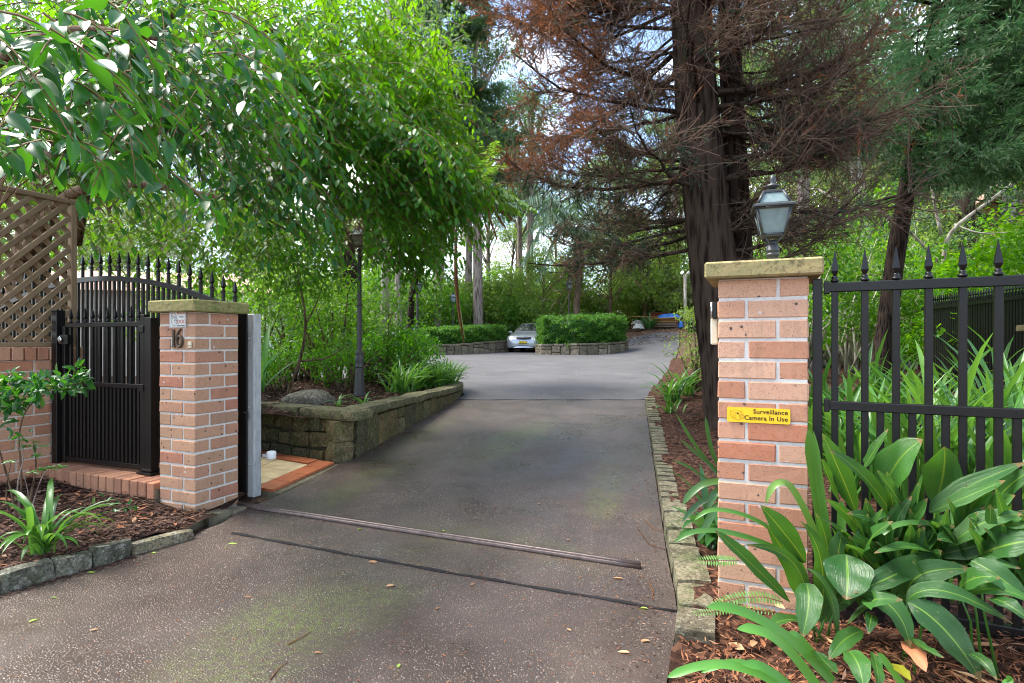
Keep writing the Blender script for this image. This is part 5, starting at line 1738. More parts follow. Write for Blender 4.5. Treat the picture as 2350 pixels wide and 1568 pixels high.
for i in range(nl):
    z = 2.15 + 5.6 * (i / nl) ** .9
    az = rng.uniform(0, 2 * np.pi) if i % 3 else rng.choice([np.pi + rng.normal() * .55, rng.normal() * .6])
    toward = -math.sin(az)          # >0 towards the camera
    L = rng.uniform(1.7, 2.85) * (1 - .045 * (z - 2.2))
    if math.cos(az) > .2: L *= .80
    if toward > .5: L *= .70
    if z < 2.7: L *= .75
    if z < 3.2 and math.cos(az) < -.3: L = rng.uniform(1.5, 2.15)
    base = trunk_at(w2l(z)); k = 9; t = np.linspace(0, 1, k)
    el = rng.uniform(-.22, .28) if z > 2.6 else rng.uniform(-.05, .35)
    hz = np.array([np.cos(az), np.sin(az), 0]); sidev = np.array([-hz[1], hz[0], 0])
    bend = rng.normal() * .18
    rise = el * t - .30 * t ** 1.5 * rng.uniform(.3, 1.0) + .30 * t ** 3.2 * rng.uniform(.4, 1.2)
    pts = base + hz * (t * L)[:, None] + sidev * (bend * L * t ** 2)[:, None] + np.array([0, 0, 1.0]) * (rise * L)[:, None] + np.cumsum(rng.normal(size=(k, 3)) * .02, 0)
    limb_pts.append(pts); limb_r.append(np.linspace(rng.uniform(.018, .036), .006, k))
    ns = int(15 * L / 2)
    for j in range(ns):
        u = rng.uniform(.18, 1.0); x = u * (k - 1); i0 = min(int(x), k - 2)
        b0 = pts[i0] + (pts[i0 + 1] - pts[i0]) * (x - i0); tg = unit(pts[i0 + 1] - pts[i0])
        sg = 1 if j % 2 else -1
        d = unit(tg * rng.uniform(.5, 1.0) + sidev * sg * rng.uniform(.5, 1.0) + np.array([0, 0, rng.normal() * .28]))
        l = rng.uniform(.35, .95) * (1.15 - .5 * u)
        k2 = 6; t2 = np.linspace(0, 1, k2)
        cur = rng.normal(size=3) * .22; cur[2] = rng.uniform(-.18, .26)
        sp2 = b0 + d * (t2 * l)[:, None] + cur * (l * t2 ** 2)[:, None]
        wq = sp2[-1] + np.array(c0); pxq = wq[0] / wq[1] * F + 1175; pyq = 784 - (wq[2] - EYE) / wq[1] * F
        if pxq < 1270 and pyq > 430: continue
        sec_pts.append(sp2); sec_r.append(np.linspace(.0075, .0035, k2))
        nt = rng.integers(13, 20)
        for q_ in range(nt):
            v = rng.uniform(.1, 1.0); y_ = v * (k2 - 1); j0 = min(int(y_), k2 - 2)
            b1 = sp2[j0] + (sp2[j0 + 1] - sp2[j0]) * (y_ - j0); tg2 = unit(sp2[j0 + 1] - sp2[j0])
            d2 = unit(tg2 * .8 + rng.normal(size=3) * .62)
            l2 = rng.uniform(.12, .40); t3 = np.linspace(0, 1, 4)
            cu2 = rng.normal(size=3) * .35
            ter = b1 + d2 * (t3 * l2)[:, None] + cu2 * (l2 * t3 ** 2)[:, None]
            ter_pts.append(ter)
            wx = ter[-1] + np.array(c0)
            if (wx[0] < .85 and wx[2] > 3.1 and rng.random() < .55) or (wx[2] > 3.9 and wx[0] > 3.7 and rng.random() < .45) or rng.random() < .015: ends_dead.append(ter)
            elif wx[2] < 3.0 and wx[0] < 2.05 and rng.random() < .5: ends_green.append(ter)
            elif rng.random() < .04: ends_green.append(ter)
            elif rng.random() < .16: ends_brown.append(ter)
limb_pts = np.array(limb_pts); 
for a_, r_ in zip(limb_pts, limb_r):
    V, Fq = tubes(a_[None], r_[None], 7)
    link('branch', npmesh('branch', V, Fq, M['bark_dark'], None, True), dc)
V1, F1 = tubes(np.array(sec_pts), np.array(sec_r), 4)
link('branchlet', npmesh('branchlet', V1, F1, M['twig'], None, True), dc, 'stuff')
tp_ = np.array(ter_pts)
tube_obj('twig', tp_, np.tile(np.linspace(.0044, .0022, 4), (len(tp_), 1)), M['twig'], dc, 3, 'stuff')
def sprays(ters, per, ln, wd, rng, mat, parent, name='foliage', spread=.8):
    A = np.array(ters)
    t = rng.uniform(.15, 1.0, (len(A), per)) * (A.shape[1] - 1)
    i0 = np.minimum(t.astype(int), A.shape[1] - 2); fr = t - i0; ar = np.arange(len(A))[:, None]
    pos = A[ar, i0] * (1 - fr[..., None]) + A[ar, i0 + 1] * fr[..., None]
    tan = unit(A[ar, i0 + 1] - A[ar, i0])
    d = unit(tan + rng.normal(size=pos.shape) * spread * .6)
    up = rng.normal(size=pos.shape)
    n = pos.shape[0] * per
    V, Fq, rv = scatter(D2_V, D2_F, pos.reshape(-1, 3), d.reshape(-1, 3), up.reshape(-1, 3), ln * rng.uniform(.6, 1.3, n), wd * rng.uniform(.7, 1.3, n), rng)
    return link(name, npmesh(name, V, Fq, mat, {'rnd': rv}), parent, 'stuff')
sprays(ends_dead, 12, .075, .011, rng, M['dead_spray'], dc, 'dead_foliage')
sprays(ends_brown, 8, .055, .011, rng, M['dead_brown'], dc, 'dead_foliage')
sprays(ends_green, 11, .075, .011, rng, M['conifer_dark'], dc)

# =================================================================== GREEN CONIFERS
def green_conifer(name, label, base, tpts, trad, bark, zlo, zhi, L0, nl, mat, seed, mat2=None, per=9, sl=.085, sw=.013, azf=None, ridge=.05):
    rng = np.random.default_rng(seed)
    t = thing(name, label, 'conifer', tuple(base))
    lp = [Vector(p) - Vector(base) for p in tpts]
    trunk_obj('trunk', lp, trad, bark, t, 30, ridge, 60, seed)
    ta = np.array([tuple(p) for p in lp])
    ters, ters2, lpts, lrs = [], [], [], []
    for i in range(nl):
        z = zlo + (zhi - zlo) * (i + rng.random()) / nl
        b0 = np.array([np.interp(z - base[2], ta[:, 2], ta[:, k]) for k in range(3)])
        az = rng.uniform(0, 2 * np.pi) if azf is None else azf(rng)
        L = L0 * rng.uniform(.65, 1.15) * (1 - .5 * (z - zlo) / max(.1, zhi - zlo + 2))
        k = 8; u = np.linspace(0, 1, k)
        hz = np.array([np.cos(az), np.sin(az), 0]); sv = np.array([-hz[1], hz[0], 0])
        pts = b0 + hz * (u * L)[:, None] + sv * (rng.normal() * .15 * L * u ** 2)[:, None] + np.array([0, 0, 1.0]) * ((rng.uniform(-.05, .4) * u - .35 * u ** 2 + .2 * u ** 3) * L)[:, None]
        lpts.append(pts); lrs.append(np.linspace(.028, .006, k))
        for j in range(int(14 * L / 2)):
            v = rng.uniform(.22, 1.0); x = v * (k - 1); i0 = min(int(x), k - 2)
            b1 = pts[i0] + (pts[i0 + 1] - pts[i0]) * (x - i0); tg = unit(pts[i0 + 1] - pts[i0])
            d = unit(tg * .8 + sv * (1 if j % 2 else -1) * rng.uniform(.4, .9) + np.array([0, 0, rng.normal() * .25]))
            l = rng.uniform(.3, .75)
            for q_ in range(11):
                w = rng.uniform(.05, 1.0)
                b2 = b1 + d * l * w + np.array([0, 0, -.12]) * w * w * l
                d2 = unit(d * .9 + rng.normal(size=3) * .5)
                ter = b2 + d2 * (np.linspace(0, 1, 4) * rng.uniform(.12, .3))[:, None] + np.array([0, 0, -.06]) * (np.linspace(0, 1, 4) ** 2)[:, None]
                (ters if (mat2 is None or rng.random() > .3) else ters2).append(ter)
    V, Fq = tubes(np.array(lpts), np.array(lrs), 6)
    link('branch', npmesh('branch', V, Fq, bark, None, True), t, 'stuff')
    sprays(ters, per, sl, sw, rng, mat, t)
    if ters2: sprays(ters2, per, sl, sw, rng, mat2, t)
    return t
Yc = 8.6
tb0 = P(2008, 930, Yc)
green_conifer('leaning_conifer', 'green conifer with dark leaning trunk behind the iron fence', tb0,
              [P(2000, 960, Yc), P(2012, 900, Yc), P(2030, 780, Yc), P(2058, 560, Yc), P(2090, 390, Yc), P(2120, 230, Yc), P(2150, 0, Yc), P(2180, -300, Yc), P(2200, -700, Yc)],
              [.16, .145, .13, .12, .11, .085, .06, .04, .02], M['bark_black'], 3.35, 8.6, 2.35, 140, M['conifer'], 51, M['conifer_grey'], 11, .095, .015,
              azf=lambda r: r.choice([r.normal() * .7 + .1, r.uniform(0, 6.283), r.normal() * .7 - .8, r.normal() * .6 - 1.6, r.normal() * .5 - 2.5]))
gb0 = P(1005, 790, 31.0)
green_conifer('grey_conifer', 'tall grey green conifer behind the bright tree crown', gb0, [gb0, P(1005, 300, 31), P(1010, -100, 31), P(1010, -300, 31)], [.2, .17, .12, .06], M['bark_red'], 8.0, 23, 4.6, 90, M['conifer_grey'], 52, M['conifer'], 9, .26, .05)
gb1 = P(2215, 860, 15.0)
green_conifer('grey_conifer', 'grey green conifer standing far behind the leaning trunk', gb1, [gb1, P(2215, 300, 15), P(2215, -300, 15)], [.25, .18, .08], M['bark_dark'], 1.8, 9, 2.6, 46, M['conifer_grey'], 53, M['leaf_gum'], 7, .12, .022)

# trunk behind the first lamp post
tb_ = P(810, 900, 10.2); tt = thing('tree', 'thick dark trunked tree behind the first lamp post', 'tree', (tb_.x, tb_.y, .5))
b0v = Vector((tb_.x, tb_.y, .5))
trunk_obj('trunk', [P(838, 905, 10.2) - b0v, P(822, 800, 10.2) - b0v, P(800, 660, 10.2) - b0v, P(785, 540, 10.2) - b0v, P(772, 380, 10.2) - b0v, P(760, 0, 10.4) - b0v, P(750, -500, 10.6) - b0v], [.26, .22, .20, .18, .16, .13, .08], M['bark_dark'], tt, 36, .07, 60, 61)
rng = np.random.default_rng(62)
for k in range(9):
    z = rng.uniform(2.2, 6.5); b0 = np.array(P(790, 600, 10.2) - b0v); b0[2] = z - .5; az = rng.uniform(0, 6.28); L = rng.uniform(.9, 2.0)
    pts = [Vector(b0 + np.array([np.cos(az) * L * u, np.sin(az) * L * u, .25 * L * u * u - .1 * u])) for u in (0, .4, .8, 1)]
    limb('branch', pts, .03, .008, M['bark_dark'], tt, 6)
p_ = in_ell(7000, np.array(P(780, 120, 10.4) - b0v), (2.4, 1.6, 2.4), rng)
d_ = rng.normal(size=p_.shape); d_[:, 2] -= .5
V, Fq, rv = scatter(D2_V, D2_F, p_, d_, rng.normal(size=p_.shape) + [0, 0, 1], .11, .045, rng)
link('crown', npmesh('crown', V, Fq, M['leaf_gum'], {'rnd': rv}), tt, 'stuff')
# pale twiggy acacia at the edge of the bright crown
ab = P(880, 880, 9.6); ac = thing('acacia', 'feathery yellow green acacia with pale bare twigs beside the bright crown', 'tree', (ab.x, ab.y, .5)); a0 = Vector((ab.x, ab.y, .5))
rng = np.random.default_rng(71)
tr = [P(880, 890, 9.6) - a0, P(885, 600, 9.4) - a0, P(890, 350, 9.2) - a0, P(900, 120, 9.0) - a0, P(880, -60, 9.0) - a0]
trunk_obj('trunk', tr, [.08, .07, .06, .05, .02], M['bark_pale'], ac, 16, .03, 30, 72)
apts = []
for k in range(34):
    s_ = rng.uniform(-.1, 1); b0 = np.array(lerp(P(900, 60, 9.0), P(893, 330, 9.2), s_) - a0)
    tgt = np.array(P(rng.uniform(960, 1120), rng.uniform(60, 330), rng.uniform(8.2, 9.4)) - a0)
    u = np.linspace(0, 1, 8); mid = (b0 + tgt) / 2 + np.array([0, 0, rng.uniform(.2, .6)])
    q_ = ((1 - u) ** 2)[:, None] * b0 + (2 * u * (1 - u))[:, None] * mid + (u ** 2)[:, None] * tgt
    apts.append(q_)
apts = np.array(apts)
tube_obj('branch', apts, np.tile(np.linspace(.013, .004, 8), (len(apts), 1)), M['bark_pale'], ac, 5, 'stuff')
sub = []
for q_ in apts:
    for j in range(9):
        u = rng.uniform(.25, 1); i0 = min(int(u * 7), 6); b0 = q_[i0]
        d = unit(rng.normal(size=3) + [.3, 0, -.3]); sub.append(b0 + d * (np.linspace(0, 1, 5) * rng.uniform(.15, .4))[:, None])
sprays(sub, 14, .05, .014, rng, M['leaf_bright'], ac, 'foliage', 1.2)
# =================================================================== BACKGROUND TREES AND BUSHES
def crown_cloud(rng, clumps, per, ln, wd, flat=.6, tv=D2_V, tf=D2_F):
    parts = []
    for c, r in clumps:
        n = int(per)
        p = in_ell(n, c, r, rng, .25)
        d = unit((p - np.asarray(c)) * .8 + rng.normal(size=p.shape) * .8); d[:, 2] -= .5
        up = rng.normal(size=p.shape) * .7 + [0, 0, 1]
        parts.append(scatter(tv, tf, p, d, up, ln * rng.uniform(.6, 1.3, n), wd * rng.uniform(.7, 1.3, n), rng))
    return join(parts)

def make_tree(name, label, cat, seed, H, r_trunk, crown_lo, spread, nclump, per, ln, wd, leaf, bark, group, lean=.3, clump_r=(.7, 1.5)):
    rng = np.random.default_rng(seed)
    t = thing(name, label, cat, (0, 0, 0), 0, group)
    lx, ly = rng.normal(size=2) * lean
    tp = [(0, 0, -.4), (lx * .1, ly * .1, H * .15), (lx * .4, ly * .3, H * .45), (lx * .7, ly * .8, H * .75), (lx, ly, H)]
    mb = MB()
    k = 14; u = np.linspace(0, 1, k); zz = np.array([p[2] for p in tp])
    pts = [(np.interp(z, zz, [p[0] for p in tp]), np.interp(z, zz, [p[1] for p in tp]), z) for z in np.linspace(-.4, H, k)]
    rads = [r_trunk * (1.25 if i == 0 else 1) * (1 - .75 * (i / (k - 1)) ** 1.3) for i in range(k)]
    mb.tube(pts, rads, 9)
    clumps = []
    for i in range(nclump):
        f = rng.random() ** .8; z = crown_lo + (H * 1.04 - crown_lo) * f
        az = rng.uniform(0, 6.283); rr = spread * rng.uniform(.25, 1.0) * (1 - .55 * abs(f - .4))
        bx = np.interp(z * .85, zz, [p[0] for p in tp]); by = np.interp(z * .85, zz, [p[1] for p in tp])
        c = np.array((bx + rr * math.cos(az), by + rr * math.sin(az), z))
        cr = rng.uniform(*clump_r); clumps.append((c, (cr, cr, cr * .72)))
        b0 = Vector((bx, by, max(.5, z * .8 - .2))); mid = lerp(b0, Vector(c), .5) + Vector((0, 0, .12 * rr))
        mb.tube([b0, mid, Vector(c)], [r_trunk * .28, r_trunk * .2, r_trunk * .08], 5)
    mb.build('trunk', bark, t)
    V, Fq, rv = crown_cloud(rng, clumps, per, ln, wd)
    link('crown', npmesh('crown', V, Fq, leaf, {'rnd': rv}), t, 'stuff')
    return t

def make_shrub(name, label, cat, seed, H, W, nclump, per, ln, wd, leaf, bark, group, stems=6, clump_r=None, tv=D2_V, tf=D2_F):
    rng = np.random.default_rng(seed)
    t = thing(name, label, cat, (0, 0, 0), 0, group)
    clumps = []; mb = MB()
    cr0 = clump_r or (.22 * H, .34 * H)
    for i in range(nclump):
        az = rng.uniform(0, 6.283); f = rng.random(); z = H * (.22 + .70 * f); rr = W * .5 * math.sqrt(rng.random()) * (1.15 - .5 * f)
        c = np.array((rr * math.cos(az), rr * math.sin(az), z)); cr = rng.uniform(*cr0)
        clumps.append((c, (cr, cr, cr * .75)))
        if i < stems * 2:
            b0 = Vector((rng.normal() * .06 * W, rng.normal() * .06 * W, -.1))
            mb.tube([b0, lerp(b0, Vector(c), .5) + Vector((0, 0, .08 * H)), Vector(c)], [.018 + .006 * H, .012 + .003 * H, .004], 5)
    mb.build('stem', bark, t)
    V, Fq, rv = crown_cloud(rng, clumps, per, ln, wd, .6, tv, tf)
    link('foliage', npmesh('foliage', V, Fq, leaf, {'rnd': rv}), t, 'stuff')
    return t

def place(proto, spots, used):
    """spots: (x, y, z, rot, scale[, label])"""
    for s in spots:
        if proto.name in used: o = copy_tree(proto)
        else: o = proto; used.add(proto.name)
        o.location = s[:3]; o.rotation_euler = (0, 0, s[3]); o.scale = (s[4], s[4], s[4] * (s[6] if len(s) > 6 else 1))
        if len(s) > 5 and s[5]: o['label'] = s[5]
used = set()
rng = np.random.default_rng(81)
GR = 'tall gum trees of the bush beyond the court'
gum_a = make_tree('gum_tree', 'tall gum tree of the bush rising beyond the hedges', 'tree', 91, 17, .26, 5.5, 3.0, 26, 330, .26, .085, M['leaf_gum'], M['bark_red'], GR, .8, (.8, 1.7))
gum_b = make_tree('gum_tree', 'tall gum tree of the bush rising beyond the hedges', 'tree', 92, 14, .2, 3.2, 3.2, 26, 330, .24, .085, M['leaf_olive'], M['bark_pale'], GR, .9, (.8, 1.7))
gum_c = make_tree('gum_tree', 'tall gum tree of the bush rising beyond the hedges', 'tree', 93, 12, .18, 2.2, 3.0, 26, 360, .22, .09, M['leaf_bush'], M['bark_brown'], GR, .7, (.8, 1.6))
protos = [gum_a, gum_b, gum_c]
spots = {0: [], 1: [], 2: []}
for i in range(64):
    Y = rng.uniform(37, 72); x = rng.uniform(-350, 2900)
    X = (x - 1175) / F * Y
    spots[int(rng.integers(0, 3))].append((X, Y, float(gz(X, Y)) - .1, rng.uniform(0, 6.28), rng.uniform(.75, 1.25)))
for i in range(15):    # behind the right fence
    Y = rng.uniform(17, 34); x = rng.uniform(1720, 2700); X = (x - 1175) / F * Y
    spots[int(rng.integers(0, 3))].append((X, Y, float(gz(X, Y)) - .1, rng.uniform(0, 6.28), rng.uniform(.8, 1.15)))
for i in range(16):    # sides
    s_ = rng.choice([-1, 1]); Y = rng.uniform(16, 36); X = s_ * rng.uniform(14, 26) + (3 if s_ > 0 else -2)
    spots[int(rng.integers(0, 3))].append((X, Y, float(gz(X, Y)) - .1, rng.uniform(0, 6.28), rng.uniform(.7, 1.0)))
for k in range(3): place(protos[k], spots[k], used)

# the trunks one can tell apart beyond the left hedge
bt = make_tree('stringybark_tree', 'x', 'tree', 94, 19, .34, 9.5, 3.0, 22, 330, .24, .085, M['leaf_gum'], M['bark_red'], 'stringybark trunks beyond the hedges', .35, (.8, 1.6))
labs = [(1072, 33.5, .75, 'reddish stringybark trunk beyond the left hedge, leftmost of the close pair'), (1098, 31.5, .9, 'thick grey stringybark trunk rising right behind the yucca and left hedge'),
        (1196, 38, .75, 'straight stringybark trunk above the parked car, left of two'), (1213, 37, .85, 'straight stringybark trunk above the parked car, right of two'),
        (1118, 40, .6, 'thin reddish stringybark trunk just right of the thick grey one'), (915, 28, .55, 'slender stringybark trunk beyond the handrail'),
        (1545, 42, .8, 'pale stringybark trunk just left of the big dying conifer')]
place(bt, [(P(x, 784, Y).x, Y, float(gz(P(x, 784, Y).x, Y)) - .2, i * 1.7, s_, l_) for i, (x, Y, s_, l_) in enumerate(labs)], used)

GB_ = 'bushes of the undergrowth beyond the court'
bl_ = 'leafy bush of the tangled undergrowth beyond the hedges and court'
bushes = [make_shrub('bush', bl_, 'bush', 95, 3.4, 3.4, 22, 150, .23, .10, M['leaf_bush'], M['bark_brown'], GB_),
          make_shrub('bush', bl_, 'bush', 96, 2.8, 3.2, 20, 150, .21, .085, M['leaf_olive'], M['bark_brown'], GB_),
          make_shrub('bush', bl_, 'bush', 97, 3.8, 3.0, 22, 150, .23, .10, M['leaf_shrub'], M['bark_brown'], GB_),
          make_shrub('bush', bl_, 'bush', 98, 4.6, 3.4, 24, 150, .24, .095, M['leaf_gum'], M['bark_brown'], GB_)]
bs = {k: [] for k in range(4)}
for i in range(92):
    Y = rng.uniform(32.5, 47); x = rng.uniform(500, 1620); X = (x - 1175) / F * Y
    if Y < 36.5 and 1400 < x: continue
    bs[int(rng.integers(0, 4))].append((X, Y, float(gz(X, Y)) - .1, rng.uniform(0, 6.28), rng.uniform(.75, 1.35)))
for i in range(26):   # bush along the left of the court
    X = rng.uniform(-11.5, -3.2); Y = rng.uniform(19, 34)
    if X > -5.2 - (Y - 19) * .06 and Y < 31: continue
    bs[int(rng.integers(0, 4))].append((X, Y, float(gz(X, Y)) - .1, rng.uniform(0, 6.28), rng.uniform(.6, 1.0)))
for i in range(26):   # right of the court
    Y = rng.uniform(15, 32); X = asR(min(Y, 27)) + rng.uniform(2.6, 8)
    if X / Y < .33: continue
    bs[int(rng.integers(0, 4))].append((X, Y, float(gz(X, Y)) - .1, rng.uniform(0, 6.28), rng.uniform(.6, 1.0)))
for k in range(4): place(bushes[k], bs[k], used)

# greener trees right of centre, above the court
mg = make_tree('wattle_tree', 'yellow green bushy tree at the back of the court right of the far lamp post', 'tree', 99, 6.0, .11, 1.0, 2.5, 26, 260, .21, .09, M['leaf_bush'], M['bark_brown'], 'bushy green trees at the back of the court', .4, (.6, 1.15))
_ord = ['leftmost', 'second from the left', 'third from the left', 'third from the right', 'second from the right', 'rightmost']
place(mg, [(P(x, 784, Y).x, Y, float(gz(P(x, 784, Y).x, Y)) - .1, i * 2.1, s_, 'yellow green bushy tree at the back of the court, %s of six' % _ord[i]) for i, (x, Y, s_) in enumerate(((1170, 34, .75), (1245, 33, .85), (1340, 36, 1.0), (1400, 34, 1.1), (1480, 36, 1.15), (1545, 38, .9)))], used)

# ------------------------------------------------------- shrubs of the planter
sh_a = make_shrub('leafy_shrub', 'x', 'shrub', 101, 1.9, 1.7, 20, 150, .062, .032, M['leaf_shrub'], M['bark_brown'], 'shrubs in the raised planter', 7, (.24, .42), L8_V, L8_F)
sh_b = make_shrub('leafy_shrub', 'x', 'shrub', 102, 1.15, 1.5, 18, 130, .062, .030, M['leaf_mid'], M['bark_brown'], 'shrubs in the raised planter', 6, (.2, .34), L8_V, L8_F)
def pb(x, Y, dz=0):
    X = P(x, 784, Y).x
    return (X, Y, zp(X, Y) - .02 if Y < 11 else .35 + dz)
place(sh_a, [(*pb(755, 8.8), .3, 1.0, 'bright green shrub left of the first lamp post above the boulder'), (*pb(690, 9.6), 1.9, 1.0, 'tall green shrub behind the galvanised post'),
             (*pb(850, 9.4), 3.0, .9, 'green shrub right behind the first lamp post'), (*pb(560, 9.8), 4.4, 1.15, 'tall green shrub behind the number 16 pillar'),
             (*pb(420, 9.3), 5.2, 1.05, 'green shrub seen through the top of sliding gate'), (*pb(640, 12.5, .1), 2.5, 1.1, 'pale green shrub behind the planter in front of white car')], used)
place(sh_b, [(*pb(880, 9.2), 1.0, .9, 'dark glossy shrub right of the first lamp post'), (*pb(930, 10.0), 2.0, .8, 'low dark glossy shrub at the foot of the tree fern'),
             (*pb(795, 8.0), 2.9, .7, 'small dark shrub at the left foot of the first lamp post'), (*pb(640, 7.6), 4.0, .55, 'small dark shrub low behind the galvanised post'),
             (*pb(905, 10.0), .4, 1.0, 'dark glossy shrub under the pipe handrail'), (*pb(735, 9.9), 5.5, 1.05, 'dark shrub under the thick dark trunk')], used)
# bare leaning stem in the planter
bs_ = P(660, 910, 7.3); t = thing('leaning_shrub', 'leaning bare stemmed shrub behind the boulder in the planter', 'shrub', (bs_.x, bs_.y, .55)); b0v = Vector((bs_.x, bs_.y, .55))
limb('stem', [P(655, 915, 7.3) - b0v, P(690, 830, 7.3) - b0v, P(705, 740, 7.3) - b0v, P(690, 660, 7.3) - b0v, P(670, 600, 7.4) - b0v], .024, .008, M['bark_brown'], t)
limb('stem', [P(692, 828, 7.3) - b0v, P(750, 826, 7.2) - b0v, P(800, 790, 7.1) - b0v], .014, .005, M['bark_brown'], t)
limb('stem', [P(705, 740, 7.3) - b0v, P(730, 690, 7.3) - b0v, P(745, 640, 7.3) - b0v], .012, .004, M['bark_brown'], t)
rng = np.random.default_rng(111)
V, Fq, rv = join([scatter(L8_V, L8_F, *(lambda p: (p, rng.normal(size=p.shape) + [0, 0, -.4], rng.normal(size=p.shape) * .5 + [0, 0, 1]))(in_ell(n, np.array(P(x, y, 7.3) - b0v), r, rng)), .065, .032, rng)
     for x, y, r, n in ((680, 620, (.5, .4, .3), 520), (750, 650, (.35, .3, .25), 260), (800, 785, (.25, .25, .15), 130), (640, 690, (.3, .3, .3), 200))])
link('foliage', npmesh('foliage', V, Fq, M['leaf_shrub'], {'rnd': rv}), t, 'stuff')

# right-hand greenery behind the fence
rs_a = make_shrub('broadleaf_shrub', 'x', 'shrub', 121, 3.2, 2.6, 24, 170, .10, .060, M['leaf_shrub'], M['bark_pale'], 'shrubs behind the right iron fence', 9, (.35, .65), L8_V, L8_F)
rs_b = make_shrub('broadleaf_shrub', 'x', 'shrub', 122, 3.8, 3.0, 24, 190, .085, .045, M['leaf_bush'], M['bark_pale'], 'shrubs behind the right iron fence', 9, (.4, .75), L8_V, L8_F)
rs_c = make_shrub('broadleaf_shrub', 'x', 'shrub', 123, 3.0, 2.2, 18, 110, .13, .085, M['leaf_bright'], M['bark_pale'], 'shrubs behind the right iron fence', 6, (.35, .6), L8_V, L8_F)
def rb(x, Y): X = P(x, 784, Y).x; return (X, Y, float(gz(X, Y)) + .02)
place(rs_a, [(*rb(1830, 11.5), .2, 1.0, 'leafy green shrub right behind the pillar lantern'), (*rb(1950, 12.5), 1.4, 1.05, 'leafy green shrub left of the leaning dark trunk'),
             (*rb(2180, 11.5), 2.7, .9, 'leafy green shrub just right of the leaning trunk'), (*rb(1800, 16), 4.2, 1.1, 'distant leafy shrub behind the pillar lantern')], used)
place(rs_b, [(*rb(1890, 15), .9, 1.15, 'pale green shrub far behind the left end of fence'), (*rb(2060, 14.5), 2.9, 1.2, 'pale green shrub behind the leaning trunk'), (*rb(2270, 13.2), 4.0, 1.05, 'pale green shrub beside the brick house'),
             (*rb(1760, 20), 5.1, 1.3, 'pale green bush right of the big dead trunk')], used)
place(rs_c, [(*rb(2300, 9.4), .5, .95, 'bright broad leaved shrub above the distant black fence'), (*rb(2420, 8.0), 2.5, .9, 'bright broad leaved shrub at the right edge above the fence'), (*rb(2215, 10.4), 3.8, .8, 'bright broad leaved shrub left of the brick house')], used)
# pale gum at the right edge with yellow leaves
gp_ = P(2330, 784, 15.5)
t = make_tree('yellow_leaved_gum', 'pale trunked tree with yellow leaves at the top right corner', 'tree', 131, 13, .22, 5.0, 1.9, 20, 150, .14, .075, M['leaf_yellow'], M['bark_pale'], None, .5, (.5, .9))
t.location = (gp_.x, gp_.y, .4)
yy = P(2240, 784, 10.8); rng = np.random.default_rng(133)
t = thing('branching_tree', 'bare forked pale tree with thin leaves right of the leaning trunk', 'tree', (yy.x, yy.y, .4)); b0v = Vector((yy.x, yy.y, .4))
for pts, r0, r1 in ((((2200, 880, 10.8), (2170, 700, 10.8), (2160, 540, 10.7), (2260, 470, 10.6), (2350, 400, 10.5)), .05, .02), (((2160, 540, 10.7), (2130, 400, 10.7), (2150, 250, 10.7)), .03, .012), (((2170, 620, 10.8), (2080, 520, 10.9), (2000, 470, 11)), .03, .01),
                    (((2260, 470, 10.6), (2290, 360, 10.5), (2340, 250, 10.4)), .022, .008), (((2190, 515, 10.7), (2250, 540, 10.4), (2350, 530, 10.2)), .02, .008)):
    limb('branch', [P(*p) - b0v for p in pts], r0, r1, M['bark_pale'], t, 8)
p_ = np.concatenate([in_ell(420, np.array(P(x, y, 10.6) - b0v), (.7, .7, .5), rng) for x, y in ((2340, 380), (2150, 300), (2010, 470), (2330, 260), (2330, 520))])
V, Fq, rv = scatter(L8_V, L8_F, p_, rng.normal(size=p_.shape) + [0, 0, -.4], rng.normal(size=p_.shape) * .5 + [0, 0, 1], .09, .05, rng)
link('foliage', npmesh('foliage', V, Fq, M['leaf_bright'], {'rnd': rv}), t, 'stuff')

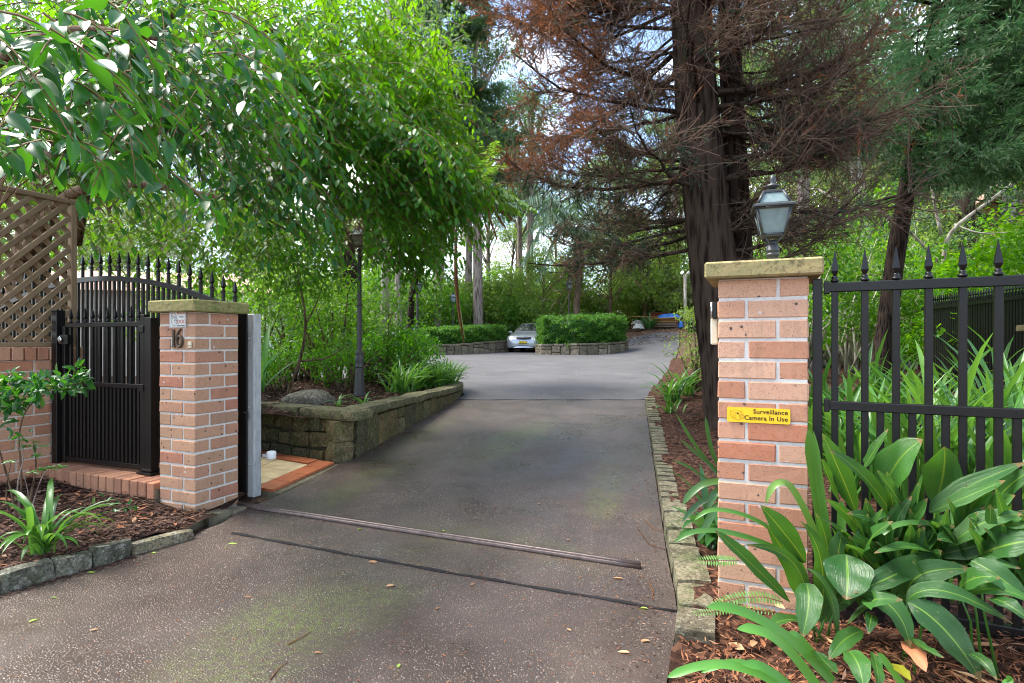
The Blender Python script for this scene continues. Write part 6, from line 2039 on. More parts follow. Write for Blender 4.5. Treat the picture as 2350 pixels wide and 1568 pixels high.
# ------------------------------------------------------- hedges
def hedge(name, label, pts, tops, height, depth, n, seed):
    rng = np.random.default_rng(seed)
    t = thing(name, label, 'hedge')
    A = np.array([(p.x, p.y) for p in pts]); seg = np.linalg.norm(np.diff(A, axis=0), axis=1); s = np.concatenate([[0], np.cumsum(seg)]); L = s[-1]
    def at(u, v, w):   # u along, v depth 0..1, w height 0..1
        x = np.interp(u * L, s, A[:, 0]); y = np.interp(u * L, s, A[:, 1]); zt = np.interp(u * L, s, tops)
        dx = np.interp(np.clip(u + .02, 0, 1) * L, s, A[:, 0]) - np.interp(np.clip(u - .02, 0, 1) * L, s, A[:, 0]); dy = np.interp(np.clip(u + .02, 0, 1) * L, s, A[:, 1]) - np.interp(np.clip(u - .02, 0, 1) * L, s, A[:, 1])
        q = np.hypot(dx, dy) + 1e-9; nx, ny = -dy / q, dx / q
        off = .12 + v * depth
        return np.stack([x + nx * off, y + ny * off, zt + .02 + w * height], -1)
    m = rng.random(n); u = rng.random(n); v = rng.random(n); w = rng.random(n)
    f = rng.random(n)
    v = np.where(f < .42, rng.random(n) * .10, v); w = np.where((f >= .42) & (f < .72), 1 - rng.random(n) * .12, w)
    u = np.where((f >= .72) & (f < .80), rng.random(n) * .03, u); u = np.where((f >= .80) & (f < .88), 1 - rng.random(n) * .03, u)
    rnd_ = .07 * np.sin(u * 23 + w * 9) + .06 * np.sin(u * 51 - w * 17 + 2) + .05 * np.sin(u * 97 + v * 21) + rng.normal(size=n) * .025 + (rng.random(n) < .05) * rng.random(n) * .12
    p = at(u, v - np.abs(rnd_) * (f < .42), w + rnd_ * .8)
    # soften corners
    d = rng.normal(size=p.shape) + np.stack([np.zeros(n), np.where(f < .42, -1.0, 0), np.where((f >= .42) & (f < .72), 1.2, .3)], 1)
    V, Fq, rv = scatter(D2_V, D2_F, p, d, rng.normal(size=p.shape) + [0, -.4, .6], .085 * rng.uniform(.6, 1.3, n), .05, rng)
    link('foliage', npmesh('foliage', V, Fq, M['hedge'], {'rnd': rv}), t, 'stuff')
    uu = np.linspace(.02, .98, 14); Vc = []
    for a_ in uu:
        for (vv, ww) in ((.10, .0), (.10, .88), (.9, .88), (.9, 0)): Vc.append(at(np.array(a_), np.array(vv), np.array(ww)))
    Fc = [(i * 4 + j, i * 4 + (j + 1) % 4, i * 4 + 4 + (j + 1) % 4, i * 4 + 4 + j) for i in range(13) for j in range(4)] + [(0, 1, 2, 3), (55, 54, 53, 52)]
    link('inner_growth', npmesh('inner_growth', np.array(Vc).reshape(-1, 3), np.array(Fc), M['leaf_near'], None), t)
    return t
hedge('clipped_hedge', 'low clipped hedge on the curved sandstone wall left of the car', hl_pts, hl_top, .68, 1.0, 15000, 141)
hedge('clipped_hedge', 'tall clipped hedge on the sandstone wall right of the car', hr_pts, hr_top, 1.13, 1.3, 21000, 142)

# ------------------------------------------------------- strap plants
def strap_geo(n, L, W, el, droop, rng, rows=9, tw=.2):
    az = rng.uniform(0, 2 * np.pi, n); t = np.linspace(0, 1, rows)
    Ls = L * rng.uniform(.6, 1.15, n); e0 = el + rng.normal(size=n) * .16; dr_ = droop * rng.uniform(.5, 1.4, n)
    ang = e0[:, None] - dr_[:, None] * t[None] ** 1.5
    step = Ls[:, None] / (rows - 1)
    h = np.concatenate([np.zeros((n, 1)), np.cumsum(np.cos(ang[:, :-1]) * step, 1)], 1); z = np.concatenate([np.zeros((n, 1)), np.cumsum(np.sin(ang[:, :-1]) * step, 1)], 1)
    w = W * rng.uniform(.75, 1.15, n)[:, None] * (np.minimum(1, .55 + t * 2) * np.minimum(1, (1.001 - t) * 3.2) ** .7)[None] * .5
    ca, sa = np.cos(az)[:, None], np.sin(az)[:, None]
    C = np.stack([h * ca, h * sa, z], -1); S = np.stack([-sa + 0 * h, ca + 0 * h, 0 * h], -1)
    U = np.stack([-np.sin(ang) * ca, -np.sin(ang) * sa, np.cos(ang)], -1)
    tws = rng.normal(size=n)[:, None, None] * tw
    S2 = S + U * tws
    V = np.stack([C - S2 * w[..., None] + U * (w * .35)[..., None], C, C + S2 * w[..., None] + U * (w * .35)[..., None]], 2)
    i = np.arange(rows - 1)[:, None] * 3; j = np.arange(2)[None]
    q = np.stack([i + j, i + j + 1, i + j + 4, i + j + 3], -1).reshape(-1, 4)
    return V, q
def strap_plant(name, label, cat, loc, n, L, W, el, droop, mat, seed, group=None, single=False, spread=.05, variants=9):
    rng = np.random.default_rng(seed)
    t = thing(name, label, cat, loc, 0, group)
    V, q = strap_geo(n if single else variants, L, W, el, droop, rng)
    if single:
        off = rng.normal(size=(n, 1, 1, 3)) * spread; off[..., 2] = 0
        V = V + off; k = V.shape[1] * 3
        Fq = (q[None] + (np.arange(n) * k)[:, None, None]).reshape(-1, 4)
        link('foliage', npmesh('foliage', V.reshape(-1, 3), Fq, mat, {'rnd': np.repeat(rng.random(n), k)}, True), t, 'stuff')
    else:
        ms = [npmesh('leaf', V[i].reshape(-1, 3), q, mat, {'rnd': np.full(V.shape[1] * 3, 0.0)}, True) for i in range(variants)]
        for i in range(n):
            o = link('leaf', ms[i % variants], t); s_ = rng.uniform(.75, 1.12)
            o.location = (rng.normal() * spread, rng.normal() * spread, 0); o.rotation_euler = (0, 0, rng.uniform(0, 6.28)); o.scale = (s_, s_, s_)
    return t
# row along the planter wall
row = [(1050, 10.4), (1025, 10.2), (1000, 9.8), (985, 9.3), (960, 9.0), (940, 8.5), (915, 8.1), (1040, 9.8), (1010, 9.3), (1000, 10.6), (965, 9.7)]
for i, (x, Y) in enumerate(row):
    X = min(P(x, 784, Y).x, wallR(Y) - .22)
    strap_plant('agapanthus', 'strap leaved clump in the row along the planter wall top', 'plant', (X, Y, zp(X, Y) - .02), 60, .58, .026, 1.2, 1.5, M['strap'], 150 + i, 'agapanthus row on the planter wall', True, .06)
for i, (x, y, Y, L, n, lab) in enumerate(((835, 925, 6.35, .26, 16, 'small light strap leaved tuft at the foot of first lamp post'), (775, 935, 6.1, .2, 10, 'tiny grassy tuft right of the grey boulder'))):
    q = P(x, y, Y); strap_plant('strap_tuft', lab, 'plant', (q.x, q.y, zp(q.x, q.y)), n, L, .02, 1.0, 1.8, M['strap'], 170 + i, None, False, .015)
q = P(615, 930, 6.9); strap_plant('broad_strap_plant', 'broad bright strap leaved plant beside the galvanised gate post', 'plant', (q.x - .12, q.y, .6), 12, .85, .075, 1.05, .7, M['strap_light'], 175, None, False, .03)
# left foreground agapanthus
q = P(92, 1262, 3.02)
strap_plant('agapanthus', 'bright strap leaved plant spilling over the left stone edging', 'plant', (q.x, q.y, .10), 40, .46, .028, 1.1, 2.5, M['strap'], 180, None, False, .025)
# beside the right kerb, beyond the pillar
for i, (x, Y, n, L, lab) in enumerate(((1545, 8.4, 40, .62, 'strap leaved clump at the driveway corner left of the big trunk'), (1575, 8.9, 30, .6, 'strap leaved clump tight against the big trunk foot'), (1530, 7.4, 12, .3, 'small strap leaved tuft in mulch before the big trunk'))):
    X = P(x, 784, Y).x; strap_plant('agapanthus', lab, 'plant', (X, Y, zr(X, Y)), n, L, .034, 1.1, 1.4, M['strap'], 185 + i, None, False, .05)
# tall sword leaves behind the fence
_o10 = ['leftmost', 'second from left', 'third from left', 'fourth from left', 'fifth from left', 'fifth from right', 'fourth from right', 'third from right', 'second from right', 'rightmost']
_xs10 = [1925, 1990, 2075, 2190, 2290, 2150, 2350, 2010, 2260, 1890]
for i, (x, Y, n, L) in enumerate(((1925, 4.6, 42, 1.0), (1990, 4.0, 34, .95), (2075, 3.7, 40, 1.05), (2190, 3.5, 44, 1.15), (2290, 3.3, 46, 1.2), (2150, 4.5, 40, 1.1), (2350, 4.0, 36, 1.2), (2010, 5.2, 36, 1.0), (2260, 5.2, 36, 1.1), (1890, 5.6, 40, .9))):
    X = P(x, 784, Y).x; strap_plant('sword_leaved_plant', 'tall sword leaved clump behind the iron fence, ' + _o10[sorted(_xs10).index(x)] + ' of ten', 'plant', (X, Y, zr(X, Y) - .02), n, L, .042, 1.28, .85, M['strap'], 200 + i, 'sword leaved clumps behind the iron fence', False, .09)
# lower dark strap plants behind pillar on kerb side
X = P(1648, 784, 3.15).x; strap_plant('clivia', 'dark strap leaved plant half hidden left of the right pillar', 'plant', (X - .01, 3.2, zr(X, 3.2)), 26, .46, .045, .95, 1.7, M['strap_dark'], 220, None, False, .04)
# yucca
q = P(1128, 775, 29.5); strap_plant('yucca', 'dark spiky yucca standing behind the left hedge', 'plant', (q.x, q.y, 1.1), 60, 1.25, .09, .85, .35, M['strap_dark'], 225, None, True, .1)
q = P(1160, 790, 29.6); strap_plant('strap_tuft', 'light strap leaved clump beside the left headlight of the car', 'plant', (q.x, q.y, .95), 40, .8, .06, 1.0, 1.6, M['strap'], 226, None, True, .1)
q = gpt(1490, 757, 32.2); strap_plant('yucca', 'dark spiky plant in front of the timber stack', 'plant', (q.x, q.y, q.z), 36, .95, .09, .95, .5, M['strap_dark'], 227, None, True, .1)
# shrub at right of the drive, in front of the big trunk
ss = make_shrub('light_shrub', 'fine leaved green shrub leaning over the drive left of the big trunk', 'shrub', 230, 1.5, 1.2, 16, 90, .055, .024, M['leaf_bush'], M['bark_brown'], None, 7, (.14, .26), L8_V, L8_F)
q = P(1590, 784, 9.3); ss.location = (q.x, q.y, .35)
# =================================================================== ASPIDISTRA AND NEIGHBOURS (front right)
def C8(x, y):    # helper frame used when measuring the foreground plants
    return (1800 + x / 2.2574) * .8272, (1250 + y / 2.2574) * .8272

def big_leaf(b, m, e, w, Y, mat, parent, origin, dY=(0.0, -.07, -.12), strap=False, roll=0.0, wave=.0, name='leaf', fold=.22):
    """leaf through three measured points; w is its width in the measuring frame"""
    pts = []
    for (x, y), dy in zip((b, m, e), dY):
        px, py = C8(x, y); pts.append(np.array(P(px, py, Y + dy)))
    p0, pm, p2 = pts
    p1 = 2 * pm - .5 * (p0 + p2)
    W = w / 2.2574 * .8272 / F * Y
    rows = 13; t = np.linspace(0, 1, rows)[:, None]
    C = (1 - t) ** 2 * p0 + 2 * t * (1 - t) * p1 + t ** 2 * p2
    tan = unit(np.gradient(C, axis=0))
    view = unit(C - np.array([0, 0, EYE]))
    nrm = unit(-view * .8 + np.array([0, 0, .62]))
    sd_ = unit(np.cross(tan, nrm))
    if roll:
        u0 = np.cross(sd_, tan); sd_ = sd_ * math.cos(roll) + u0 * math.sin(roll)
    up_ = np.cross(sd_, tan)
    up_ = np.where((up_ @ np.array([0, -.7, .7]))[:, None] < 0, -up_, up_)
    tt = t[:, 0]
    if strap: wd = W * .5 * np.minimum(1, .7 + tt) * np.minimum(1, (1.002 - tt) * 4.5) ** .6
    else: wd = W * .5 * np.maximum(np.sin(np.pi * tt ** .82), 0) ** .72 * (1 + .06 * np.sin(tt * 17 + W * 99))
    wd = np.maximum(wd, .0016)
    us = np.array([-1, -.66, -.33, -.06, .06, .33, .66, 1])
    V = []; U = []; VV = []
    for i in range(rows):
        for u in us:
            lift = fold * abs(u) ** 1.3 * wd[i] + .10 * wd[i] * math.sin(i * 1.1 + 3 * u + W * 50) * abs(u)
            V.append(C[i] + sd_[i] * u * wd[i] + up_[i] * lift); U.append(u); VV.append(tt[i])
    k = len(us)
    Fq = [(i * k + j, i * k + j + 1, (i + 1) * k + j + 1, (i + 1) * k + j) for i in range(rows - 1) for j in range(k - 1)]
    me = npmesh(name, np.array(V) - np.array(origin), np.array(Fq), mat, {'u': U, 'v': VV, 'rnd': np.full(len(V), .0)}, True)
    return link(name, me, parent)

A1 = Vector(P(*C8(1090, 1120), 2.14)); A1.z = zr(A1.x, A1.y)
A2 = Vector(P(*C8(1640, 1020), 2.00)); A2.z = zr(A2.x, A2.y)
A3 = Vector(P(*C8(2100, 860), 1.92)); A3.z = zr(A3.x, A3.y)
as1 = thing('aspidistra', 'broad leaved plant at the foot of the right pillar, with leaves drooping over bricks', 'plant', A1)
as2 = thing('aspidistra', 'broad leaved plant in front of the iron fence, in the middle of the bed', 'plant', A2)
as3 = thing('aspidistra', 'broad leaved dark plant against the fence at the right edge', 'plant', A3)
LV = [
    (as1, A1, (885, 950), (620, 690), (412, 500), 120, 2.14, 0), (as1, A1, (985, 700), (850, 520), (700, 345), 165, 2.2, .3), (as1, A1, (1010, 1060), (990, 930), (955, 1178), 1, 2.0, 0),
    (as1, A1, (985, 830), (1000, 960), (958, 1178), 165, 2.02, .1), (as1, A1, (985, 735), (1130, 900), (1180, 1200), 85, 2.05, .7), (as1, A1, (1235, 650), (1245, 790), (1235, 935), 285, 1.98, .1),
    (as1, A1, (990, 990), (900, 700), (610, 592), 75, 2.12, .6), (as1, A1, (1075, 1080), (1080, 700), (950, 445), 130, 2.12, -.2), (as1, A1, (1120, 1050), (1190, 620), (1215, 505), 120, 2.1, .5),
    (as1, A1, (1010, 1000), (880, 700), (735, 470), 150, 2.25, .2), (as1, A1, (1000, 1080), (860, 1060), (765, 1110), 130, 2.05, -.4), (as1, A1, (1340, 1130), (1220, 1190), (1128, 1312), 110, 1.92, .4),
    (as2, A2, (1840, 640), (1560, 770), (1290, 892), 165, 1.98, 0), (as2, A2, (1835, 665), (1640, 605), (1412, 645), 100, 2.0, -.3), (as2, A2, (1800, 650), (2040, 600), (2275, 495), 150, 2.0, -.1),
    (as2, A2, (1620, 950), (1850, 1120), (2082, 1442), 215, 1.82, .05), (as2, A2, (1300, 885), (1530, 990), (1635, 1235), 150, 1.9, .1), (as2, A2, (1612, 945), (1850, 880), (2280, 1085), 125, 1.86, .1),
    (as2, A2, (1585, 520), (1380, 200), (1125, -5), 125, 2.12, 0), (as2, A2, (1640, 430), (1530, 260), (1428, 125), 105, 2.08, .2), (as2, A2, (1470, 260), (1560, 70), (1715, -70), 235, 2.13, .1),
    (as2, A2, (1790, 350), (1845, 140), (1850, -25), 215, 2.14, 0), (as2, A2, (1755, 385), (2000, 225), (2360, 75), 125, 2.05, -.1), (as2, A2, (1760, 390), (2000, 285), (2232, 188), 110, 2.02, .1),
    (as2, A2, (1300, 390), (1190, 120), (1085, -105), 150, 2.2, 0), (as2, A2, (1320, 150), (1400, 20), (1500, -135), 90, 2.18, .4), (as2, A2, (1190, 330), (1130, 180), (1080, 55), 115, 2.22, -.2),
    (as2, A2, (1620, 950), (1700, 780), (2030, 745), 170, 1.93, -.5), (as2, A2, (1640, 930), (1680, 760), (1650, 700), 110, 1.95, .6), (as2, A2, (1340, 640), (1400, 540), (1530, 445), 140, 2.02, .5),
    (as2, A2, (1480, 1010), (1400, 940), (1590, 935), 120, 1.9, -.3), (as2, A2, (1400, 1030), (1390, 1060), (1375, 1150), 80, 1.9, .3), (as2, A2, (1560, 600), (1650, 450), (1745, 300), 120, 2.1, .2),
    (as2, A2, (1480, 560), (1420, 440), (1240, 395), 110, 2.12, .2), (as2, A2, (1680, 620), (1780, 500), (1870, 400), 120, 2.06, .4), (as2, A2, (1600, 420), (1640, 300), (1690, 205), 100, 2.1, .4),
    (as3, A3, (2020, 690), (2190, 790), (2400, 960), 160, 1.84, 0), (as3, A3, (2080, 650), (2250, 590), (2460, 560), 230, 1.9, .1), (as3, A3, (1880, 600), (2100, 450), (2340, 400), 150, 1.96, .1),
    (as3, A3, (2060, 430), (2170, 350), (2295, 282), 150, 2.0, .2), (as3, A3, (1980, 420), (2060, 310), (2165, 265), 140, 2.03, -.2), (as3, A3, (2160, 470), (2260, 460), (2400, 480), 160, 1.94, .3),
    (as3, A3, (1990, 720), (2120, 700), (2330, 740), 120, 1.9, .4), (as3, A3, (1930, 880), (2040, 800), (2200, 800), 130, 1.85, -.2), (as3, A3, (2000, 900), (2190, 870), (2420, 960), 110, 1.82, .2),
    (as3, A3, (2130, 930), (2240, 960), (2400, 1080), 120, 1.76, .3), (as3, A3, (1830, 900), (1900, 780), (1920, 700), 150, 1.95, .5), (as3, A3, (2150, 340), (2260, 220), (2400, 120), 150, 2.02, 0),
    (as3, A3, (1990, 1280), (2080, 1310), (2180, 1440), 95, 1.72, .3), (as2, A2, (1640, 1160), (1730, 1240), (1850, 1300), 95, 1.8, .6), (as3, A3, (1960, 640), (1880, 560), (1810, 560), 110, 1.98, .3),
    (as2, A2, (1250, 1255), (1310, 1340), (1345, 1490), 150, 1.74, .1), (as2, A2, (1400, 1262), (1430, 1370), (1440, 1500), 90, 1.76, .7), (as1, A1, (1040, 1255), (1110, 1330), (1180, 1400), 120, 1.85, .6)]
for (t_, o_, b_, m_, e_, w_, Y_, ro) in LV:
    if w_ < 5: continue
    big_leaf(b_, m_, e_, w_ * .92, Y_, M['aspi'], t_, o_, roll=ro)
rng = np.random.default_rng(301)
for i in range(110):       # fill behind
    t_, o_, xb, yb, Yb = random.choice(((as1, A1, 1150, 900, 2.2), (as2, A2, 1600, 800, 2.1), (as2, A2, 1450, 700, 2.14), (as3, A3, 2000, 700, 2.04), (as3, A3, 2250, 760, 1.98)))
    b_ = (xb + rng.normal() * 110, yb + 90 + rng.normal() * 60); an = rng.uniform(-2.5, -.5); L = rng.uniform(330, 560)
    e_ = (b_[0] + L * math.cos(an), b_[1] + L * math.sin(an)); m_ = ((b_[0] + e_[0]) / 2 + rng.normal() * 20, (b_[1] + e_[1]) / 2 - rng.uniform(10, 60))
    if min(b_[0], e_[0]) < 1010: continue
    big_leaf(b_, m_, e_, rng.uniform(62, 108), Yb + rng.uniform(-.03, .05), M['aspi'], t_, o_, roll=rng.normal() * .5)
# petioles
for t_, o_, xs_ in ((as1, A1, ((1000, 1040), (1075, 1060), (1095, 1000), (960, 1000), (1180, 980))), (as2, A2, ((1620, 960), (1600, 800), (1640, 760), (1560, 900), (1800, 700))), (as3, A3, ((2000, 760), (2080, 700), (1930, 860)))):
    b = MB()
    for x, y in xs_:
        e_ = P(*C8(x, y), o_.y + .02) - o_
        b.tube([(rng.normal() * .03, rng.normal() * .03, -.02), (e_.x * .5, e_.y * .5, e_.z * .6), tuple(e_)], [.005, .004, .003], 6)
    b.build('stalk', M['strap'], t_)
# arching strap leaves among them
cv = thing('clivia', 'arching narrow strap leaves rising beside the right pillar', 'plant', A1 + Vector((.05, .1, 0)))
o_ = A1 + Vector((.05, .1, 0))
def multi_strap(pts, w, Y, mat, parent, origin, dY=None, roll=0):
    """longer strap through many measured points"""
    n_ = len(pts); d_ = dY or [0] * n_
    C0 = np.array([tuple(P(*C8(x, y), Y + dd)) for (x, y), dd in zip(pts, d_)])
    u = np.linspace(0, n_ - 1, 22); C = np.stack([np.interp(u, range(n_), C0[:, i]) for i in range(3)], 1)
    for _ in range(5): C[1:-1] = .25 * C[:-2] + .5 * C[1:-1] + .25 * C[2:]
    W = w / 2.2574 * .8272 / F * Y
    tan = unit(np.gradient(C, axis=0)); nrm = unit(-unit(C - np.array([0, 0, EYE])) + np.array([0, 0, .5])); s_ = unit(np.cross(tan, nrm))
    for i in range(1, len(s_)):
        if s_[i] @ s_[i - 1] < 0: s_[i] = -s_[i]
    up_ = np.cross(s_, tan); t = np.linspace(0, 1, 22)
    wd = W * .5 * np.minimum(1, (1.003 - t) * 5) ** .6
    V = np.stack([C - s_ * wd[:, None] + up_ * wd[:, None] * .3, C, C + s_ * wd[:, None] + up_ * wd[:, None] * .3], 1).reshape(-1, 3) - np.array(origin)
    Fq = [(i * 3 + j, i * 3 + j + 1, i * 3 + 4 + j, i * 3 + 3 + j) for i in range(21) for j in range(2)]
    return link('leaf', npmesh('leaf', V, np.array(Fq), mat, {'rnd': np.zeros(len(V)), 'u': np.tile([-1, .0, 1], 22)}, True), parent)
for pts, w, Y in ((((1085, 700), (1060, 545), (980, 380), (905, 235), (850, 190), (790, 205), (750, 260), (735, 332)), 42, 2.16),
                  (((900, 680), (780, 600), (600, 535), (430, 497), (300, 500), (210, 535), (165, 575)), 34, 2.16), (((900, 600), (740, 470), (600, 400), (430, 362), (340, 385), (285, 438)), 28, 2.2),
                  (((1235, 960), (1250, 700), (1300, 540), (1400, 420), (1500, 385), (1590, 430), (1640, 525)), 46, 2.08), (((1265, 900), (1280, 690), (1340, 570), (1440, 500), (1530, 470)), 38, 2.1),
                  (((1460, 520), (1540, 460), (1700, 445), (1860, 475), (1990, 570), (2090, 695)), 36, 2.0), (((1120, 700), (1090, 480), (1055, 250), (1020, 20), (1000, -130)), 75, 2.22), (((1135, 700), (1115, 500), (1075, 260), (1050, 40), (1030, -120)), 45, 2.2),
                  (((1200, 800), (1205, 600), (1205, 430), (1210, 315)), 48, 2.12)):
    multi_strap(pts, w, Y, M['strap'], cv, o_)
ag = thing('agapanthus', 'light green strap leaved plant at the bottom edge below the right pillar', 'plant', (P(*C8(1000, 1480), 1.72).x, 1.72, zr(1.0, 1.72)))
o_ = ag.location.copy()
for pts, w, Y in ((((1150, 1450), (1000, 1290), (830, 1130), (600, 1010), (450, 975), (368, 982)), 62, 1.82), (((1060, 1490), (900, 1270), (760, 1150), (640, 1115), (553, 1118)), 62, 1.78), (((1130, 1420), (1010, 1260), (930, 1165), (865, 1145)), 54, 1.84),
                  (((870, 1500), (700, 1400), (480, 1330), (300, 1350), (180, 1395), (118, 1420)), 54, 1.74), (((870, 1500), (740, 1380), (560, 1320), (430, 1345), (330, 1392)), 44, 1.76), (((900, 1500), (800, 1410), (690, 1345), (578, 1335)), 57, 1.72),
                  (((1590, 1470), (1530, 1390), (1470, 1310), (1430, 1268)), 44, 1.7), (((2230, 1470), (2260, 1440), (2240, 1410)), 40, 1.6)):
    multi_strap(pts, w, Y, M['strap_light'], ag, o_)
# small clivia left of the pillar (measured leaves)
cl2 = thing('clivia', 'dark strap leaves leaning out over the kerb left of the right pillar', 'plant', (P(*C8(470, 300), 2.85).x, 2.85, .1)); o_ = cl2.location.copy()
for pts, w, Y in ((((500, 180), (430, 195), (330, 210), (250, 280), (215, 335)), 42, 2.75), (((500, 300), (400, 290), (300, 340), (210, 445)), 34, 2.75), (((500, 330), (420, 350), (370, 450), (305, 570)), 46, 2.72), (((500, 300), (430, 330), (380, 440), (350, 520)), 30, 2.78),
                  (((480, 250), (420, 260), (375, 330), (365, 360)), 50, 2.74), (((520, 240), (400, 100), (300, 20), (195, -70)), 22, 2.9), (((520, 260), (380, 90), (270, -60), (170, -230)), 22, 2.95), (((520, 240), (400, 30), (370, -100), (355, -210)), 26, 2.9), (((500, 260), (330, 160), (250, 100), (150, 60)), 18, 2.85)):
    multi_strap(pts, w, Y, M['strap_dark'], cl2, o_)
# dead salmon leaf
big = big_leaf((1610, 1200), (1665, 1270), (1735, 1385), 115, 1.83, M['fallen_pink'], None, (0, 0, 0), roll=.3, name='dead_leaf'); tag(big, 'large salmon pink dead leaf among litter below the aspidistra', 'leaf')
big = big_leaf((1530, 1335), (1580, 1380), (1640, 1440), 75, 1.75, M['leaf_yellow'], None, (0, 0, 0), roll=.2, name='dead_leaf'); tag(big, 'yellow dead leaf on the litter near the bottom edge', 'leaf')

# ferns by the pillar foot
def frond(name_t, label, pts, hw, Y, mat, cat='fern', nl=26):
    P0 = [np.array(P(*C8(x, y), Y)) for x, y in pts]
    org = P0[0]; t = thing(name_t, label, cat, tuple(org))
    u = np.linspace(0, len(pts) - 1, nl + 1); C = np.stack([np.interp(u, range(len(pts)), [p[i] for p in P0]) for i in range(3)], 1)
    for _ in range(3): C[1:-1] = .25 * C[:-2] + .5 * C[1:-1] + .25 * C[2:]
    b = MB(); b.tube([tuple(c - org) for c in C], list(np.linspace(.002, .001, nl + 1)), 5); b.build('rachis', M['twig_green'], t)
    tan = unit(np.gradient(C, axis=0)); nrm = unit(-unit(C - np.array([0, 0, EYE])) + [0, 0, .8]); s_ = unit(np.cross(tan, nrm))
    W = hw / 2.2574 * .8272 / F * Y
    pos, dd, uu, ll = [], [], [], []
    for i in range(1, nl + 1):
        k = W * (.55 + .45 * math.sin(math.pi * min(1, i / nl * .9 + .1)))
        for sg in (-1, 1):
            pos.append(C[i] - org); dd.append(s_[i] * sg + tan[i] * .25); uu.append(nrm[i] + rng.normal(size=3) * .15); ll.append(k)
    for p_, d_, u_, l_ in zip(pos, dd, uu, ll):
        V, Fq, rv = scatter(L8_V, L8_F, p_[None], d_[None], u_[None], l_, l_ * .36, rng)
        link('leaflet', npmesh('leaflet', V, Fq, mat, {'rnd': rv * 0}), t)
frond('fern', 'light green fern frond on the kerb beside the right pillar', ((560, 690), (440, 690), (312, 688)), 45, 2.35, M['fern'], nl=16)
frond('fern', 'longest fern frond arching across the foot of right pillar', ((840, 950), (720, 915), (580, 920), (470, 945), (375, 985)), 48, 2.2, M['fern'])
frond('fern', 'lower fern frond lying under the longest one', ((795, 1015), (650, 995), (500, 995), (380, 1012), (282, 1020)), 34, 2.16, M['fern'])
frond('fern', 'dark small fern hanging behind the broad leaf on pillar', ((690, 790), (760, 850), (820, 890), (850, 900)), 26, 2.22, M['fern'], nl=12)

# =================================================================== NEAR LEFT SHRUB
q0 = P(48, 1188, 3.5)
nls = thing('camellia', 'glossy dark leaved shrub growing at the left edge before the brick wall', 'shrub', (q0.x, q0.y, .1)); o_ = Vector((q0.x, q0.y, .1))
rng = np.random.default_rng(331)
for pts, r0, r1 in ((((48, 1195, 3.5), (50, 1080, 3.5), (40, 1000, 3.45), (60, 930, 3.4), (130, 890, 3.3), (200, 875, 3.25)), .010, .003), (((40, 1195, 3.52), (20, 1100, 3.5), (-20, 980, 3.4), (20, 910, 3.3)), .010, .003), (((60, 1195, 3.48), (75, 1120, 3.45), (85, 1060, 3.4), (75, 1010, 3.4)), .010, .004),
                    (((30, 1195, 3.5), (10, 1140, 3.45), (25, 1060, 3.4)), .008, .003), (((65, 1195, 3.45), (95, 1090, 3.4), (120, 1070, 3.35)), .006, .003), (((52, 1190, 3.45), (35, 1120, 3.4), (60, 1040, 3.4), (40, 1000, 3.4)), .007, .003), (((45, 1190, 3.45), (70, 1150, 3.42), (55, 1090, 3.4)), .006, .003)):
    limb('stem', [P(*p) - o_ for p in pts], r0 * .7, r1 * .7, M['bark_brown'] if r0 > .007 else M['bark_red'], nls, 7)
cmv = [leaf_part_mesh('leaf', .062, .030, M['leaf_near'], b_, i) for i, b_ in enumerate((.05, .2))]
cmv2 = [leaf_part_mesh('leaf', .036, .016, M['strap'], b_, i) for i, b_ in enumerate((.05, .2))]
for (x, y, Y, rx, ry, dY, n) in ((35, 905, 3.3, 70, 42, .12, 200), (10, 870, 3.3, 50, 25, .1, 40), (120, 885, 3.25, 50, 30, .10, 90), (180, 872, 3.22, 34, 32, .07, 64), (10, 955, 3.3, 36, 45, .1, 26), (60, 1010, 3.35, 45, 25, .08, 10)):
    c, r = px_clump(x, y, Y, rx, ry, dY)
    for p_ in in_ell(n, c, r, rng):
        d = rng.normal(size=3) + [.1, -.3, .1]; o = link('leaf', cmv[rng.integers(0, 2)], nls); s_ = rng.uniform(.7, 1.1)
        o.matrix_local = Matrix.Translation(Vector(p_) - o_) @ orient(d, rng.normal(size=3) * .5 + [0, -.4, .8]) @ Matrix.Scale(s_, 4)
for (x, y, Y, n) in ((62, 1025, 3.3, 9), (85, 1045, 3.3, 8), (100, 1025, 3.3, 8), (115, 1075, 3.28, 10), (75, 1085, 3.3, 9), (95, 1078, 3.28, 9), (142, 1072, 3.25, 9), (55, 1010, 3.3, 8), (20, 1060, 3.3, 8)):
    c = P(x, y, Y)
    for k in range(n):
        a_ = k / n * 6.283 + rng.normal() * .2; o = link('leaf', cmv2[k % 2], nls)
        o.matrix_local = Matrix.Translation(c - o_) @ orient((math.cos(a_), math.sin(a_), rng.uniform(-.2, .5)), (0, -.3, 1))
# ivy sprig on the mulch
q0 = P(265, 1140, 3.65); iv = thing('seedling', 'small bright green seedling on the mulch below the brick step', 'seedling', (q0.x, q0.y, .11))
for k in range(14):
    o = link('leaf', cmv[k % 2], iv); o.matrix_local = Matrix.Translation((rng.normal() * .09, rng.normal() * .04, .03 + abs(rng.normal()) * .04)) @ orient(rng.normal(size=3) + [0, 0, .2], (0, -.3, 1)) @ Matrix.Scale(.7, 4)
b = MB(); b.tube([(-.12, 0, 0), (0, 0, .03), (.12, .02, .05)], .002, 5); b.build('stem', M['strap'], iv)

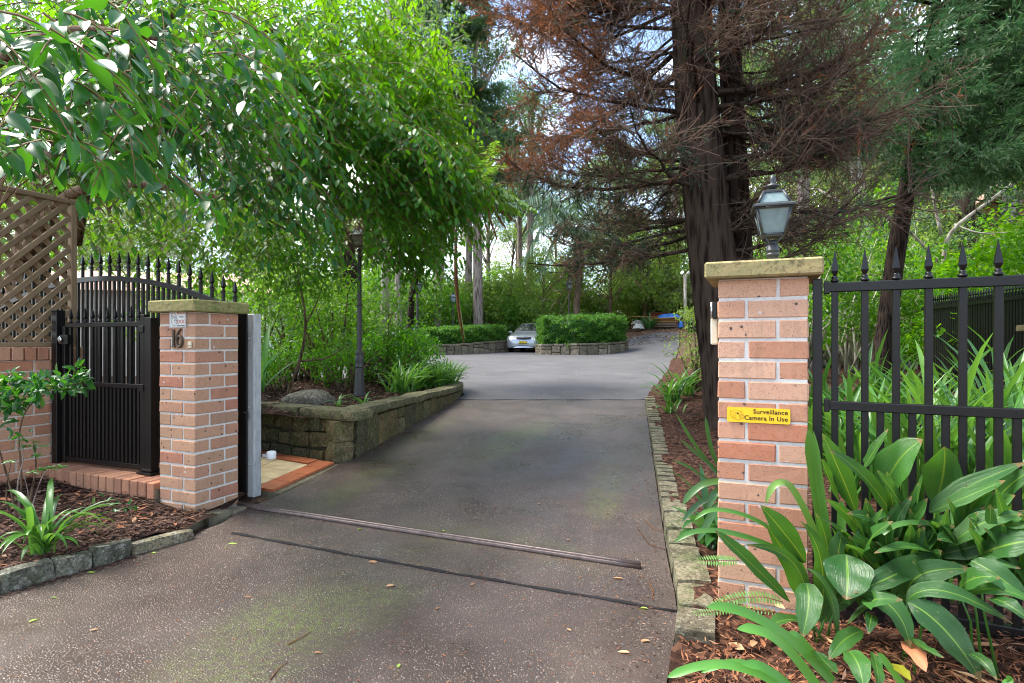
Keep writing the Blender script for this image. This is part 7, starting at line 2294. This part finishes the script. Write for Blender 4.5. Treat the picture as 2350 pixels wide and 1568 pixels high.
# =================================================================== PALM AND TREE FERN
def feather_frond(org, pts, hw, nl, lw, mat, parent, rng, droop=.6):
    P0 = np.array([tuple(p) for p in pts]); u = np.linspace(0, len(pts) - 1, nl)
    C = np.stack([np.interp(u, range(len(pts)), P0[:, i]) for i in range(3)], 1)
    for _ in range(4): C[1:-1] = .25 * C[:-2] + .5 * C[1:-1] + .25 * C[2:]
    tan = unit(np.gradient(C, axis=0)); s_ = unit(np.cross(tan, [0, 0, 1.0]) + 1e-6)
    pos = np.repeat(C, 2, 0); sg = np.tile([1, -1], nl)[:, None]
    L = hw * np.repeat(np.sin(np.pi * (np.arange(nl) + 1.5) / (nl + 3)) ** .6, 2)
    d = np.repeat(s_, 2, 0) * sg * .8 + np.repeat(tan, 2, 0) * .4 + [0, 0, -droop] + rng.normal(size=pos.shape) * .12
    V, Fq, rv = scatter(L8_V, L8_F, pos - org, d, rng.normal(size=pos.shape) * .3 + [0, 0, 1], L, lw, rng)
    o = link('frond', npmesh('frond', V, Fq, mat, {'rnd': rv}), parent)
    return C - org
pb0 = gpt(1322, 757, 30.0); pm = thing('palm', 'palm with drooping pale fronds standing behind the right hedge', 'palm', tuple(pb0)); o_ = np.array(pb0)
Yp = 30.0
trunk_obj('trunk', [P(1322, 757, Yp) - pb0 - Vector((0, 0, .3)), P(1323, 700, Yp) - pb0, P(1328, 640, Yp) - pb0, P(1325, 590, Yp) - pb0, P(1326, 540, Yp) - pb0], [.19, .17, .16, .26, .15], M['bark_brown'], pm, 20, .06, 40, 401)
rng = np.random.default_rng(402)
cro = P(1326, 545, Yp)
for (x1, y1, x2, y2, d1, d2) in ((1250, 430, 1180, 470, -1, -2), (1270, 440, 1205, 540, 0, -1), (1300, 400, 1265, 420, 1, 1.5), (1340, 400, 1380, 430, .5, 1), (1380, 440, 1440, 520, -1, -2), (1360, 470, 1420, 560, 1, 1), (1290, 500, 1235, 640, .5, 0), (1390, 500, 1450, 590, 0, 0), (1310, 420, 1240, 380, 1, 2), (1350, 430, 1400, 400, 2, 3), (1325, 400, 1330, 380, -2, -3), (1260, 480, 1200, 600, -1, -1)):
    feather_frond(o_, [cro, P(lerp(1326, x1, .5), lerp(540, y1, .6), Yp + d1 * .5), P(x1, y1, Yp + d1), P(x2, y2, Yp + d2)], 1.25, 50, .10, M['palm'], pm, rng, .9)
for (x, y) in ((1312, 690), (1320, 670), (1335, 690), (1308, 650)):
    feather_frond(o_, [P(1326, 590, Yp - .3), P(x, 620, Yp - .4), P(x - 2, y, Yp - .3)], .35, 20, .05, M['dead_frond'], pm, rng, 1.2)

# tree fern: dark trunk left of centre behind the foliage, dead skirt, one long hanging dead frond
Yt = 11.2; tb0 = P(940, 872, Yt); tfn = thing('tree_fern', 'slim black trunked tree fern with bright fronds and rusty dead skirt at the canopy edge', 'tree fern', (tb0.x, tb0.y, .45)); o_ = np.array((tb0.x, tb0.y, .45))
ov = Vector(o_)
cro = P(1082, 470, Yt)
trunk_obj('trunk', [Vector((0, 0, -.2)), P(941, 760, Yt) - ov, P(946, 660, Yt) - ov, P(972, 590, Yt) - ov, P(1024, 530, Yt) - ov, cro - ov], [.066, .06, .058, .058, .06, .09], M['bark_black'], tfn, 20, .09, 40, 411)
for (x1, y1, x2, y2, d1, d2) in ((1140, 425, 1225, 480, 0, -.3), (1100, 430, 1170, 440, .6, 1.0), (1070, 420, 1090, 430, -.9, -1.6), (1120, 440, 1200, 490, .3, .4), (1000, 430, 930, 480, 0, .2), (1020, 420, 960, 430, .8, 1.2), (1100, 390, 1165, 372, .9, 1.5), (1110, 380, 1135, 325, .2, .4), (1085, 370, 1075, 320, -.2, -.5), (1040, 410, 1010, 380, -.6, -1.0)):
    feather_frond(o_, [cro, P(x1, y1, Yt + d1), P(x2, y2, Yt + d2)], .38, 46, .085, M['treefern'], tfn, rng, .35)
for (x, y, dd) in ((1090, 530, 0), (1130, 520, .2), (1050, 560, -.2), (1010, 540, .1), (1110, 545, -.3), (1150, 505, 0), (1030, 560, .2), (1075, 560, .1)):
    feather_frond(o_, [cro, P(lerp(1082, x + 22, .7), 472, Yt + dd), P(x + 30, y, Yt + dd)], .16, 30, .03, M['dead_frond'], tfn, rng, 1.0)
hf = [P(1046, 560, 10.9), P(1046, 640, 10.8), P(1052, 710, 10.8), P(1064, 780, 10.8)]
feather_frond(o_, hf, .16, 60, .02, M['dead_frond'], tfn, rng, 1.3)
feather_frond(o_, [P(1046, 560, 11.0), P(1049, 650, 10.9), P(1058, 720, 10.9), P(1067, 775, 10.9)], .12, 50, .02, M['leaf_olive'], tfn, rng, 1.3)
b = MB(); b.tube([tuple(p - ov) for p in hf], [.03, .035, .028, .008], 6); b.build('frond_stalk', M['dead_frond'], tfn)
b = MB(); b.tube([tuple(cro - ov), tuple(P(1046, 530, 11.2) - ov), tuple(hf[0] - ov)], .02, 6); b.build('frond_stalk', M['dead_frond'], tfn)

# =================================================================== LITTER
rng = np.random.default_rng(501)
def litter(name, pts_fn, n, ln, wd, mat, seed, lift=.006, kind='stuff', tv=D2_V, tf=D2_F, tilt=.35, label=None):
    r = np.random.default_rng(seed); p = np.array(pts_fn(n, r)); n = len(p)
    az = r.uniform(0, 6.283, n); d = np.stack([np.cos(az), np.sin(az), r.normal(size=n) * tilt * .5], 1)
    up = np.stack([r.normal(size=n) * tilt, r.normal(size=n) * tilt, np.ones(n)], 1)
    p[:, 2] += lift + np.abs(r.normal(size=n)) * lift
    V, Fq, rv = scatter(tv, tf, p, d, up, ln * r.uniform(.4, 1.5, n), wd * r.uniform(.5, 1.4, n), r)
    return link(name, npmesh(name, V, Fq, mat, {'rnd': rv}), None, kind)
def on_left(n, r):
    X = r.uniform(-4.6, -2.0, n); o = []
    for x in X:
        y = r.uniform(left_front(x) + .02, 4.7)
        if x > -2.45 and y > 3.9: continue
        o.append((x, y, zl(x, y)))
    return o
litter('bark_mulch', on_left, 9000, .042, .013, M['litter'], 511, .008)
litter('leaf_litter', on_left, 260, .06, .022, M['litter_red'], 512, .012, tv=L8_V, tf=L8_F)
def on_planter(n, r):
    Y = r.uniform(5.5, 10.9, n); o = []
    for y in Y:
        x = r.uniform(-4.8, wallR(min(y, 11)) - .22)
        o.append((x, y, zp(x, y)))
    return o
litter('bark_mulch', on_planter, 9000, .06, .022, M['litter'], 513, .012)
def on_right(n, r):
    o = []
    for y in 1.25 + 8.2 * r.random(n) ** 1.5:
        w = .10 + 3.4 * r.random() ** 1.4; x = drive_R(y) + (.17 if y > 2.25 else .03) + w
        if .86 < x < 1.36 and 2.2 < y < 2.85 and (x - RPc.x) * G.x + (y - RPc.y) * G.y > 0 and (x - RPc.x) * G.x + (y - RPc.y) * G.y < .35: continue
        o.append((x, y, zr(x, y)))
    return o
litter('bark_mulch', on_right, 15000, .040, .010, M['litter'], 514, .008)
def on_right_near(n, r):
    o = []
    for y in r.uniform(1.2, 2.75, n):
        x = drive_R(y) + (.17 if y > 2.25 else .04) + 1.5 * r.random()
        if (x - RPc.x) * N.x + (y - RPc.y) * N.y > -.02 and (x - RPc.x) * G.x + (y - RPc.y) * G.y > 0: continue
        o.append((x, y, zr(x, y)))
    return o
litter('conifer_litter', on_right_near, 9000, .036, .005, M['litter_red'], 515, .012, tilt=.6)
litter('leaf_litter', on_right_near, 330, .055, .021, M['litter_red'], 516, .014, tv=L8_V, tf=L8_F, tilt=.5)
litter('dry_leaves', on_right_near, 80, .075, .026, M['fallen_tan'], 517, .018, tv=L8_V, tf=L8_F, tilt=.4)
def on_drive(n, r):
    o = []
    for y in 1.7 + 7.2 * r.random(n) ** 1.3:
        a, b = max(drive_L(y), -3.4), drive_R(y); u = r.beta(1.4, .8); x = lerp(a, b, u * .985); o.append((x, y, float(gz(x, y)) + .004))
    return o
litter('drive_litter', on_drive, 2300, .019, .0045, M['litter_red'], 518, .002, tilt=.2)
litter('debris_and_contact_shade', lambda n, r: [(max(wallR(y), drive_L(min(y, 9.5))) + abs(r.normal()) * .09 + .01, y, float(gz(0, y)) + .006) for y in r.uniform(5.3, 10.3, n)], 700, .022, .010, M['litter'], 524, .003, tilt=.25)  # dark litter added at the wall base as soil and imitated contact shadow
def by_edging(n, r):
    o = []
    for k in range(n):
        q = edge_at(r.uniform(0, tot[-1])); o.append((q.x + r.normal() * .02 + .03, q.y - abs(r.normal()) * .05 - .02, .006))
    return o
litter('debris_and_contact_shade', by_edging, 500, .022, .009, M['litter'], 525, .002, tilt=.25)  # dark bits along the edging, both soil and stand-in contact shade
litter('debris_and_contact_shade', lambda n, r: [(drive_R(y) - abs(r.normal()) * .16 - .01, y, float(gz(0, y)) + .004) for y in r.uniform(1.8, 8.8, n)], 900, .016, .007, M['litter'], 519, .002, tilt=.2)  # gathered kerb litter and soil, its dark colour doubling as contact shade
def on_court(n, r):
    o = []
    for k in range(n):
        y = 9 + 18 * r.random() ** 1.2; x = lerp(max(asL(y), -5), asR(y), r.random()); o.append((x, y, float(gz(x, y)) + .012))
    return o
litter('court_litter', on_court, 320, .04, .015, M['fallen_tan'], 520, .002, tilt=.2)
def on_path(n, r):
    o = []
    for k in range(n):
        y = r.uniform(27.5, 38); x = r.uniform(4.6, 13); o.append((x, y, float(gz(x, y)) - .01))
    return o
litter('path_litter', on_path, 6000, .12, .05, M['litter'], 521, .012, tilt=.3)
litter('path_litter', on_path, 900, .12, .05, M['fallen_tan'], 522, .014, tilt=.3)

# individual fallen leaves on the drive
fl_m = [leaf_part_mesh('fallen_leaf', .075, .030, M[k], b_, i) for i, (k, b_) in enumerate((('fallen_green', .1), ('fallen_tan', .25), ('fallen_tan', .1), ('fallen_green', .25)))]
def ground_at(x, y):
    Y = 2.0
    for _ in range(30):
        X = (x - 1175) / F * Y; Y = F * (EYE - float(gz(X, Y)) - .006) / max(12, (y - 784))
    return (x - 1175) / F * Y, Y
spots = [(820, 1217, 0, .8, 1.1), (523, 1250, 0, .9, .3), (517, 1259, 0, .5, 1.9), (845, 1291, 1, 1.2, .1), (885, 1348, 1, 1.3, .6), (357, 1271, 3, 1.0, 2.8), (199, 1316, 3, .9, .4), (115, 1373, 0, .5, .2), (65, 1430, 0, .7, 1.3), (350, 1262, 0, .8, 2.0),
         (1487, 1399, 3, 1.0, 2.6), (1492, 1473, 1, .9, 2.9), (913, 1535, 0, .6, 1.6), (205, 1450, 1, .8, .9), (1235, 1158, 1, .7, .8), (1130, 1165, 1, .8, .3), (1000, 1015, 3, .8, 2.5), (985, 1060, 0, .7, .9), (1040, 1110, 1, .8, 1.4), (1300, 1240, 1, .6, .5), (1020, 1220, 3, .7, 2.4),
         (560, 1372, 2, .6, .2), (960, 1300, 1, .6, 2.0), (1080, 1345, 2, .6, 1.0), (1150, 1250, 1, .6, 2.2), (760, 1190, 3, .6, .2), (1205, 960, 1, .9, .2), (1375, 1065, 3, .7, 1.5), (640, 1180, 0, .7, .9), (1430, 1330, 2, 1.0, 2.7), (1390, 1180, 1, .6, .7), (1000, 1400, 2, .5, 1.1), (1310, 1450, 2, .5, 2.1), (720, 1500, 2, .5, .2), (1445, 1500, 2, .8, 2.8)]
for (x, y, k, s_, rz) in spots:
    X, Y = ground_at(x, y); o = link('fallen_leaf', fl_m[k]); s_ *= .85
    o.location = (X, Y, float(gz(X, Y)) + .010); o.rotation_euler = (random.uniform(-.15, .15), .05, rz); o.scale = (s_, s_, s_)
    tag(o, 'pale green fallen leaf lying on the driveway' if k in (0, 3) else 'tan dry fallen leaf lying on the driveway', 'leaf', 'green leaves fallen on the driveway' if k in (0, 3) else 'dry leaves fallen on the driveway')
# thin twigs on the drive
for i, pts in enumerate((((1480, 1195), (1500, 1215), (1540, 1225)), ((1490, 1340), (1500, 1360), (1495, 1375)), ((1465, 1215), (1490, 1250), (1535, 1265)), ((620, 1560), (640, 1535), (660, 1520)), ((660, 1480), (690, 1465), (715, 1450)), ((1100, 1318), (1115, 1330), (1105, 1340)))):
    b = MB(); q_ = []
    for x, y in pts: X, Y = ground_at(x, y); q_.append(Vector((X, Y, float(gz(X, Y)) + .008)))
    c_ = q_[0]; b.tube([p - c_ for p in q_], [.0025, .002, .001], 5); o = b.build('fallen_twig', M['dead_frond']); o.location = c_
    tag(o, 'thin reddish twig lying on the driveway', 'twig', 'twigs fallen on the driveway')
